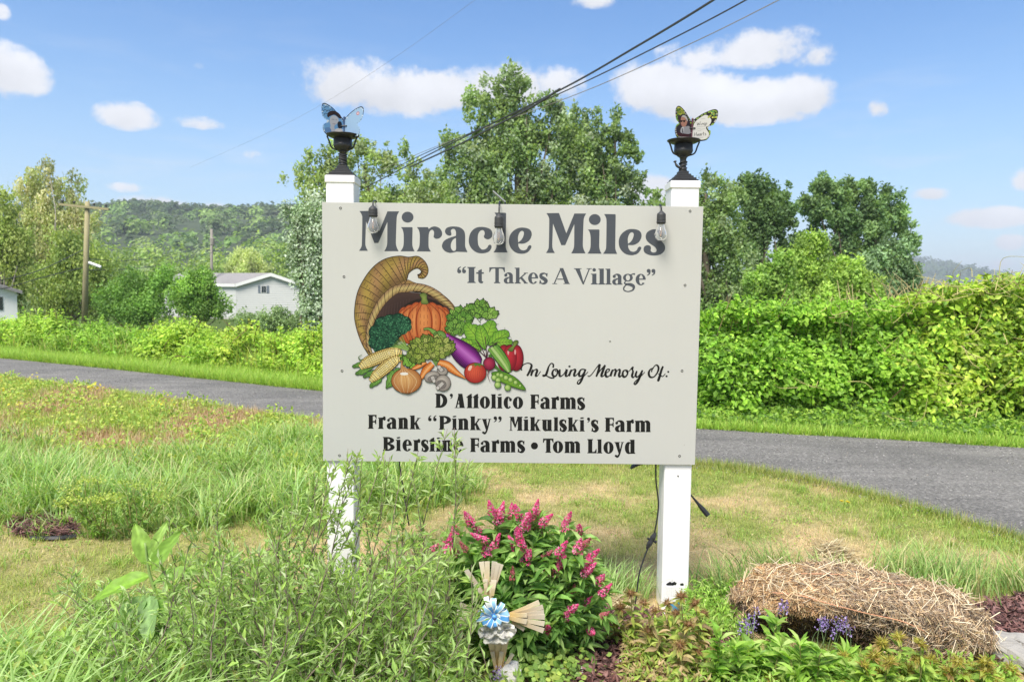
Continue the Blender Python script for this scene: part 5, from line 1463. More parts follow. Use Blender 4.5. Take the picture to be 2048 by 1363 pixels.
# pepper
for x, r_ in ((1400, 62), (1505, 62), (1450, 66)): pc.disc(x, 990, r_ + 4, 118, LINE)
for x, r_ in ((1395, 60), (1507, 60), (1450, 62)): pc.disc(x, 990, r_, 114, (.62, .05, .07), edge=(.22, .012, .03), hl=(-.2, -.4))
for x in (1385, 1440, 1500): pc.disc(x - 4, 940, 8, 24, (.80, .42, .42), n=14)
pc.blob([(1430, 920), (1475, 880), (1480, 850), (1505, 835), (1525, 845), (1515, 870), (1490, 900), (1470, 935)], (.26, .36, .08), (.10, .16, .04), LINE, 3)
# celery / courgette
pc.ribbon([(1295, 890), (1350, 960), (1410, 1050), (1445, 1120)], [96, 110, 92, 40], (.03, .07, .02)); 
for o_, c in ((-32, (.22, .42, .09)), (-8, (.50, .66, .28)), (16, (.28, .50, .12)), (36, (.16, .34, .07))): pc.ribbon([(1295 + o_, 895 + -o_ * .4), (1350 + o_, 965 - o_ * .4), (1410 + o_ * .8, 1050 - o_ * .4), (1442 + o_ * .3, 1115)], [22, 24, 20, 8], c)
pc.ribbon([(1270, 960), (1310, 1050), (1380, 1120)], [26, 30, 14], (.10, .24, .05))
# eggplant
def fat(P, W, dark, mid, light, lw=6):
    pc.ribbon(P, np.asarray(W) + lw, LINE, 8); Q = spline(np.column_stack([P, W]), 8); C, W_ = Q[:, :2], Q[:, 2]
    T = np.gradient(C, axis=0); T /= np.linalg.norm(T, axis=1)[:, None]; N = np.stack([-T[:, 1], T[:, 0]], -1)
    cut = [(-.5, dark), (-.28, mid), (-.08, light), (.2, mid), (.5, dark)]
    for (f0, c0), (f1, c1) in zip(cut[:-1], cut[1:]): pc.strip(C + N * W_[:, None] * f0, C + N * W_[:, None] * f1, c0, c1); pc.l -= .4
    pc.up(1); return C, N, W_
C, N, W_ = fat([(885, 785), (940, 850), (1020, 930), (1100, 1000), (1165, 1050), (1185, 1062)], [30, 110, 180, 190, 130, 60], (.07, .008, .09), (.30, .04, .33), (.58, .20, .62))
for k in range(3, len(C) - 2):
    pc.ribbon([C[k] + N[k] * W_[k] * .48, C[k] + N[k] * W_[k] * .18], [6, 1.5], (.05, .005, .06), smooth=False); pc.ribbon([C[k] - N[k] * W_[k] * .48, C[k] - N[k] * W_[k] * .30], [3, 1], (.05, .005, .06), smooth=False); pc.l -= .8
pc.up(1)
pc.ribbon([(690, 738), (740, 735), (790, 770), (840, 800)], [20, 26, 44, 20], LINE); pc.ribbon([(694, 738), (740, 737), (788, 770), (836, 798)], [12, 18, 36, 14], (.24, .42, .10))
pc.blob([(780, 780), (840, 750), (890, 790), (880, 860), (830, 850), (790, 830)], (.30, .50, .14), (.12, .26, .06), LINE, 4)
# corn husks and cobs
autoleaf((330, 940), (520, 890), 26, (.40, .56, .14), (.16, .32, .06)); autoleaf((250, 1020), (62, 1068), 24, (.30, .52, .12), (.12, .30, .06)); autoleaf((260, 1060), (90, 1135), 26, (.28, .50, .12), (.10, .26, .05)); autoleaf((330, 1080), (158, 1160), 24, (.24, .46, .12), (.10, .26, .05))
autoleaf((560, 1000), (440, 970), 34, (.40, .60, .10), (.2, .4, .06)); autoleaf((360, 1110), (218, 1250), 30, (.30, .52, .12), (.12, .30, .06)); autoleaf((360, 1260), (480, 1080), 50, (.32, .54, .14), (.12, .30, .06))
pc.ribbon([(200, 990), (140, 1010), (120, 985), (150, 960)], [16, 14, 8, 3], (.16, .24, .10))
def cob(P, W):
    C, N, W_ = fat(P, W, (.40, .28, .08), (.70, .58, .26), (.86, .78, .50))
    n2 = len(C); L = np.cumsum(np.r_[0, np.linalg.norm(np.diff(C, axis=0), axis=1)])
    for r in np.arange(-.42, .43, .168):
        for u in np.arange(0, L[-1], 17.5):
            i = np.searchsorted(L, u); i = min(i, n2 - 1); p = C[i] + N[i] * W_[i] * r + np.array([0, 0])
            pc.disc(p[0], p[1], 9.2, 8.6, (.07, .04, .015), n=8); pc.l += -.35; pc.disc(p[0] - .5, p[1] - .8, 6.2, 5.6, (1.3, 1.1, .50) if abs(r) < .3 else (.95, .72, .26), n=8); pc.l -= .6
    pc.up(1.5)
cob([(138, 1072), (200, 1030), (330, 975), (440, 938), (495, 945)], [46, 98, 108, 82, 30]); cob([(228, 1190), (280, 1140), (370, 1065), (440, 1010), (486, 1000)], [40, 88, 104, 84, 34])
leafy(570, 1010, 46, 50, 10, 60, 84, [(.36, .60, .10), (.26, .50, .08)])
for k in range(12): pc.ribbon([(580, 930), (500 - k * 8, 870 + k * 3), (430 - k * 4, 800 + k * 14 + 0.0)] if k < 0 else [(590, 940), (540 - k * 6, 880 + k * 2), (500 - k * 9, 790 + k * 10)], [6, 7, 3], [(.26, .44, .10), (.16, .30, .07), (.40, .56, .18)][k % 3], 4)
# carrots and their green tops
for P, W in (([(710, 1020), (650, 1060), (590, 1090)], [46, 44, 20]), ([(770, 1040), (710, 1100), (660, 1180)], [50, 64, 26]), ([(820, 1030), (900, 1060), (980, 1120), (1060, 1172)], [50, 74, 46, 8])):
    C, N, W_ = fat(P, W, (.50, .13, .03), (.80, .30, .07), (.92, .52, .24), 5)
    for k in range(2, len(C) - 1, 2): pc.ribbon([C[k] + N[k] * W_[k] * .48, C[k] + N[k] * W_[k] * .1], 2, (.30, .08, .02), smooth=False)
for k in range(9): pc.ribbon([(800, 1060), (760 + k * 8, 1000), (700 + k * 22, 930)], [5, 5, 3], [(.14, .26, .06), (.26, .42, .12)][k % 2], 4)
leafy(760, 900, 180, 90, 190, 34, 56, [(.28, .38, .07), (.38, .47, .11), (.20, .30, .06), (.46, .52, .16)], (.04, .06, .015), 0)
leafy(640, 970, 80, 50, 40, 34, 50, [(.28, .38, .07), (.38, .47, .11), (.20, .30, .06)], (.04, .06, .015))
# mushrooms
def mush(x, y, rx, ry, rot, sx, sy):
    pc.disc(x, y, rx + 3, ry + 3, LINE, rot=rot); pc.disc(x, y, rx, ry, (.62, .57, .52), edge=(.30, .27, .25), rot=rot); pc.disc(x + sx * .35, y + sy * .35, rx * .72, ry * .6, (.22, .20, .19), rot=rot)
    for k in range(12):
        a = k * PI / 6; pc.ribbon([(x + sx * .35, y + sy * .35), (x + sx * .35 + math.cos(a) * rx * .66, y + sy * .35 + math.sin(a) * ry * .55)], 1.5, (.45, .42, .40), smooth=False); pc.l -= .4
    pc.ribbon([(x, y), (x + sx, y + sy)], [34, 40], LINE, smooth=False); pc.ribbon([(x, y), (x + sx, y + sy)], [28, 34], (.60, .57, .54), smooth=False); pc.disc(x + sx, y + sy, 17, 19, LINE); pc.disc(x + sx, y + sy, 14, 16, (.68, .65, .62))
    pc.up(.5)
mush(855, 1105, 46, 36, .2, -26, -32); mush(765, 1155, 68, 46, -.3, 18, 38); mush(862, 1210, 66, 70, 0, -46, 44)
# onion
pc.disc(540, 1192, 136, 112, LINE); pc.ribbon([(500, 1010), (500, 1060), (520, 1110)], [10, 26, 90], LINE); pc.disc(540, 1192, 132, 108, (.80, .50, .22), edge=(.42, .16, .05), hl=(-.15, -.35)); pc.ribbon([(500, 1012), (500, 1060), (522, 1110)], [6, 20, 80], (.58, .32, .13))
for k in range(-5, 6): pc.ribbon([(515 + k * 4, 1090), (540 + k * 22, 1190), (540 + k * 9, 1298)], [2, 3, 2], [(.45, .18, .06), (.90, .68, .42), (.60, .28, .10)][k % 3], 6)
pc.disc(520, 1130, 36, 13, (.93, .90, .84)); pc.ribbon([(500, 1300), (560, 1306), (600, 1290)], [3, 8, 3], (.16, .10, .06))
# beet and roots
pc.ribbon([(1275, 1080), (1255, 1140), (1275, 1200)], [12, 6, 3], (.22, .05, .08)); pc.disc(1268, 1042, 55, 60, LINE); pc.disc(1268, 1042, 51, 56, (.52, .06, .13), edge=(.20, .01, .05))
# tomato
pc.disc(1145, 1122, 99, 92, LINE); pc.disc(1145, 1122, 95, 88, (.80, .16, .09), edge=(.40, .03, .03), hl=(-.25, -.35)); pc.disc(1100, 1080, 14, 26, (.92, .62, .52), rot=.5)
for a in np.arange(0, 2 * PI, PI / 3): pc.ribbon([(1165, 1048), (1165 + math.cos(a) * 30, 1050 + math.sin(a) * 10), (1165 + math.cos(a) * 64, 1058 + math.sin(a) * 22)], [14, 10, 2], (.10, .24, .05), 4)
for k in range(-4, 5): pc.ribbon([(1150 + k * 8, 1075), (1145 + k * 20, 1130), (1148 + k * 12, 1195)], [1, 2.4, 1], (.34, .04, .03), 5)
# peas
pc.blob([(1290, 1120), (1380, 1110), (1480, 1150), (1550, 1210), (1588, 1272), (1500, 1255), (1400, 1215), (1320, 1170)], (.30, .50, .06), (.10, .28, .03), LINE, 4)
for x, y, r_ in ((1345, 1138, 18), (1375, 1145, 20), (1415, 1165, 23), (1455, 1183, 22), (1500, 1207, 20), (1540, 1235, 13), (1312, 1163, 25), (1346, 1188, 24), (1343, 1228, 28), (1430, 1252, 27)):
    pc.disc(x, y, r_ + 2.5, r_ + 2.5, (.03, .08, .02)); pc.disc(x, y, r_, r_, (.62, .78, .30), edge=(.14, .32, .05))
pc.ribbon([(1300, 1130), (1400, 1190), (1500, 1235), (1580, 1268)], [2, 10, 12, 2], (.22, .42, .05), 5)
pc.mb.build('cornucopia_print', M_ART, sign, label='colour picture of a wicker horn spilling pumpkin, corn, aubergine and other vegetables')


# screws
for px, py in [(681, 416), (688, 553), (684, 741), (679, 910), (1380, 422), (1370, 570), (1364, 741), (1359, 911), (1220, 682)]:
    c = sp(px, py); small = px == 1220
    mb = MB(); r_ = .0045 if not small else .0025
    V, F = [], []
    k = 14
    for rr, yy in ((r_ * 1.5, 0), (r_ * 1.3, -.0014), (r_ * .85, -.0012), (r_ * .75, .001)):
        for j in range(k): V.append(c + np.array([rr * math.cos(2 * PI * j / k), yy, rr * math.sin(2 * PI * j / k)]))
    cols = [(.42, .42, .40)] * k + [(.10, .10, .09)] * k + [(.015, .015, .015)] * k + [(.01, .01, .01)] * k
    F = [(r * k + j, r * k + (j + 1) % k, (r + 1) * k + (j + 1) % k, (r + 1) * k + j) for r in range(3) for j in range(k)] + [tuple(3 * k + j for j in range(k))]
    mb.add(V, F, np.array(cols)).build('screw', tintmat('screw_metal', .4, .5) if px == 681 else bpy.data.materials['screw_metal'], sign)

# ---------------------------------------------------------------- posts
PY0, PY1 = BY_ + th + .001, BY_ + th + .131
def post(label, xt0, xt1, ytop, xb0, xb1, ybot):
    a, b = at(xt0, ytop, PY0), at(xt1, ytop, PY0); c = at(xb0, ybot, PY0); d = at(xb1, ybot, PY0)
    xc = (a[0] + b[0]) / 2; w_ = .130
    # a slight lean is kept from the photograph
    xb = (c[0] + d[0]) / 2; zt = a[2]; zb = float(hgt(xb, PY0)) - .12
    xb = xc + (xb - xc) * (zt - zb) / (zt - c[2])
    root = empty('white_post', (xb, (PY0 + PY1) / 2, zb + .12), label, 'post', 'square white posts carrying the board')
    mb = MB(); bv = .004; V = []
    for x, z in ((xb, zb), (xc, zt - .03)):
        x0, x1 = x - w_ / 2, x + w_ / 2
        V += [(x0 + bv, PY0, z), (x1 - bv, PY0, z), (x1, PY0 + bv, z), (x1, PY1 - bv, z), (x1 - bv, PY1, z), (x0 + bv, PY1, z), (x0, PY1 - bv, z), (x0, PY0 + bv, z)]
    F = [(k, (k + 1) % 8, 8 + (k + 1) % 8, 8 + k) for k in range(8)] + [tuple(range(7, -1, -1)), tuple(range(8, 16))]
    mb.add(V, F).build('sleeve', M_VINYL, root)
    mb = MB(); o_ = .005; box(mb, xc - w_ / 2 - o_, xc + w_ / 2 + o_, PY0 - o_, PY1 + o_, zt - .034, zt, b=.003)
    mb.build('cap', M_VINYL, root)
    return root, xc, zt
lpost, lx, lz = post('left white square post, half covered by the wispy shrub at its foot', 653, 706, 350, 655, 708, 1120)
rpost, rx_, rz_ = post('right white square post with a black cable beside it and a scuffed foot', 1343, 1400, 361, 1324, 1378, 1150)
# small screw and scuffs on the right post
mb = MB(); c = at(1356, 951, PY0 - .001); tube(mb, [c + [0, .002, 0], c - [0, .002, 0]], .0035, 8); mb.build('screw', M_BLACK, rpost)
# holes and a slotted plate at the damaged foot of the right post
mb = MB()
for cx0, cy0, rr in ((1340, 1168, 7), (1349, 1166, 5), (1364, 1168, 4)):
    c = at(cx0, cy0, PY0 - .0015); V = [c + np.array([math.cos(a) * rr * .0024 * rng.uniform(.7, 1.2), 0, math.sin(a) * rr * .0018 * rng.uniform(.7, 1.2)]) for a in np.linspace(0, 2 * PI, 13)[:-1]]
    V2 = [v + np.array([0, .0012, 0]) for v in V]; mb.add(V + V2, [tuple(range(12))[::-1]] + [(k, (k + 1) % 12, 12 + (k + 1) % 12, 12 + k) for k in range(12)])
mb.build('scuff', M_BLACK, rpost)
# white slotted solar light leaning at the foot of the right post
c0 = at(1348, 1235, 3.36)
root = empty('garden_light', (c0[0], 3.36, 0), 'small white and blue slotted garden light standing against the foot of the right post', 'garden light')
mb = MB(); box(mb, c0[0] - .045, c0[0] + .045, 3.335, 3.405, 0.0, .012, b=.003); mb.build('base', M_VINYL, root)
mb = MB(); lathe(mb, [(.022, .012), (.026, .02), (.026, .075), (.022, .085)], (c0[0], 3.365, 0), 16); mb.build('glass_band', simple('blue_glass', (.06, .25, .42), .15), root, smooth=True)
mb = MB()
for k in range(8): box(mb, c0[0] - .040 + k * .0105, c0[0] - .036 + k * .0105, 3.345, 3.350, .108, .155)
box(mb, c0[0] - .045, c0[0] + .045, 3.345, 3.350, .155, .163); box(mb, c0[0] - .045, c0[0] + .045, 3.345, 3.350, .088, .108)
mb.build('grille', M_VINYL, root, kind='stuff')

# ---------------------------------------------------------------- lamps on the posts
def postlamp(label, xc, zt, f, tape):
    """f: metres per photo pixel; heights measured from the post top"""
    yc = (PY0 + PY1) / 2
    root = empty('post_lamp', (xc, yc, zt), label, 'lamp', 'black lamps on the two posts')
    mb = MB(); z = zt + .0015
    for hw, h in ((.062, .007), (.054, .010), (.043, .010), (.033, .010), (.024, .014)):
        box(mb, xc - hw, xc + hw, yc - hw, yc + hw, z, z + h, b=.002); z += h
    mb.build('base', M_IRON, root)
    mb = MB(); lathe(mb, [(.021, 0), (.018, .01), (.0155, .02), (.015, .055), (.017, .064), (.022, .068)], (xc, yc, z), 16); mb.build('stem', M_IRON, root, smooth=True)
    zs = z + .066
    mb = MB(); lathe(mb, [(.017, 0), (.028, .006), (.041, .020), (.0455, .032), (.044, .034), (.043, .060), (.041, .062)], (xc, yc, zs), 28); mb.build('bowl', M_IRON, root, smooth=True)
    zr = zs + .062
    mb = MB(); lathe(mb, [(.040, 0), (.044, .001), (.060, .006), (.076, .014), (.078, .018), (.075, .018), (.058, .009), (.03, .006), (.0, .006)], (xc, yc, zr), 36, caps=False); mb.build('dish', M_BLACK, root, smooth=True)
    for s_ in (-1, 1):
        mb = MB(); tube(mb, spline([(xc + s_ * .020, yc - .01, zs + .006), (xc + s_ * .050, yc - .012, zs + .018), (xc + s_ * .063, yc - .012, zs + .050), (xc + s_ * .072, yc - .012, zr + .010)], 5), .004, 6)
        mb.build('bracket', M_BLACK, root)
    # tape wound round the neck
    mb = MB()
    for k in range(7 if tape else 4):
        a0 = rng.uniform(0, 6); zz_ = z + .004 + k * (.0085 if tape else .012)
        P = [(xc + .0182 * math.cos(a), yc + .0182 * math.sin(a), zz_ + .006 * math.sin(a + a0)) for a in np.linspace(0, 2 * PI, 15)]
        tube(mb, P, .0028, 5, caps=False)
    if not tape:
        tube(mb, spline([(xc - .012, yc - .016, z + .015), (xc - .030, yc - .02, z + .020), (xc - .040, yc - .02, z + .034), (xc - .044, yc - .02, z + .048)], 4), np.array([.006] * 7 + [.005, .004, .003, .008, .008, .002]), 6)
    mb.build('tape', M_RUBBER, root, smooth=True)
    return zr + .020
zL = postlamp('black lamp with a flared dish on top of the left post', lx, lz, .0024, True)
zR = postlamp('black lamp on top of the right post, loose tape at its neck', rx_, rz_, .0024, False)

# ---------------------------------------------------------------- butterflies
def butterfly(label, ox, oy, sc, lw, rw_, body, kind):
    D = 3.505
    P = lambda x, y, l=0.0: at(ox + x / sc, oy + y / sc, D - l * 1e-4)
    base = P(*body[1])
    root = empty('butterfly_ornament', tuple(base), label, 'ornament', 'butterfly ornaments on the post lamps')
    def wing(name, pts, fold, face):
        sgn = -1 if face is fl else 1
        Q = spline(pts, 5, True)
        hinge = np.array(P(*body[0]))[0]
        def W(x, y, l=0.0):
            p = P(x, y, l); p = p.copy(); p[1] -= sgn * (p[0] - hinge) * fold; return p
        mb = MB(); m_ = len(Q)
        front = [W(*q) for q in Q]; backv = [v + np.array([0, .003, 0]) for v in front]
        T = tessellate_polygon([[Vector((q[0], -q[1], 0)) for q in Q]])
        mb.add(front + backv, [tuple(t) for t in T], (.03, .025, .03)); mb.add(front + backv, [tuple(m_ + i for i in t)[::-1] for t in T], (.05, .05, .05))
        mb.add(front + backv, [(k, (k + 1) % m_, m_ + (k + 1) % m_, m_ + k) for k in range(m_)], (.03, .03, .03))
        face(mb, W, Q)
        return mb.build(name, M_ART, root)
    def fill(mb, W, pts, col, l, n=5):
        Q = spline(pts, n, True); T = tessellate_polygon([[Vector((q[0], -q[1], 0)) for q in Q]])
        mb.add([W(q[0], q[1], l) for q in Q], [tuple(t) for t in T], col)
    def shrink(Q, f): c = Q.mean(0); return c + (Q - c) * f
    def rimdots(mb, W, Q, cols, n_, l, lo=0, hi=1.0):
        for k in range(n_):
            i = int((lo + (hi - lo) * k / n_) * len(Q)) % len(Q); q = shrink(Q, .90)[i]
            a = np.linspace(0, 2 * PI, 9)[:-1]; r_ = rng.uniform(4.5, 8)
            fill(mb, W, [(q[0] + math.cos(t) * r_, q[1] + math.sin(t) * r_) for t in a], cols[rng.integers(len(cols))], l, 2)
    def line_(mb, W, pts, w_, col, l):
        Q = spline(pts, 5); T = np.gradient(Q, axis=0); T /= np.linalg.norm(T, axis=1)[:, None] + 1e-9; N = np.stack([-T[:, 1], T[:, 0]], -1) * w_ / 2
        n2 = len(Q); mb.add([W(*p, l) for p in Q + N] + [W(*p, l) for p in Q - N], [(k, k + 1, n2 + k + 1, n2 + k) for k in range(n2 - 1)], col)
    if kind == 'blue':
        def fl(mb, W, Q):
            fill(mb, W, shrink(Q, .93), (.20, .42, .72), 1, 2)
            rimdots(mb, W, Q, [(.45, .66, .90), (.75, .85, .95), (.12, .30, .62)], 34, 2)
            for a in ((250, 120), (265, 150), (240, 150), (245, 180), (285, 140), (270, 185)): line_(mb, W, [(a[0] - 14, a[1] + 16), a, (a[0] + 16, a[1] + 6)], 4, (.04, .06, .10), 2)
            fill(mb, W, [(262, 175), (300, 150), (345, 165), (370, 205), (350, 210), (315, 185), (280, 200), (262, 215)], (.045, .03, .035), 3)
            fill(mb, W, [(282, 212), (300, 192), (328, 196), (345, 220), (338, 255), (312, 285), (322, 345), (285, 345), (270, 325), (284, 285), (276, 250)], (.52, .55, .62), 4); line_(mb, W, [(292, 228), (304, 225), (312, 230)], 3, (.1, .1, .15), 5); line_(mb, W, [(322, 226), (332, 228)], 3, (.1, .1, .15), 5); line_(mb, W, [(298, 262), (310, 266), (320, 260)], 3, (.25, .15, .18), 5)
            fill(mb, W, [(340, 245), (365, 240), (372, 290), (350, 300), (338, 280)], (.03, .04, .06), 5)
            fill(mb, W, [(240, 310), (275, 300), (290, 330), (280, 352), (245, 345)], (.16, .30, .55), 5); fill(mb, W, [(320, 310), (370, 300), (372, 350), (330, 352)], (.70, .68, .68), 5)
        def fr(mb, W, Q):
            fill(mb, W, shrink(Q, .94), (.40, .60, .86), 1, 2); rimdots(mb, W, Q, [(.50, .68, .90), (.70, .82, .95)], 26, 2)
            fill(mb, W, shrink(Q, .80), (.44, .64, .90), 2.5, 2)
            for r_, c in ((16, (.62, .28, .34)), (9, (.85, .70, .76))): fill(mb, W, [(525 + math.cos(t) * r_, 180 + math.sin(t) * r_) for t in np.linspace(0, 2 * PI, 9)[:-1]], c, 3 + (r_ < 12), 2)
    else:
        def fl(mb, W, Q):
            fill(mb, W, shrink(Q, .93), (.07, .05, .06), 1, 2); rimdots(mb, W, Q, [(.60, .60, .55), (.35, .52, .10), (.62, .64, .12)], 34, 2)
            for k in range(30):
                x, y = 482 + rng.random() * 75, 128 + rng.random() * 66
                if y > 128 + (x - 470) * .1 and x < 500 + (y - 118) * 1.3: fill(mb, W, [(x + math.cos(t) * 8, y + math.sin(t) * 7) for t in np.linspace(0, 2 * PI, 7)[:-1]], [(.50, .58, .10), (.66, .66, .14), (.18, .36, .08)][k % 3], 3, 2)
            for x, y in ((484, 215), (482, 235), (490, 190)): fill(mb, W, [(x + math.cos(t) * 7, y + math.sin(t) * 10) for t in np.linspace(0, 2 * PI, 7)[:-1]], (.22, .45, .10), 3, 2)
            fill(mb, W, [(512, 205), (560, 180), (600, 215), (612, 270), (606, 345), (490, 345), (485, 300), (520, 265)], (.055, .045, .065), 4)
            fill(mb, W, [(522, 215), (540, 196), (568, 200), (586, 225), (582, 255), (566, 285), (540, 292), (520, 268)], (.55, .30, .24), 5)          # face
            fill(mb, W, [(528, 205), (545, 190), (575, 198), (590, 230), (578, 236), (566, 214), (545, 206)], (.60, .58, .57), 6)                       # grey hair
            line_(mb, W, [(518, 240), (540, 238), (580, 228)], 5, (.02, .02, .02), 7); fill(mb, W, [(518, 240), (532, 238), (534, 250), (520, 252)], (.02, .02, .02), 7); fill(mb, W, [(545, 236), (560, 234), (560, 248), (546, 250)], (.02, .02, .02), 7)
            line_(mb, W, [(522, 274), (534, 275)], 3, (.30, .10, .09), 7)
            fill(mb, W, [(520, 345), (525, 300), (560, 288), (600, 278), (614, 300), (608, 345)], (.42, .42, .46), 6)                                   # suit
            fill(mb, W, [(530, 345), (532, 300), (545, 292), (552, 320), (545, 345)], (.72, .72, .74), 7); fill(mb, W, [(534, 343), (536, 306), (542, 304), (545, 343)], (.05, .05, .08), 8)
            fill(mb, W, [(482, 348), (606, 348), (606, 384), (490, 376)], (.09, .035, .045), 6, 1)
        def fr(mb, W, Q):
            rimdots(mb, W, Q, [(.60, .60, .55), (.35, .52, .10)], 40, 2)
            fill(mb, W, [(655, 245), (700, 205), (745, 190), (780, 235), (770, 275), (740, 300), (762, 350), (755, 380), (725, 402), (632, 385), (640, 300)], (.80, .80, .78), 3)
            for k in range(16):
                x, y = 760 + rng.random() * 60, 160 + rng.random() * 60; fill(mb, W, [(x + math.cos(t) * 8, y + math.sin(t) * 8) for t in np.linspace(0, 2 * PI, 7)[:-1]], [(.55, .62, .10), (.72, .72, .20), (.16, .40, .16)][k % 3], 4, 2)
            K_ = (.10, .10, .10)
            def sc_(strokes, x0, y0, s_, w_=3.2):
                for st_ in strokes: line_(mb, W, [(x0 + a * s_, y0 - b * s_ * .9 - a * s_ * .12) for a, b in st_], w_, K_, 6)
            W_L = [[(0, 9), (1.5, 0), (3.5, 7), (5, 0), (8, 10)]]; I_L = [[(0, 5), (0, 1), (1.5, 0)]]; N_L = [[(0, 0), (0, 5)], [(0, 3), (2, 5), (3, 4), (3, 0)]]
            G_L = [[(3, 4), (1, 5), (0, 2), (1.5, 0), (3, 2)], [(3, 5), (3, -3), (1, -4)]]; S_L = [[(2.5, 5), (.5, 4), (2.5, 1.5), (1, 0), (0, .5)]]
            H_L = [[(0, 0), (1, 10)], [(4, 0), (5, 10)], [(.5, 5), (5, 5)]]; E_L = [[(0, 2.5), (3, 3), (2, 5), (0, 3), (.5, .5), (3, 1)]]; A_L = [[(3, 4.5), (1, 5), (0, 2), (1.5, 0), (3, 3)], [(3, 5), (3.2, 0)]]
            R_L = [[(0, 5), (0, 0)], [(0, 3), (1.2, 5), (2.4, 4.6)]]; T_L = [[(1, 9), (1, .5), (2.2, 0)], [(-.5, 6), (2.5, 6)]]
            x = 672
            for L_, adv in ((W_L, 9), (I_L, 2.6), (N_L, 4.6), (G_L, 4.4), (S_L, 4)): sc_(L_, x, 274, 3.3); x += adv * 3.3
            x = 650
            for L_, adv in ((H_L, 6.5), (E_L, 4), (A_L, 4.4), (R_L, 3.4), (T_L, 3.6), (S_L, 3)): sc_(L_, x, 366, 3.7); x += adv * 3.7
            for (x0, x1, y) in ((700, 735, 222), (664, 700, 288), (700, 744, 290), (668, 700, 306), (700, 735, 312), (676, 705, 322), (660, 720, 384)):
                line_(mb, W, [(x0, y), ((x0 + x1) / 2, y - 3), (x1, y - 2)], 2.2, (.45, .45, .45), 6)
    wing('wing', lw, .55, fl); wing('wing', rw_, .55, fr)
    mb = MB(); a_, b_ = P(*body[0]), P(*body[1]); a_[1] -= .002; b_[1] -= .002
    tube(mb, spline([a_, a_ * .6 + b_ * .4, b_], 5), np.linspace(.0042, .0028, 11), 8); lathe(mb, [(.0, -.006), (.005, -.003), (.006, 0), (.004, .005), (0, .007)], a_, 10)
    mb.build('body', simple('butterfly_body_' + kind, (.05, .09, .20) if kind == 'blue' else (.10, .03, .045), .4), root, smooth=True)
    mb = MB(); m_ = (a_ * .55 + b_ * .45); tube(mb, [m_ + [-.012, -.004, .0], m_ + [.010, -.004, .002]], .0022, 6)
    for s_ in (-1, 1): lathe(mb, [(.0, -.004), (.004, -.002), (.004, .002), (0, .004)], m_ + [s_ * .012, -.004, 0], 8)
    mb.build('clasp', M_IRON, root)
butterfly('blue-edged butterfly ornament with a faded picture on the left lamp', 600, 190, 4.397,
          [(385, 225), (350, 180), (300, 125), (250, 95), (222, 100), (215, 150), (225, 210), (262, 242), (245, 270), (225, 292), (230, 335), (252, 360), (310, 366), (385, 368)],
          [(390, 225), (440, 172), (500, 138), (555, 124), (580, 145), (575, 200), (550, 245), (512, 272), (538, 310), (541, 345), (522, 382), (480, 384), (390, 368)], ((390, 200), (386, 366)), 'blue')
butterfly('green-edged butterfly ornament with a suited man in dark glasses, on the right lamp', 1240, 190, 4.396,
          [(632, 245), (600, 200), (560, 150), (520, 120), (490, 118), (470, 150), (472, 220), (502, 265), (475, 290), (462, 330), (475, 380), (500, 392), (560, 398), (628, 396)],
          [(632, 245), (690, 190), (740, 165), (800, 148), (830, 165), (828, 220), (800, 275), (752, 300), (772, 345), (765, 385), (730, 412), (632, 394)], ((637, 215), (628, 392)), 'green')

# ---------------------------------------------------------------- hanging bulbs
def glassmat():
    m, t, out = mat('clear_bulb_glass')
    tr = t.n('ShaderNodeBsdfTransparent', ins={'Color': (.96, .97, .97, 1)}); gl = t.n('ShaderNodeBsdfGlossy', ins={'Roughness': .03, 'Color': (1, 1, 1, 1)})
    df = t.n('ShaderNodeBsdfDiffuse', ins={'Color': (.75, .76, .80, 1)})
    fr = t.n('ShaderNodeLayerWeight', ins={'Blend': .22})
    a = t.n('ShaderNodeMixShader', ins={0: .16}); m.node_tree.links.new(tr.outputs[0], a.inputs[1]); m.node_tree.links.new(df.outputs[0], a.inputs[2])
    b = t.n('ShaderNodeMixShader', ins={0: t.m('ADD', t.m('MULTIPLY', fr.outputs['Fresnel'], .9), .03, clamp=True)}); m.node_tree.links.new(a.outputs[0], b.inputs[1]); m.node_tree.links.new(gl.outputs[0], b.inputs[2])
    m.node_tree.links.new(b.outputs[0], out.inputs[0]); return m
M_GL = glassmat(); M_FIL = simple('copper_filament', (.75, .38, .16), .3, metal=.6)
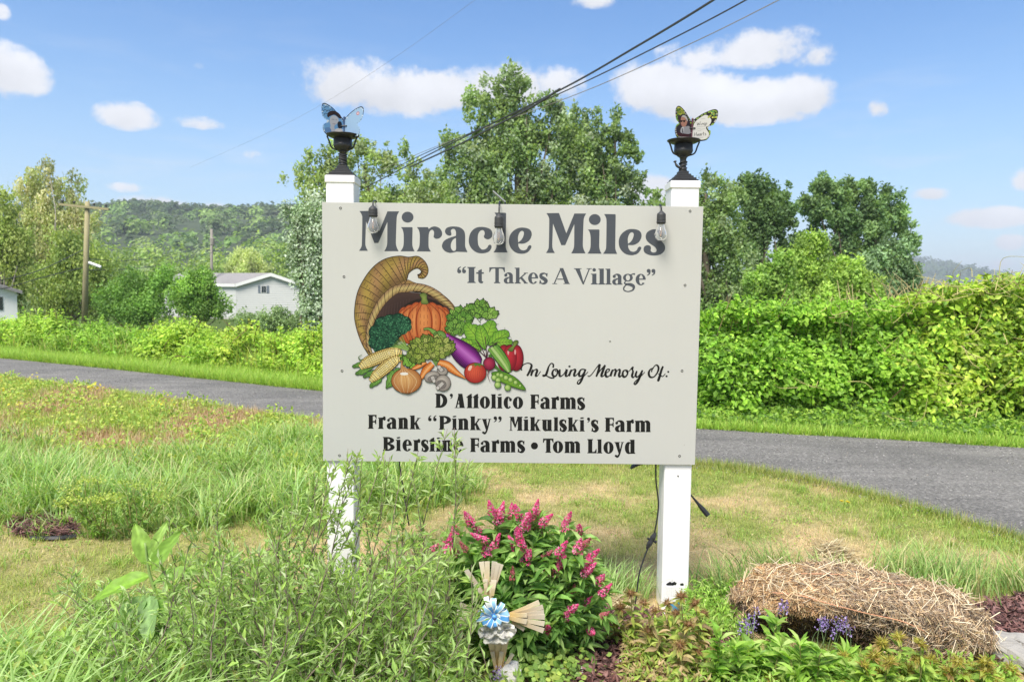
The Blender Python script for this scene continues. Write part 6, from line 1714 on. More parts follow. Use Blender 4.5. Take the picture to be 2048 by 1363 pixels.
def bulb(label, px, py_top, py_sock, py_mid, py_bot, D=3.378):
    top = at(px, py_sock, D); mid = at(px, py_mid, D); bot = at(px + .5, py_bot, D); edge = at(px, py_top, BY_)
    root = empty('hanging_bulb', tuple(top), label, 'light bulb', 'clear bulbs hanging in front of the board')
    H = top[2] - mid[2]; x, y = top[0], D
    mb = MB(); tube(mb, spline([(x + .006, BY_ + th + .012, edge[2] - .05), (x + .004, BY_ + th + .006, edge[2] + .003), (x, BY_ - .004, edge[2] + .006), (x, D + .004, (edge[2] + top[2]) / 2 + .004), (x, D, top[2] - .004)], 6), .0032, 7)
    mb.build('cable', M_BLACK, root, smooth=True)
    mb = MB(); lathe(mb, [(.004, 0), (.0045, -.004), (.0075, -.006), (.012, -.010), (.0185, -.016), (.0205, -.022), (.0205, -.64 * H), (.0215, -.65 * H), (.0215, -.69 * H), (.0205, -.70 * H), (.0205, -.85 * H), (.0225, -.86 * H), (.0225, -.90 * H), (.0195, -.92 * H), (.0185, -H * 1.0)], (x, y, top[2]), 28)
    mb.build('socket', M_RUBBER, root, smooth=False)
    Hb = mid[2] - bot[2]
    prof = [(.0150, 0.0), (.0160, -.10), (.0205, -.26), (.0260, -.45), (.0285, -.60), (.0275, -.74), (.0225, -.87), (.0140, -.96), (.0055, -.995), (.0005, -1.0)]
    P = spline(prof, 4); mb = MB(); lathe(mb, [(r_, z * Hb) for r_, z in P], (x, y, mid[2]), 32, caps=False); mb.build('glass', M_GL, root, smooth=True)
    mb = MB(); lathe(mb, [(.006, 0), (.005, -.18 * Hb), (.003, -.24 * Hb)], (x, y, mid[2]), 10); g_ = mb.build('filament_holder', simple('frosted_stem', (.6, .6, .6), .3) if 'frosted_stem' not in bpy.data.materials else bpy.data.materials['frosted_stem'], root)
    mb = MB(); tube(mb, spline([(x - .002, y, mid[2] - .22 * Hb), (x - .004, y, mid[2] - .45 * Hb), (x - .001, y, mid[2] - .70 * Hb), (x + .003, y, mid[2] - .45 * Hb), (x + .002, y, mid[2] - .22 * Hb)], 4), .0009, 5); mb.build('filament', M_FIL, root)
bulb('leftmost hanging bulb, over the first letter of the heading', 746, 404, 409, 434, 467)
bulb('middle hanging bulb on a longer bare cable', 998, 406, 426, 456, 490)
bulb('rightmost hanging bulb, over the last letter of the heading', 1323, 412, 420, 448, 482)

# thin solar panel behind the top edge
a, b = at(985, 382, 3.50), at(1010, 404, 3.50)
root = empty('solar_panel', (b[0], 3.50, b[2] - .03), 'small tilted solar panel sticking up behind the middle of the top edge', 'solar panel')
mb = MB(); n2 = np.array([.004, 0, .004]); V = [a, b, b + [0, .09, .0], a + [0, .09, .0]]; V = [np.array(v) for v in V]; V2 = [v + n2 for v in V]
mb.add(V + V2, [(0, 1, 2, 3), (7, 6, 5, 4), (0, 4, 5, 1), (1, 5, 6, 2), (2, 6, 7, 3), (3, 7, 4, 0)]); mb.build('panel', simple('solar_cell', (.28, .29, .31), .3), root)
mb = MB(); tube(mb, [b + [0, .04, 0], b + [.02, -.01, -.12]], .006, 6); mb.build('stem', M_BLACK, root)
# little clip under the board
mb = MB(); a, b = at(1262, 938, 3.46), at(1284, 928, 3.46); d = np.array([.006, 0, .014]); V = [a, b, b + d, a + d]; V2 = [v + [0, .03, 0] for v in V]
mb.add(V + V2, [(0, 1, 2, 3), (7, 6, 5, 4), (0, 4, 5, 1), (1, 5, 6, 2), (2, 6, 7, 3), (3, 7, 4, 0)]); mb.build('bracket_end', M_RUBBER, label='small dark metal tab poking out under the board near the right post', cat='bracket')

# cables
def cable(label, pts, r_=.0035, extra=None, name='cable'):
    c = at(*pts[0]); root = empty(name, tuple(c), label, 'cable')
    P = spline([at(*p) for p in pts], 8); mb = MB(); tube(mb, P, r_, 7, (.02, .02, .02)); mb.build('wire', M_BLACK, root, smooth=True)
    if extra: extra(root)
    return root
def conn(root):
    a, b = at(1309, 1068, 3.47), at(1296, 1092, 3.46); d = unit((b - a)[None])[0]
    mb = MB(); L = np.linalg.norm(b - a); tube(mb, [a - d * .012, a, a + d * L * .25, a + d * L * .5, a + d * L * .75, b, b + d * .014], [.0045, .010, .0135, .012, .0135, .010, .0045], 8)
    m_ = (a + b) / 2; tube(mb, [m_ + [-.020, -.002, .012], m_ + [.020, -.002, -.006]], [.0055, .0055], 8); tube(mb, [m_ + [.018, -.002, -.005], m_ + [.024, -.002, -.007]], .008, 8)
    mb.build('connector', M_BLACK, root)
cable('black cable with an inline connector hanging beside the right post', [(1312, 915, 3.50), (1312, 960, 3.48), (1317, 1010, 3.48), (1310, 1060, 3.47), (1303, 1080, 3.465), (1290, 1110, 3.45), (1278, 1150, 3.43), (1271, 1205, 3.40), (1268, 1222, 3.40)], .0040, conn)
def coil(root):
    mb = MB(); c = at(1216, 1336, 2.98)
    for k in range(3):
        P = [c + np.array([(.050 + .008 * k) * math.cos(a) + .01 * k, (.028 + .006 * k) * math.sin(a), .012 + .006 * k + .008 * math.sin(a * 2)]) for a in np.linspace(0, 2 * PI, 26)]; tube(mb, P, .0038, 6, caps=False)
    mb.build('coil', M_BLACK, root, smooth=True)
cable('black cable rising into the pink flowers from a coil on the mulch', [(1150, 1145, 3.02), (1166, 1190, 3.0), (1178, 1250, 2.98), (1196, 1300, 2.98), (1212, 1330, 2.97)], .0042, coil)
cable('thin black cable hanging behind the shrub below the left half of the board', [(797, 905, 3.50), (800, 935, 3.48), (806, 975, 3.47), (812, 1015, 3.47), (818, 1050, 3.46)], .0035)
def plug(root):
    a, b = at(1384, 992, 3.60), at(1416, 1030, 3.58); mb = MB(); tube(mb, [a, a * .6 + b * .4, a * .35 + b * .65, b], [.004, .008, .0125, .0135], 8); mb.build('plug', M_BLACK, root)
cable('loose cable end with a black plug sticking out right of the right post', [(1366, 960, 3.60), (1374, 978, 3.60), (1384, 992, 3.60)], .004, plug)

# ================================================================== GARDEN IN FRONT
def leafset(mb, pos, ax, nr, ln, wd, col, tmpl=LEAF4):
    scatter(mb, *tmpl, pos, frames(ax, nr), np.stack([wd, ln, ln], -1), col)

def gpt(px, py):
    p = gnd(px, py); p[2] = float(hgt(p[0], p[1])); return p

# mulch beds
M_MULCH = simple('mulch_soil', (.075, .040, .034), .95, nz=(30, .4), bump=(40, .8, .02))
def mulch(poly_px, n_, name='mulch_bed'):
    P = spline([tuple(gpt(a, b)[:2]) for a, b in poly_px], 5, True)
    c = P.mean(0); mb = MB(); rings = [c + (P - c) * f for f in (0.0, .35, .7, 1.0)]; m_ = len(P)
    V = []
    for r, f in zip(rings, (0, .35, .7, 1.0)):
        V += [(x, y, float(hgt(x, y)) + (.022 if f < 1 else -.01) + (.008 * rng.random() if f < 1 else 0)) for x, y in r]
    mb.add(V, [(r * m_ + k, r * m_ + (k + 1) % m_, (r + 1) * m_ + (k + 1) % m_, (r + 1) * m_ + k) for r in range(3) for k in range(m_)])
    mb.build(name, M_MULCH, kind='structure', smooth=True)
    lo, hi = P.min(0), P.max(0); q = rng.uniform(lo, hi, (n_ * 2, 2)); q = q[inpoly(q[:, 0], q[:, 1], P)][:n_]; n_ = len(q)
    g = MB(); bx = np.array([(-.5, 0, 0), (.5, 0, .1), (.4, 1, .1), (-.3, 1.1, 0), (0, .5, .35)]); F = [(0, 1, 4), (1, 2, 4), (2, 3, 4), (3, 0, 4)]
    scatter(g, bx, F, np.stack([q[:, 0], q[:, 1], hgt(q[:, 0], q[:, 1]) + .022 + rng.random(n_) * .022], -1), frames(rand_unit(n_) * [1, 1, .4], np.array([0, 0, 1.]) + .5 * rand_unit(n_)),
            np.stack([rng.uniform(.006, .014, n_), rng.uniform(.018, .05, n_), rng.uniform(.006, .014, n_)], -1), palette(n_, [(.16, .075, .065), (.10, .045, .042), (.24, .13, .12), (.06, .03, .028)]))
    g.build('mulch_chips', M_STRAW, kind='stuff')
mulch([(1080, 1262), (1160, 1225), (1260, 1235), (1420, 1260), (1480, 1330), (1440, 1420), (1200, 1450), (1000, 1430), (1020, 1330)], 5200)
mulch([(1900, 1260), (1980, 1215), (2100, 1205), (2200, 1260), (2150, 1340), (1960, 1330)], 2600)
mulch([(20, 1052), (60, 1036), (120, 1036), (152, 1052), (150, 1076), (90, 1082), (30, 1078)], 900)
mulch([(360, 1035), (400, 1022), (450, 1026), (470, 1040), (420, 1050)], 350)
mb = MB(); P = spline([gpt(62, 1084) + [0, 0, .012], gpt(110, 1085) + [0, 0, .014], gpt(152, 1079) + [0, 0, .012]], 6); tube(mb, P, .016, 6); mb.build('edging_strip', M_BLACK, label='black plastic edging in front of the mulch patch at the far left', cat='edging')

# ---- wispy grey-green shrub in front of the left post
env = np.array([(110, 1230), (215, 1130), (280, 1060), (360, 1010), (450, 985), (540, 985), (600, 960), (660, 915), (700, 890), (760, 880), (810, 915), (860, 850), (905, 835), (940, 890), (975, 1000), (1010, 1110), (1060, 1260)], float)
def shrub():
    root = empty('wispy_shrub', (-.85, 2.85, 0), 'sprawling wispy grey-green shrub covering the foot of the left post and the board corner', 'shrub')
    sm, lm = MB(), MB(); pos, ax, ln = [], [], []
    for i in range(315):
        tall = i < 30
        px = rng.uniform(120, 985) if not tall else rng.choice([700, 735, 790, 880, 900, 640, 580, 500, 420, 340, 830]) + rng.normal() * 22
        top = np.interp(px, env[:, 0], env[:, 1]) if tall else np.interp(px, [120, 215, 300, 400, 500, 600, 680, 760, 850, 930, 985], [1240, 1140, 1070, 1020, 1010, 1010, 1050, 1010, 1000, 1040, 1160]); py = top + (abs(rng.normal()) * 22 if tall else 60 + rng.exponential(120))
        if py > 1420: py = rng.uniform(1200, 1400)
        D = rng.uniform(2.75, 3.28) if tall else rng.uniform(2.25, 3.15)
        tip = at(px, py, D)
        if tip[2] < .12: tip[2] = .12 + rng.random() * .2
        base = np.array([tip[0] * .55 - .36 + rng.normal() * .16, D * .9 + .18 + rng.normal() * .12, 0.0]); base[2] = float(hgt(base[0], base[1]))
        d = tip - base; mid1 = base + d * .35 + np.array([-d[0] * .12, 0, .05 * d[2]]) + rng.normal(size=3) * .02; mid2 = base + d * .72 + rng.normal(size=3) * .025
        P = spline([base, mid1, mid2, tip], 6); L = np.linalg.norm(d)
        tube(sm, P, np.linspace(.0042, .0011, len(P)), 3, np.array([.17, .13, .11]) * rng.uniform(.7, 1.4))
        T = np.gradient(P, axis=0); T = unit(T)
        for k in range(int(L / .030)):
            f = .18 + .82 * (k + rng.random()) / (L / .030); j = min(len(P) - 1, int(f * (len(P) - 1)))
            p = P[j]; out = unit((rand_unit(1)[0] * .9 + T[j] * .75 + [0, 0, .25])[None])[0]
            if rng.random() < .55 and f < .95:
                l_ = rng.uniform(.05, .17) * (1.15 - f * .6) * (.7 if tall else 1); q = p + out * l_; mq = (p + q) / 2 + [0, 0, .01]
                tube(sm, [p, mq, q], [.0016, .0012, .0007], 3, (.20, .22, .12), caps=False)
                nl_ = int(4 + l_ * 55)
                for a in range(nl_):
                    g_ = (a + .5) / nl_; pos.append(p + (q - p) * g_); ax.append(out * .7 + rand_unit(1)[0] * .85 + [0, 0, .1]); ln.append(rng.uniform(.022, .052) * (1.1 - .3 * g_))
            else:
                pos.append(p); ax.append(T[j] * .6 + out * .8); ln.append(rng.uniform(.03, .06))
    pos, ax, ln = np.array(pos), unit(np.array(ax)), np.array(ln); n_ = len(pos)
    nr = np.array([0, -.35, 1.]) + .7 * rand_unit(n_)
    own = palette(n_, [(.33, .50, .15), (.42, .57, .23), (.26, .41, .12), (.50, .61, .34), (.38, .54, .14)], [3, 3, 2, 1.6, 2], .12)
    leafset(lm, pos, ax, nr, ln, ln * rng.uniform(.18, .29, n_), own, LEAF2)
    lm.build('foliage', M_LEAF, root); sm.build('stem', M_BARK, root, kind='stuff', smooth=True)
shrub()

# green undergrowth under and beside the shrub
g = MB(); n_ = 15000
px = np.where(rng.random(n_) < .8, rng.uniform(230, 925, n_), rng.uniform(-80, 300, n_)); D = rng.uniform(1.9, 3.1, n_)
x = (px - CX) / FPX * D; z = rng.random(n_) ** 1.3 * np.interp(D, [1.9, 3.1], [.26, .22])
ok = (x < -.05) & ~((px < 420) & (D > 2.75))
x, D, z = x[ok], D[ok], z[ok]; n_ = len(x)
leafset(g, np.stack([x, D, z], -1), rand_unit(n_) + [0, 0, .2], np.array([0, -.4, 1.]) + .6 * rand_unit(n_), rng.uniform(.03, .06, n_), rng.uniform(.012, .024, n_),
        palette(n_, [(.27, .44, .09), (.34, .50, .12), (.20, .34, .08), (.44, .52, .15), (.42, .38, .12)], [3, 3, 3, 1.4, .5]))
g.build('undergrowth', M_LEAF, kind='stuff')

# ---- long arching grass in the left foreground
LONG = [(.30, .48, .14), (.38, .54, .20), (.24, .40, .11), (.46, .60, .28)]
def grass_clump(label, cx, cy, n_, L0, L1, W, spread, pal, az, lean=(.3, 1.0), grp=None, droop=.22, name='grass_clump', segs=7, zb=None):
    x = cx + rng.normal(size=n_) * spread; y = cy + rng.normal(size=n_) * spread * .7
    az_ = np.where(rng.random(n_) < .6, az + rng.normal(size=n_) * .6, rng.uniform(0, 2 * PI, n_))
    mb = MB(); c = palette(n_, pal, None, .1)
    z = hgt(x, y)
    blades(mb, np.stack([x, y, z], -1), rng.uniform(L0, L1, n_), W * rng.uniform(.6, 1.2, n_), az_, rng.uniform(*lean, n_), c * .9, c * 1.1, segs, droop=droop, face=az_ + PI / 2 + rng.normal(size=n_) * .5)
    mb.build(name, M_GRASS, label=label, cat='grass clump', group=grp)
GG = 'clumps of long grass round the garden'
grass_clump('broad-bladed long grass in the bottom left corner, arching to the right', -1.25, 2.02, 420, .35, .68, .017, .20, LONG, 0.15, grp=GG)
grass_clump('long pale grass leaning right at the bottom, between the corner grass and the shrub', -.92, 2.08, 200, .28, .52, .014, .15, LONG, 0.1, grp=GG)
grass_clump('grass clump at the left edge between the dry lawn and the corner grass', -1.80, 2.62, 380, .22, .46, .012, .24, LONG, 0.3, grp=GG)
grass_clump('tuft of thin grass at the left edge of the shrub, under the big leaves', -1.42, 2.70, 130, .18, .42, .008, .12, LONG, 0.2, grp=GG)
BL = [(.22, .37, .10), (.30, .45, .13), (.16, .29, .08), (.38, .50, .18), (.48, .46, .24)]
def tuft(label, px, py, n_, L0, L1, sp_, az, W=.0065, pal=BL):
    p = gpt(px, py); grass_clump(label, p[0], p[1], n_, L0, L1, W, sp_, pal, az, (.25, 1.0), GG)
tuft('blue-green grass tuft between the right post and the straw bale', 1455, 1205, 260, .14, .34, .085, 2.6)
tuft('dark green grass tuft behind the left end of the straw bale', 1545, 1165, 260, .14, .36, .09, 2.8)
tuft('dense green grass tuft behind the right end of the straw bale', 1900, 1195, 330, .16, .38, .12, 1.0)
tuft('sprawling grass tuft between the straw heap and the right end of the bale', 1800, 1165, 170, .14, .32, .10, .6)
tuft('short grass tuft at the back of the bale, under the tilted straw', 1640, 1165, 120, .10, .24, .09, 2.0)
tuft('grass tuft left of the right post, behind the black cable', 1250, 1190, 170, .10, .26, .09, .4, pal=LONG)
tuft('low grass tuft just behind the pink flowers', 1185, 1165, 90, .08, .20, .07, .6, pal=LONG)
tuft('grass tuft at the right edge beside the mulch', 2040, 1190, 160, .12, .28, .09, 2.0)

# ---- plant with large pale leaves at the left edge of the shrub
def big_leaf(parent, base, tip, wd, up, col, droop=.15):
    base = np.array(base, float); tip = np.array(tip, float); d = tip - base; L = np.linalg.norm(d); R = frames(d[None], np.array(up, float)[None])[0]
    mb = MB(); V, C = [], []; nu, nv = 11, 7
    for i in range(nu):
        t = i / (nu - 1); w_ = math.sin(PI * min(1, t ** .8)) ** .75 * wd * (1 if t < .98 else .1) + .001
        for j in range(nv):
            s_ = j / (nv - 1) * 2 - 1
            V.append(base + R @ np.array([s_ * w_, t * L, abs(s_) * w_ * .35 - droop * L * t ** 2 + .004 * math.sin(t * 18 + s_ * 3)]))
            C.append(np.array(col) * (1.35 if j == nv // 2 else 1.0) * (1 + .12 * math.sin(t * 40 + abs(s_) * 8)))
    F = [(i * nv + j, i * nv + j + 1, (i + 1) * nv + j + 1, (i + 1) * nv + j) for i in range(nu - 1) for j in range(nv - 1)]
    mb.add(V, F, np.array(C)).build('leaf', M_LEAF, parent, smooth=True)
b0 = np.array([-1.33, 2.72, 0.0])
root = empty('broadleaf_plant', tuple(b0), 'plant with very large pale green leaves at the left edge of the wispy shrub', 'plant')
mb = MB(); stalk = spline([b0, b0 + [.01, 0, .22], at(300, 1150, 2.72), at(290, 1085, 2.72)], 6); tube(mb, stalk, np.linspace(.009, .004, len(stalk)), 7, (.22, .32, .10)); mb.build('stem', M_STEM, root, smooth=True)
for (bx_, by__, tx_, ty_, wd, D0, D1, up, c) in [(300, 1130, 268, 1045, .034, 2.72, 2.74, (.5, -1, .2), (.26, .42, .08)), (303, 1140, 352, 1062, .030, 2.72, 2.70, (-.3, -1, .3), (.22, .38, .07)),
        (300, 1150, 178, 1190, .040, 2.72, 2.66, (0, -.5, 1), (.22, .40, .05)), (305, 1165, 390, 1130, .034, 2.72, 2.66, (0, -.5, 1), (.24, .40, .09)),
        (290, 1190, 225, 1262, .040, 2.70, 2.55, (0, -1, .6), (.20, .34, .12)), (300, 1190, 290, 1275, .040, 2.70, 2.52, (.1, -1, .4), (.22, .36, .14)), (310, 1200, 380, 1262, .034, 2.70, 2.60, (0, -1, .8), (.18, .34, .07)), (298, 1120, 330, 1040, .02, 2.72, 2.76, (0, -1, .2), (.28, .44, .10))]:
    big_leaf(root, at(bx_, by__, D0), at(tx_, ty_, D1), wd, up, c)

# ---- yellow-topped weed by the far left mulch
def weed(label, px, py, h_, n_, pal, tops):
    n_ = int(n_ * .6)
    b = gpt(px, py); root = empty('weed', tuple(b), label, 'weed'); sm, lm = MB(), MB(); P_ = []
    for k in range(9):
        t = b + np.array([rng.normal() * .15, rng.normal() * .08, h_ * rng.uniform(.6, 1.05)]); Q = spline([b + rng.normal(size=3) * .02 * [1, 1, 0], (b + t) / 2 + rng.normal(size=3) * .02, t], 5); tube(sm, Q, np.linspace(.005, .002, len(Q)), 5, (.28, .26, .10)); P_.append(Q)
    Q = np.concatenate(P_); i = rng.integers(0, len(Q), n_); leafset(lm, Q[i] + rng.normal(size=(n_, 3)) * .025, rand_unit(n_) + [0, 0, .2], np.array([0, -.3, 1.]) + .5 * rand_unit(n_), rng.uniform(.03, .07, n_), rng.uniform(.01, .02, n_), palette(n_, pal))
    for q in P_:
        m_ = 60; leafset(lm, q[-1] + rng.normal(size=(m_, 3)) * [.035, .03, .012], rand_unit(m_), rand_unit(m_), rng.uniform(.01, .02, m_), rng.uniform(.008, .014, m_), palette(m_, tops))
    sm.build('stem', M_STEM, root, smooth=True); lm.build('foliage', M_LEAF, root)
weed('leafy weed with pale yellow-green tops behind the far left mulch patch', 205, 1075, .36, 420, [(.20, .34, .07), (.27, .41, .09)], [(.52, .60, .16), (.44, .55, .12)])
weed('tall weed with pale tops right of the one by the far left mulch', 262, 1070, .34, 320, [(.18, .32, .07), (.24, .38, .09)], [(.44, .56, .14)])
weed('small leafy weed in the tall grass left of the board', 470, 975, .30, 360, [(.18, .32, .06), (.25, .40, .08)], [(.30, .44, .10)])

# ---- pink butterfly bush
def flower_mesh(L, r_, n_, pal):
    mb = MB(); t = rng.random(n_); a = rng.uniform(0, 2 * PI, n_); rr = r_ * (1 - t ** 1.6) * rng.uniform(.75, 1.15, n_) + .0015
    pos = np.stack([np.cos(a) * rr, np.sin(a) * rr, t * L], -1); nr = np.stack([np.cos(a), np.sin(a), np.full(n_, .35)], -1) + .35 * rand_unit(n_)
    tV = [(-1, 0, 0), (0, -.35, .25), (1, 0, 0), (0, .35, .25), (0, -1, 0), (.35, 0, .25), (0, 1, 0), (-.35, 0, .25)]
    scatter(mb, tV, [(0, 1, 2, 3), (4, 5, 6, 7)], pos, frames(np.cross(unit(nr), rand_unit(n_)), nr), rng.uniform(.0035, .0058, n_), palette(n_, pal, None, .1))
    tube(mb, [(0, 0, -.02), (0, 0, L)], [.0018, .001], 4, (.25, .30, .12))
    return mb.data('flower_spike', M_PETAL)
PK = [(.88, .10, .36), (.93, .24, .50), (.76, .05, .26), (.95, .42, .62)]
FM = [flower_mesh(.062, .014, 150, PK), flower_mesh(.082, .0155, 190, PK), flower_mesh(.048, .017, 130, PK), flower_mesh(.050, .010, 90, [(.55, .18, .18), (.70, .20, .30)])]
def bush():
    ctr = at(1050, 1190, 3.12); b0 = np.array([ctr[0], 3.12, float(hgt(ctr[0], 3.12))])
    root = empty('pink_flowering_bush', tuple(b0), 'leafy butterfly bush covered in pink flower spikes under the middle of the board', 'bush')
    sm, lm = MB(), MB(); pos, ax, ln, own = [], [], [], []
    spots = [(510, 150), (565, 195), (655, 130), (700, 165), (650, 215), (755, 240), (805, 160), (830, 225), (885, 220), (850, 300), (1030, 240), (1055, 200), (1130, 280), (1190, 365), (1130, 400), (350, 210), (400, 270), (440, 345), (250, 270), (120, 405), (200, 400), (240, 435), (310, 400), (470, 430), (530, 390), (625, 280), (700, 300), (710, 345), (680, 400), (745, 425), (765, 470), (905, 455), (1000, 430), (1000, 520), (970, 560), (895, 580), (1200, 530), (1190, 575), (1290, 625), (1310, 720), (1090, 715), (1080, 845), (1050, 880), (910, 985), (1220, 1005), (205, 635), (660, 590), (1225, 470), (1185, 800), (1320, 880), (540, 160), (690, 270), (825, 130)]
    for k, (X, Y) in enumerate(spots):
        px, py = 840 + X / 3.559, 980 + Y / 3.559; tip = at(px, py, rng.uniform(2.86, 3.0) if Y < 330 else rng.uniform(2.80, 2.90))
        d = tip - b0; base = b0 + np.array([d[0] * .25 + rng.normal() * .04, rng.normal() * .05, 0])
        P = spline([base, base + d * .45 + np.array([d[0] * .08, 0, .05]), tip], 7); tube(sm, P, np.linspace(.004, .0016, len(P)), 5, (.22, .24, .10))
        T = unit(np.gradient(P, axis=0))
        for j in range(3, len(P) - 1):
            for s_ in range(3): pos.append(P[j]); ax.append(rand_unit(1)[0] * [1, 1, .5] + T[j] * .35); ln.append(rng.uniform(.05, .095))
        for s_ in range(5): pos.append(P[-2]); ax.append(rand_unit(1)[0] * [1, 1, .5] + T[-1] * .7); ln.append(rng.uniform(.03, .055))
        me = FM[3] if (X, Y) in ((660, 590), (205, 635)) or k % 9 == 4 else FM[[0, 1, 2, 0][k % 4]]
        o = bpy.data.objects.new('flower_spike', me); COL.objects.link(o)
        v = Vector(T[-1] * .8 + rng.normal(size=3) * .35 + [(.25 if px > 1050 else -.25), -.1, .45]).normalized()
        o.rotation_euler = v.to_track_quat('Z', 'Y').to_euler(); o.location = Vector(tip - b0) - v * .025; o.parent = root; s0 = rng.uniform(1.0, 1.3); o.scale = (s0,) * 3
    for k in range(270):                       # leafy body
        u = rand_unit(1)[0]; px = 1050 + u[0] * 165 * rng.random() ** .35; py = 1215 + u[2] * 165 * rng.random() ** .35
        tip = at(px, max(py, 1035 + abs(px - 1050) * .25), 3.0 + u[1] * .18 + .0); tip[2] = max(.03, tip[2])
        for s_ in range(7): pos.append(tip + rng.normal(size=3) * .012); ax.append(rand_unit(1)[0] * [1, 1, .6] + unit((tip - b0)[None])[0] * .5); ln.append(rng.uniform(.045, .10))
    pos, ax, ln = np.array(pos), unit(np.array(ax)), np.array(ln); n_ = len(pos)
    leafset(lm, pos, ax, np.array([0, -.45, 1.]) + .45 * rand_unit(n_), ln, ln * rng.uniform(.24, .34, n_), palette(n_, [(.22, .41, .10), (.30, .49, .14), (.16, .32, .08), (.38, .54, .20)], [3, 3, 2, 1.2]), LEAF8)
    lm.build('foliage', M_LEAF, root); sm.build('stem', M_STEM, root, smooth=True, kind='stuff')
bush()

# ---- creeping cover at the bottom, in front of the bush
g = MB(); n_ = 1000; px = rng.normal(1075, 55, n_); D = rng.uniform(2.62, 2.98, n_); x = (px - CX) / FPX * D
disc8 = [(0, 0, 0)] + [(math.cos(a) * .5, .5 + math.sin(a) * .5, .08 * math.sin(3 * a)) for a in np.linspace(0, 2 * PI, 9)[:-1]]; dF = [(0, k, k + 1) for k in range(1, 8)]
scatter(g, disc8, dF, np.stack([x, D, hgt(x, D) + rng.uniform(.015, .10, n_)], -1), frames(rand_unit(n_) * [1, 1, .3], np.array([0, -.4, 1.]) + .4 * rand_unit(n_)), rng.uniform(.014, .032, n_), palette(n_, [(.22, .36, .08), (.28, .42, .10), (.16, .28, .06), (.36, .46, .10)]))
g.build('creeping_cover', M_LEAF, kind='stuff')

# ---- cross of wooden slats with a blue bow
CD = 2.70
def cz(X, Y, dd=0.0): return at(900 + X / 5.18, 1100 + Y / 5.18, CD + dd)
M_SLAT = tintmat('weathered_slat', .8, .2, (60, .5, .002))
croot = empty('slat_cross', tuple(cz(500, 1240)), 'memorial cross made of fanned weathered wooden slats in front of the pink bush', 'cross')
def slat(a, b, w0, w1, dd, parent=croot, c=None):
    A, B = cz(*a, dd), cz(*b, dd); d = unit((B - A)[None])[0]; s_ = np.cross(d, [0, 1, 0]); k = CD / FPX / 5.18
    th_ = .0022; V = []
    for t in (0, .5, 1):
        p = A + (B - A) * t; w_ = (w0 + (w1 - w0) * t) * k / 2; bow = -.003 * math.sin(PI * t)
        V += [p - s_ * w_ + [0, bow, 0], p + s_ * w_ + [0, bow, 0], p + s_ * w_ + [0, bow + th_, 0], p - s_ * w_ + [0, bow + th_, 0]]
    F = [(3, 2, 1, 0), (8, 9, 10, 11)] + [(r * 4 + j, r * 4 + (j + 1) % 4, (r + 1) * 4 + (j + 1) % 4, (r + 1) * 4 + j) for r in range(2) for j in range(4)]
    c0 = np.array(c if c is not None else [(.50, .40, .24), (.44, .35, .23), (.55, .46, .31), (.38, .31, .22)][rng.integers(4)]) * rng.uniform(.9, 1.1)
    tipc = c0 * .55 + np.array([.50, .49, .46]) * .5
    C = np.array([c0 * [1.05, .95, .7]] * 4 + [c0] * 4 + [tipc] * 4)
    mb = MB(); mb.add(V, F, C); mb.build('slat', M_SLAT, parent)
for k, (bx_, by__, w_) in enumerate([(325, 118, 54), (384, 114, 56), (462, 116, 58), (528, 142, 56), (497, 132, 44)]): slat((408 + (k - 2) * 8, 520), (bx_, by__), 20, w_, -.002 * k)
slat((372, 470), (368, 300), 30, 46, -.014); slat((440, 470), (455, 306), 30, 60, -.016); slat((430, 560), (165, 200), 46, 50, .012); slat((420, 560), (262, 350), 34, 52, -.004); slat((430, 540), (425, 330), 40, 30, -.010)
for k, (bx_, by__, w_) in enumerate([(925, 535, 52), (965, 585, 52), (975, 640, 50), (982, 690, 56), (978, 760, 56), (970, 832, 56)]): slat((600, 660 + k * 8), (bx_, by__), 20, w_, -.002 * k)
slat((620, 665), (798, 672), 40, 46, -.016, c=(.55, .42, .22)); slat((620, 700), (795, 738), 40, 56, -.018, c=(.50, .40, .24)); slat((640, 740), (770, 820), 30, 40, .004)
for k, (bx_, by__) in enumerate([(100, 560), (70, 640), (80, 720), (110, 790)]): slat((380, 660 + k * 10), (bx_, by__), 20, 54, .01 + .002 * k)
for k, (tx_, ty_) in enumerate([(425, 940), (500, 930), (575, 930)]): slat((480 + k * 22, 1240), (tx_, ty_), 34, 72, -.004 * k, c=(.56, .40, .18))
slat((475, 1230), (440, 1050), 30, 44, -.016, c=(.58, .45, .26)); slat((510, 1230), (535, 1050), 34, 50, -.018, c=(.58, .45, .26)); slat((540, 1240), (650, 1070), 30, 44, -.010, c=(.56, .46, .30)); slat((500, 1370), (520, 1200), 50, 50, .004)
# white cloth bloom
fr_ = empty('white_cloth_flower', tuple(cz(490, 880, -.03)), 'crumpled white cloth flower fixed to the middle of the slat cross', 'cloth flower')
def cloth(name, ctr, rx, ry, col, fold, parent, a0=0.0, a1=2 * PI, depth=.03, seed=0, mt=None):
    mb = MB(); V, C = [], []; nr_, na = 7, 41; k = CD / FPX / 5.18; c = cz(*ctr, -.035)
    for i in range(nr_):
        f = i / (nr_ - 1)
        for j in range(na):
            a = a0 + (a1 - a0) * j / (na - 1)
            r_ = f * (1 + .07 * math.sin(a * 7 + seed)); y = -depth * math.sin(f * PI * .62) + .010 * f * math.sin(a * fold + seed) + .004 * math.sin(a * 13 + f * 6)
            V.append(c + np.array([math.cos(a) * rx * k * r_, y, math.sin(a) * ry * k * r_ + .004 * f * math.sin(a * 5)])); C.append(col)
    F = [(i * na + j, i * na + j + 1, (i + 1) * na + j + 1, (i + 1) * na + j) for i in range(nr_ - 1) for j in range(na - 1)]
    mb.add(V, F, np.array(C)); return mb.build(name, mt or M_PETAL, parent, smooth=True)
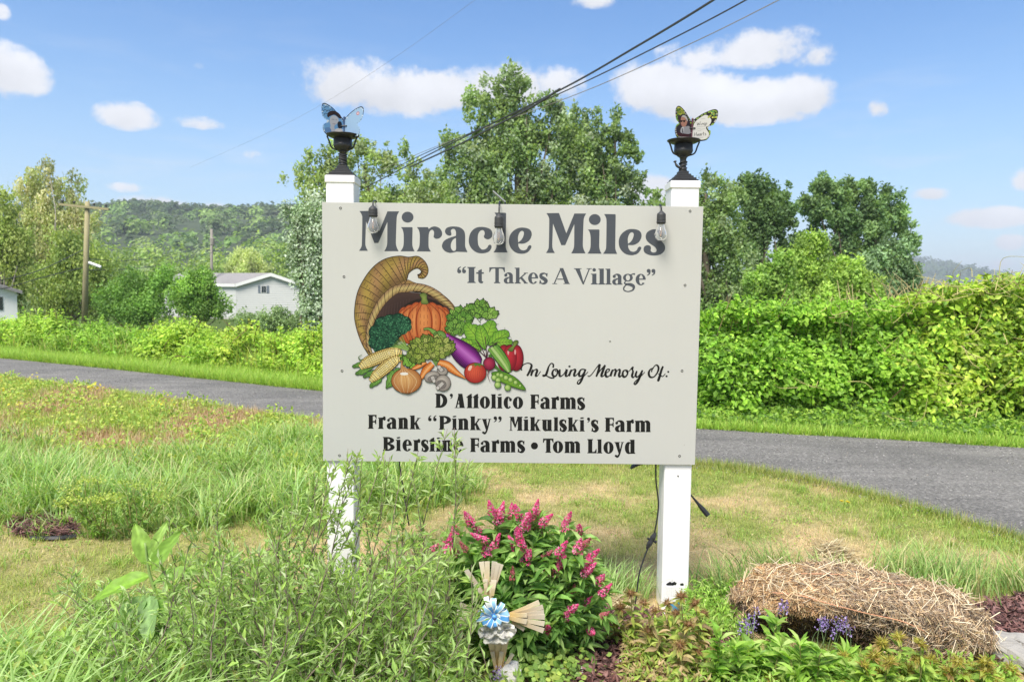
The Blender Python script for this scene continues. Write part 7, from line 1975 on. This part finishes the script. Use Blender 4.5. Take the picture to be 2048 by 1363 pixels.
cloth('petal', (490, 805), 190, 100, (.72, .71, .67), 6, fr_, seed=1); cloth('petal', (585, 775), 95, 85, (.78, .77, .73), 5, fr_, seed=3, depth=.045); cloth('petal', (395, 800), 100, 75, (.70, .69, .66), 5, fr_, seed=5, depth=.04); cloth('petal', (480, 862), 135, 52, (.76, .75, .71), 4, fr_, seed=8, depth=.05)
# bow
M_RIB = tintmat('satin_ribbon', .28, .6)
bw = empty('ribbon_bow', tuple(cz(470, 680, -.05)), 'shiny blue and white ribbon bow tied at the centre of the slat cross', 'bow')
def loop(tx_, ty_, w_, col, dd, edge=(.80, .84, .88)):
    c = cz(455, 680, -.055 + dd); t = cz(tx_, ty_, -.075 + dd); d = t - c; side = unit(np.cross(d, [0, 1, 0])[None])[0] * w_ * CD / FPX / 5.18 / 2
    P = spline([c, c + d * .5 + [0, -.016, .004], t + [0, -.010, 0], t + d * .06 + [0, .008, 0], c + d * .5 + [0, .020, -.004], c + [0, .006, 0]], 5); n2 = len(P)
    wv = np.interp(np.linspace(0, 1, n2), [0, .25, .75, 1], [.35, 1, 1, .35])[:, None]
    mb = MB()
    for f0, f1, cc in ((-1, -.72, edge), (-.72, .72, col), (.72, 1, edge)):
        A, B = P + side * wv * f0, P + side * wv * f1; mb.add(np.concatenate([A, B]), [(k, k + 1, n2 + k + 1, n2 + k) for k in range(n2 - 1)], cc)
    mb.build('loop', M_RIB, bw, smooth=True)
BLU = (.10, .33, .74); LBL = (.30, .55, .86)
for i, (a, b, w_, c) in enumerate([(450, 515, 60, LBL), (400, 540, 60, BLU), (500, 590, 54, BLU), (540, 560, 50, LBL), (515, 660, 56, (.70, .80, .92)), (590, 640, 76, LBL), (600, 700, 70, BLU), (350, 590, 60, LBL), (300, 640, 60, BLU), (280, 700, 58, LBL), (340, 740, 60, BLU), (400, 780, 62, BLU), (470, 780, 54, BLU), (530, 740, 50, LBL), (380, 500, 50, (.75, .80, .86))]): loop(a, b, w_, c, -.003 * (i % 4))
mb = MB(); lathe(mb, [(0, -.008), (.009, -.005), (.011, 0), (.009, .005), (0, .008)], cz(460, 680, -.075), 10, col=BLU); mb.build('knot', M_RIB, bw, smooth=True)
# stones
def rock(name, label, c, r3, col, rz=0.0, seed=0, flat=None):
    n1, n2 = 20, 12; V, F = [], []; loc = np.random.default_rng(seed); ph = loc.uniform(0, 6, 8)
    for i in range(n2 + 1):
        th_ = PI * i / n2
        for j in range(n1):
            a = 2 * PI * j / n1; d = np.array([math.sin(th_) * math.cos(a), math.sin(th_) * math.sin(a), math.cos(th_)])
            d = np.sign(d) * np.abs(d) ** .72; r_ = 1 + .09 * math.sin(3 * a + ph[0]) * math.sin(2 * th_ + ph[1]) + .06 * math.sin(5 * a + ph[2] + 3 * th_) + .03 * loc.normal()
            if flat: d[2] = min(d[2], flat)
            x, y = d[0] * r3[0] * r_, d[1] * r3[1] * r_; V.append((c[0] + x * math.cos(rz) - y * math.sin(rz), c[1] + x * math.sin(rz) + y * math.cos(rz), c[2] + d[2] * r3[2] * r_))
    F = [(i * n1 + j, i * n1 + (j + 1) % n1, (i + 1) * n1 + (j + 1) % n1, (i + 1) * n1 + j) for i in range(n2) for j in range(n1)]
    mb = MB(); mb.add(V, F); mb.build(name, col, label=label, cat='stone', smooth=False)
M_WST = simple('pale_stone', (.56, .55, .53), .85, nz=(16, .25), bump=(40, .5, .01))
c = cz(610, 1330); c[2] = .055; rock('stone', 'rounded pale stone at the foot of the slat cross', c, (.05, .045, .062), M_WST, seed=3)
c = gpt(1135, 1352); rock('stone', 'flat whitish stone on the mulch right of the slat cross', c + [0, 0, .01], (.085, .05, .03), M_WST, seed=5)
c = gpt(1248, 1345); rock('stone', 'small white stone chip beside the coiled cable', c + [0, 0, .015], (.03, .02, .018), M_WST, seed=6)
c = gpt(2025, 1330); rock('stone', 'slanted grey slab of stone in the bottom right corner', c + [.03, 0, .045], (.13, .12, .055), M_STONE, rz=.5, seed=9, flat=.7)

# ---- lavender sprigs
def sprigs(label, spots, D, name='lavender', hb=.16):
    ps = [at(a, b, D + rng.normal() * .03) for a, b in spots]; c0 = np.mean(ps, 0); root = empty(name, (c0[0], D, 0), label, 'flower')
    sm, fm = MB(), MB()
    for p in ps:
        b = np.array([p[0] + rng.normal() * .02, p[1] + .03, max(0, p[2] - hb)]); P = spline([b, (b + p) / 2 + rng.normal(size=3) * .01, p], 4); tube(sm, P, .0013, 3, (.24, .34, .16))
        m_ = 26; t = rng.random(m_); q = p + np.stack([rng.normal(size=m_) * .006, rng.normal(size=m_) * .006, (t - .6) * .05], -1)
        scatter(fm, *LEAF2, q, frames(rand_unit(m_), rand_unit(m_)), rng.uniform(.005, .010, m_), palette(m_, [(.32, .22, .55), (.42, .32, .66), (.24, .16, .42), (.52, .45, .68)]))
    sm.build('stem', M_STEM, root); fm.build('blossom', M_PETAL, root)
sprigs('purple flower sprigs low in front of the left part of the bale', [(1482, 1250), (1490, 1244), (1500, 1240), (1508, 1248), (1495, 1252), (1512, 1222), (1538, 1232), (1566, 1206), (1560, 1214), (1572, 1210)], 2.88)
sprigs('brighter purple flower sprigs at the hollow in the front of the bale', [(1640, 1244), (1648, 1250), (1655, 1244), (1670, 1240), (1678, 1246), (1686, 1250), (1692, 1243), (1665, 1262), (1700, 1256), (1644, 1238)], 2.86)
sprigs('faded lavender sprigs over the pale stone under the slat cross', [(990, 1344), (998, 1340), (1006, 1346)], 2.64, hb=.05)

# ---- bee balm with spiky heads
def head_mesh(pal, n_, r_):
    mb = MB(); d = rand_unit(n_); d[:, 2] = np.abs(d[:, 2]) * 1.1 - .25; d = unit(d)
    spike = [(-.5, 0, 0), (.5, 0, 0), (0, 1, .1)]
    scatter(mb, spike, [(0, 1, 2)], d * r_ * .35, frames(d, rand_unit(n_)), np.stack([np.full(n_, .0032), r_ * rng.uniform(.6, 1.2, n_), np.full(n_, r_)], -1), palette(n_, pal, None, .2))
    V, F = [], []; 
    lathe(mb, [(0, -.006), (.007, -.003), (.009, .003), (.005, .008), (0, .009)], (0, 0, 0), 8, pal[0])
    m_ = 9; a = rng.uniform(0, 2 * PI, m_); ax = np.stack([np.cos(a), np.sin(a), rng.uniform(-.35, .1, m_)], -1)
    scatter(mb, *LEAF4, np.tile([0, 0, -.005], (m_, 1)), frames(ax, np.tile([0, 0, 1.], (m_, 1))), np.stack([rng.uniform(.010, .014, m_), rng.uniform(.022, .040, m_), np.full(m_, .02)], -1), palette(m_, [(.30, .36, .08), pal[-1]], None, .15))
    return mb.data('seed_head', M_LEAF)
HB = [head_mesh([(.30, .17, .08), (.22, .12, .07), (.40, .26, .12), (.34, .30, .10)], 80, .017) for _ in range(2)]
HY = [head_mesh([(.42, .40, .08), (.52, .48, .10), (.32, .34, .07), (.40, .28, .10)], 100, .019) for _ in range(2)]
def balm(label, spots, D0, D1, meshes, pal, ll, grp=None, heads=True):
    px = np.mean([a for a, b in spots]); Dm = (D0 + D1) / 2; c0 = at(px, 1300, Dm); root = empty('bee_balm' if heads else 'leafy_plant', (c0[0], Dm, float(hgt(c0[0], Dm))), label, 'plant', grp)
    b0 = np.array([c0[0], Dm, float(hgt(c0[0], Dm))]); sm, lm = MB(), MB(); pos, ax, ln = [], [], []
    for a, b in spots:
        tip = at(a, b, rng.uniform(D0, D1)); tip[2] = max(tip[2], .06); base = np.array([tip[0] * .97 + .03 * b0[0] + rng.normal() * .02, tip[1] + .02, float(hgt(tip[0], tip[1]))])
        P = spline([base, (base + tip) / 2 + rng.normal(size=3) * [.015, .015, 0], tip], 5); tube(sm, P, np.linspace(.0035, .0018, len(P)), 5, (.28, .26, .10))
        for j in range(1, len(P) - (2 if heads else 0)):
            for s_ in range(4 if heads else 5): pos.append(P[j] + rng.normal(size=3) * .003); ax.append(rand_unit(1)[0] * [1, 1, .35] + [0, 0, .12 if heads else .5]); ln.append(rng.uniform(*ll))
        if heads:
            o = bpy.data.objects.new('seed_head', meshes[rng.integers(len(meshes))]); COL.objects.link(o); o.parent = root; o.location = Vector(tip - b0); o.rotation_euler = (rng.normal() * .35, rng.normal() * .35, rng.uniform(0, 6)); s0 = rng.uniform(1.15, 1.6); o.scale = (s0,) * 3
    pos, ax, ln = np.array(pos), unit(np.array(ax)), np.array(ln); n_ = len(pos)
    leafset(lm, pos, ax, np.array([0, -.35, 1.]) + .4 * rand_unit(n_), ln, ln * rng.uniform(.26, .40, n_), palette(n_, pal), LEAF8)
    lm.build('foliage', M_LEAF, root); sm.build('stem', M_STEM, root, smooth=True)
BP = [(.34, .46, .10), (.42, .50, .12), (.25, .38, .08), (.46, .38, .18), (.50, .38, .22)]
BGp = 'bee balm plants along the front of the bed'
balm('brown-headed bee balm left of the right post, over the mulch', [(1262, 1186), (1240, 1214), (1288, 1206), (1310, 1222), (1226, 1245), (1268, 1248), (1296, 1262), (1232, 1285), (1272, 1300), (1318, 1290), (1245, 1330), (1290, 1335)], 2.75, 3.05, HB, BP, (.035, .065), BGp)
balm('brown-headed bee balm right in front of the right post', [(1335, 1206), (1362, 1192), (1352, 1226), (1390, 1206), (1408, 1226), (1378, 1248), (1340, 1262), (1412, 1262), (1360, 1290), (1395, 1300), (1330, 1320), (1375, 1340), (1425, 1300)], 2.70, 3.0, HB, BP, (.035, .065), BGp)
YP = [(.33, .50, .09), (.41, .55, .12), (.25, .40, .08)]
z2 = lambda L: [(1350 + a / 2.934, 900 + b / 2.934) for a, b in L]
balm('yellow-green headed bee balm in front of the right half of the bale', z2([(1215, 1130), (1315, 1095), (1440, 1130), (1170, 1205), (1210, 1290), (1320, 1300), (1370, 1285), (1500, 1230), (1260, 1240), (1420, 1215), (1300, 1360), (1440, 1350)]), 2.62, 2.80, HY, YP, (.035, .06), BGp)
balm('yellow-green headed bee balm at the bottom right beside the grey slab', z2([(1610, 1290), (1740, 1280), (1820, 1285), (1820, 1240), (1970, 1280), (1885, 1340), (1700, 1330), (1560, 1350), (1660, 1240), (1780, 1345)]), 2.60, 2.78, HY, YP, (.035, .06), BGp)
balm('yellow-green headed bee balm at the bottom below the purple sprigs', z2([(990, 1210), (900, 1330), (1050, 1290), (1110, 1260), (560, 1330), (1020, 1370)]), 2.58, 2.76, HY, YP, (.035, .06), BGp)
LP = [(.28, .48, .08), (.36, .56, .11), (.21, .39, .07), (.42, .56, .17)]
balm('bright green lance-leaved plant in front of the left end of the bale', [(1440, 1272), (1470, 1295), (1500, 1300), (1460, 1318), (1520, 1312), (1552, 1248), (1562, 1290), (1580, 1315), (1490, 1335), (1530, 1340), (1430, 1335), (1560, 1345)], 2.60, 2.85, None, LP, (.04, .078), heads=False)
balm('bright green lance-leaved plant under the hollow of the bale', [(1610, 1312), (1640, 1305), (1660, 1318), (1690, 1305), (1620, 1338), (1660, 1345), (1700, 1330), (1600, 1290), (1730, 1338), (1590, 1348)], 2.60, 2.82, None, LP, (.038, .072), heads=False)
g = MB(); n_ = 4200; px = rng.uniform(1400, 2080, n_); D = rng.uniform(2.45, 2.85, n_); x = (px - CX) / FPX * D
leafset(g, np.stack([x, D, rng.uniform(.01, .11, n_)], -1), rand_unit(n_) + [0, 0, .2], np.array([0, -.4, 1.]) + .5 * rand_unit(n_), rng.uniform(.02, .045, n_), rng.uniform(.006, .014, n_), palette(n_, YP + LP))
n_ = 2600; px = rng.uniform(1262, 1440, n_); D = rng.uniform(2.55, 3.1, n_); x = (px - CX) / FPX * D
leafset(g, np.stack([x, D, rng.uniform(.01, .12, n_)], -1), rand_unit(n_) + [0, 0, .2], np.array([0, -.4, 1.]) + .5 * rand_unit(n_), rng.uniform(.02, .045, n_), rng.uniform(.006, .015, n_), palette(n_, BP))
n_ = 2200; px = rng.uniform(1380, 1520, n_); D = rng.uniform(3.0, 3.5, n_); x = (px - CX) / FPX * D
leafset(g, np.stack([x, D, rng.uniform(.01, .14, n_)], -1), rand_unit(n_) + [0, 0, .3], np.array([0, -.4, 1.]) + .5 * rand_unit(n_), rng.uniform(.02, .045, n_), rng.uniform(.006, .012, n_), palette(n_, LP))
g.build('bed_undergrowth', M_LEAF, kind='stuff')

# ---- straw bale
STR = [(.42, .29, .17), (.56, .41, .25), (.29, .21, .15), (.68, .56, .40), (.17, .13, .10), (.36, .30, .25)]
def straws(mb, pos, ax, ln, wd, col, nr=None):
    n_ = len(pos); tV = [(-.5, 0, 0), (.5, 0, 0), (.4, 1, 0), (-.4, 1, 0), (0, 0, .5), (0, 1, .5)]
    tF = [(0, 4, 5, 3), (4, 1, 2, 5)]
    scatter(mb, tV, tF, pos, frames(ax, rand_unit(n_) if nr is None else nr), np.stack([wd, ln, wd], -1), col)
bx0, bx1, byc, bw_, bh = 1.04, 2.08, 3.14, .50, .255
def bale_surf(n_):
    """points on a sagging rounded box, with outward normals"""
    cxb = (bx0 + bx1) / 2; hx = (bx1 - bx0) / 2; hy = bw_ / 2; hz = bh / 2
    d = rand_unit(n_); e = 3.6
    d = np.concatenate([d]) * np.array([hx, hy * 1.3, hz * 1.5]) ** .0
    # sample by area on the box faces, then round
    wts = np.array([2 * hx * 2 * hz, 2 * hx * 2 * hy, 2 * hy * 2 * hz, 2 * hy * 2 * hz]); f = rng.choice(4, n_, p=wts / wts.sum()); u, v = rng.uniform(-1, 1, n_), rng.uniform(-1, 1, n_)
    p = np.where((f == 0)[:, None], np.stack([u, -np.ones(n_), v], -1), np.where((f == 1)[:, None], np.stack([u, v, np.ones(n_)], -1), np.where((f == 2)[:, None], np.stack([-np.ones(n_), u, v], -1), np.stack([np.ones(n_), u, v], -1))))
    k = (np.abs(p) ** e).sum(1) ** (1 / e); q = p / k[:, None]; nrm = unit(np.sign(q) * np.abs(q) ** (e - 1) / np.array([hx, hy, hz]))
    bump = 1 + .24 * (fnoise(q[:, 0] * 5 + 3, q[:, 2] * 2 + q[:, 1] * 2, 1.0, 77) - .5)
    P = np.stack([cxb + q[:, 0] * hx * bump, byc + q[:, 1] * hy * bump, bh * .52 + q[:, 2] * hz * bump], -1)
    sag = .03 * np.sin((P[:, 0] - bx0) / (bx1 - bx0) * PI * 1.3 + .3); P[:, 2] += np.where(q[:, 2] > 0, sag, 0)
    # hollow eaten into the lower left of the front
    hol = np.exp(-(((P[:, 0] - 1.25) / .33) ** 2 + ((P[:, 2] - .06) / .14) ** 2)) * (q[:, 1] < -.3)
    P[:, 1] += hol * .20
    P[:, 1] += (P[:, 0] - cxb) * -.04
    return P, nrm, hol
def bale():
    root = empty('straw_bale', ((bx0 + bx1) / 2, byc, 0), 'long weathered straw bale slumping apart on the right, tied with orange twine', 'straw bale')
    # solid core
    n1, n2 = 60, 28; V = []
    cxb = (bx0 + bx1) / 2
    for i in range(n2 + 1):
        th_ = PI * i / n2
        for j in range(n1):
            a = 2 * PI * j / n1; p = np.array([math.sin(th_) * math.cos(a), math.sin(th_) * math.sin(a), math.cos(th_)]); q = p / (np.abs(p) ** 3.4).sum() ** (1 / 3.4)
            bu = 1 + .22 * (float(fnoise(q[0] * 5 + 3, q[2] * 2 + q[1] * 2, 1.0, 77)) - .5); x = cxb + q[0] * ((bx1 - bx0) / 2 - .03) * bu; y = byc + q[1] * (bw_ / 2 - .035) * bu; z = bh * .5 + q[2] * (bh / 2 - .02) * bu
            h_ = math.exp(-(((x - 1.25) / .33) ** 2 + ((z - .06) / .14) ** 2)) * (q[1] < -.3); y += h_ * .20 + (x - cxb) * -.04; V.append((x, y, max(z, -.02)))
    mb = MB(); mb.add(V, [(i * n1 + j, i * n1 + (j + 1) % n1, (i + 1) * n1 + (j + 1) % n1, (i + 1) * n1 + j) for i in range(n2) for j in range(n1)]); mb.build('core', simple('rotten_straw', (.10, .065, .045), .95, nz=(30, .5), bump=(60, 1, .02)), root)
    n_ = 34000; P, nr, hol = bale_surf(n_)
    t = unit(np.cross(nr, rand_unit(n_))); ax = unit(t + nr * rng.uniform(-.10, .55, n_)[:, None] + np.array([0, 0, -.25]) * (nr[:, 1] < -.4)[:, None])
    ln = rng.uniform(.018, .062, n_); wd = rng.uniform(.0016, .0040, n_)
    patch = fnoise(P[:, 0], P[:, 2] + P[:, 1], .16, 55)[:, None]
    gold = np.exp(-(((P[:, 0] - 1.22) / .16) ** 2 + ((P[:, 2] - .20) / .10) ** 2))[:, None] * .8
    col = palette(n_, STR, [3, 3, 3, 2, 2.4, 1.5], .17) * (.62 + .72 * patch); col = col * (1 - gold) + col * np.array([1.35, 1.12, .8]) * gold
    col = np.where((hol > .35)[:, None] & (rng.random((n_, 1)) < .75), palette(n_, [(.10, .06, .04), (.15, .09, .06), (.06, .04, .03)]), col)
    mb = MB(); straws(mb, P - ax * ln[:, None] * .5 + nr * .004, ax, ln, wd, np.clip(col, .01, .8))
    n_ = 700; P, nr, hol = bale_surf(n_); ok = hol < .3; P, nr = P[ok], nr[ok]; n_ = len(P); ax = unit(np.cross(nr, rand_unit(n_)) + nr * .35); ln = rng.uniform(.05, .13, n_)
    straws(mb, P - ax * ln[:, None] * .4 + nr * .010, ax, ln, rng.uniform(.0025, .005, n_), palette(n_, [(.66, .56, .40), (.58, .46, .29), (.72, .63, .48)]))
    mb.build('straw', M_STRAW, root, kind='stuff')
    SP_, _, _ = bale_surf(60000); dd_ = (SP_ - [0, 0, CAMZ]) @ RC; SX_ = CX + dd_[:, 0] / -dd_[:, 2] * FPX; SY_ = CY - dd_[:, 1] / -dd_[:, 2] * FPX
    M_TW = simple('orange_twine', (.58, .29, .17), .8)
    for pts in ([(1545, 1184, 3.02), (1600, 1190, 2.99), (1657, 1206, 2.94), (1735, 1226, 2.92), (1803, 1241, 2.90), (1850, 1262, 2.91)], [(1600, 1146, 3.22), (1691, 1149, 3.18), (1769, 1164, 3.13), (1860, 1178, 3.10), (1930, 1200, 3.10)]):
        mb = MB(); Q = spline([(a, b) for a, b, c in pts], 8); P = []
        for a, b in Q:                      # lie on the straw surface where the line of sight meets it
            d_ = np.hypot(SX_ - a, SY_ - b); ok_ = np.argsort(d_)[:14]; P.append(at(a, b, SP_[ok_, 1].min() - .022))
        P = np.array(P); P[1:-1] = (P[:-2] + P[1:-1] + P[2:]) / 3
        tube(mb, P, .0019, 6); mb.build('twine', M_TW, root, smooth=True)
bale()
# loose straw heap behind
def heap(label, px, py, rx, n_, hh):
    c = gpt(px, py); mb = MB(); d = rand_unit(n_); d[:, 2] = np.abs(d[:, 2]); P = c + d * np.array([rx, rx * .7, hh]) * rng.uniform(.6, 1, n_)[:, None]
    ax = unit(np.stack([rng.choice([-1, 1], n_) * rng.uniform(.5, 1.2, n_), rng.normal(size=n_) * .3, -.35 + rng.normal(size=n_) * .4], -1)); ln = rng.uniform(.06, .16, n_)
    straws(mb, P - ax * ln[:, None] * .4, ax, ln, rng.uniform(.002, .0042, n_), palette(n_, [(.58, .50, .30), (.48, .38, .22), (.66, .60, .42), (.30, .22, .14)])); mb.build('straw_heap', M_STRAW, label=label, cat='straw heap')
heap('small heap of dry bent straw behind the middle of the bale', 1662, 1142, .13, 700, .17)
heap('low patch of dead straw in the grass behind the right part of the bale', 1840, 1150, .13, 220, .06)
heap('flattened dry grass beside the pink bush, left of the black cable', 1225, 1215, .16, 300, .03)
# yellow lawn flowers
def dandelion(label, px, py):
    b = gpt(px, py); root = empty('yellow_flower', tuple(b), label, 'flower', 'yellow flowers in the lawn'); mb = MB(); tube(mb, [b, b + [0, 0, .05]], .0015, 4, (.25, .35, .1)); mb.build('stem', M_STEM, root)
    mb = MB(); m_ = 26; a = rng.uniform(0, 2 * PI, m_); scatter(mb, *LEAF2, np.tile(b + [0, 0, .05], (m_, 1)), frames(np.stack([np.cos(a), np.sin(a), rng.uniform(0, .7, m_)], -1), np.tile([0, 0, 1.], (m_, 1))), rng.uniform(.014, .022, m_), palette(m_, [(.80, .62, .03), (.75, .66, .06)])); mb.build('petals', M_PETAL, root)
dandelion('left one of two yellow flowers in the lawn near the lane', 1682, 1014); dandelion('right one of two yellow flowers in the lawn near the lane', 1695, 1016)
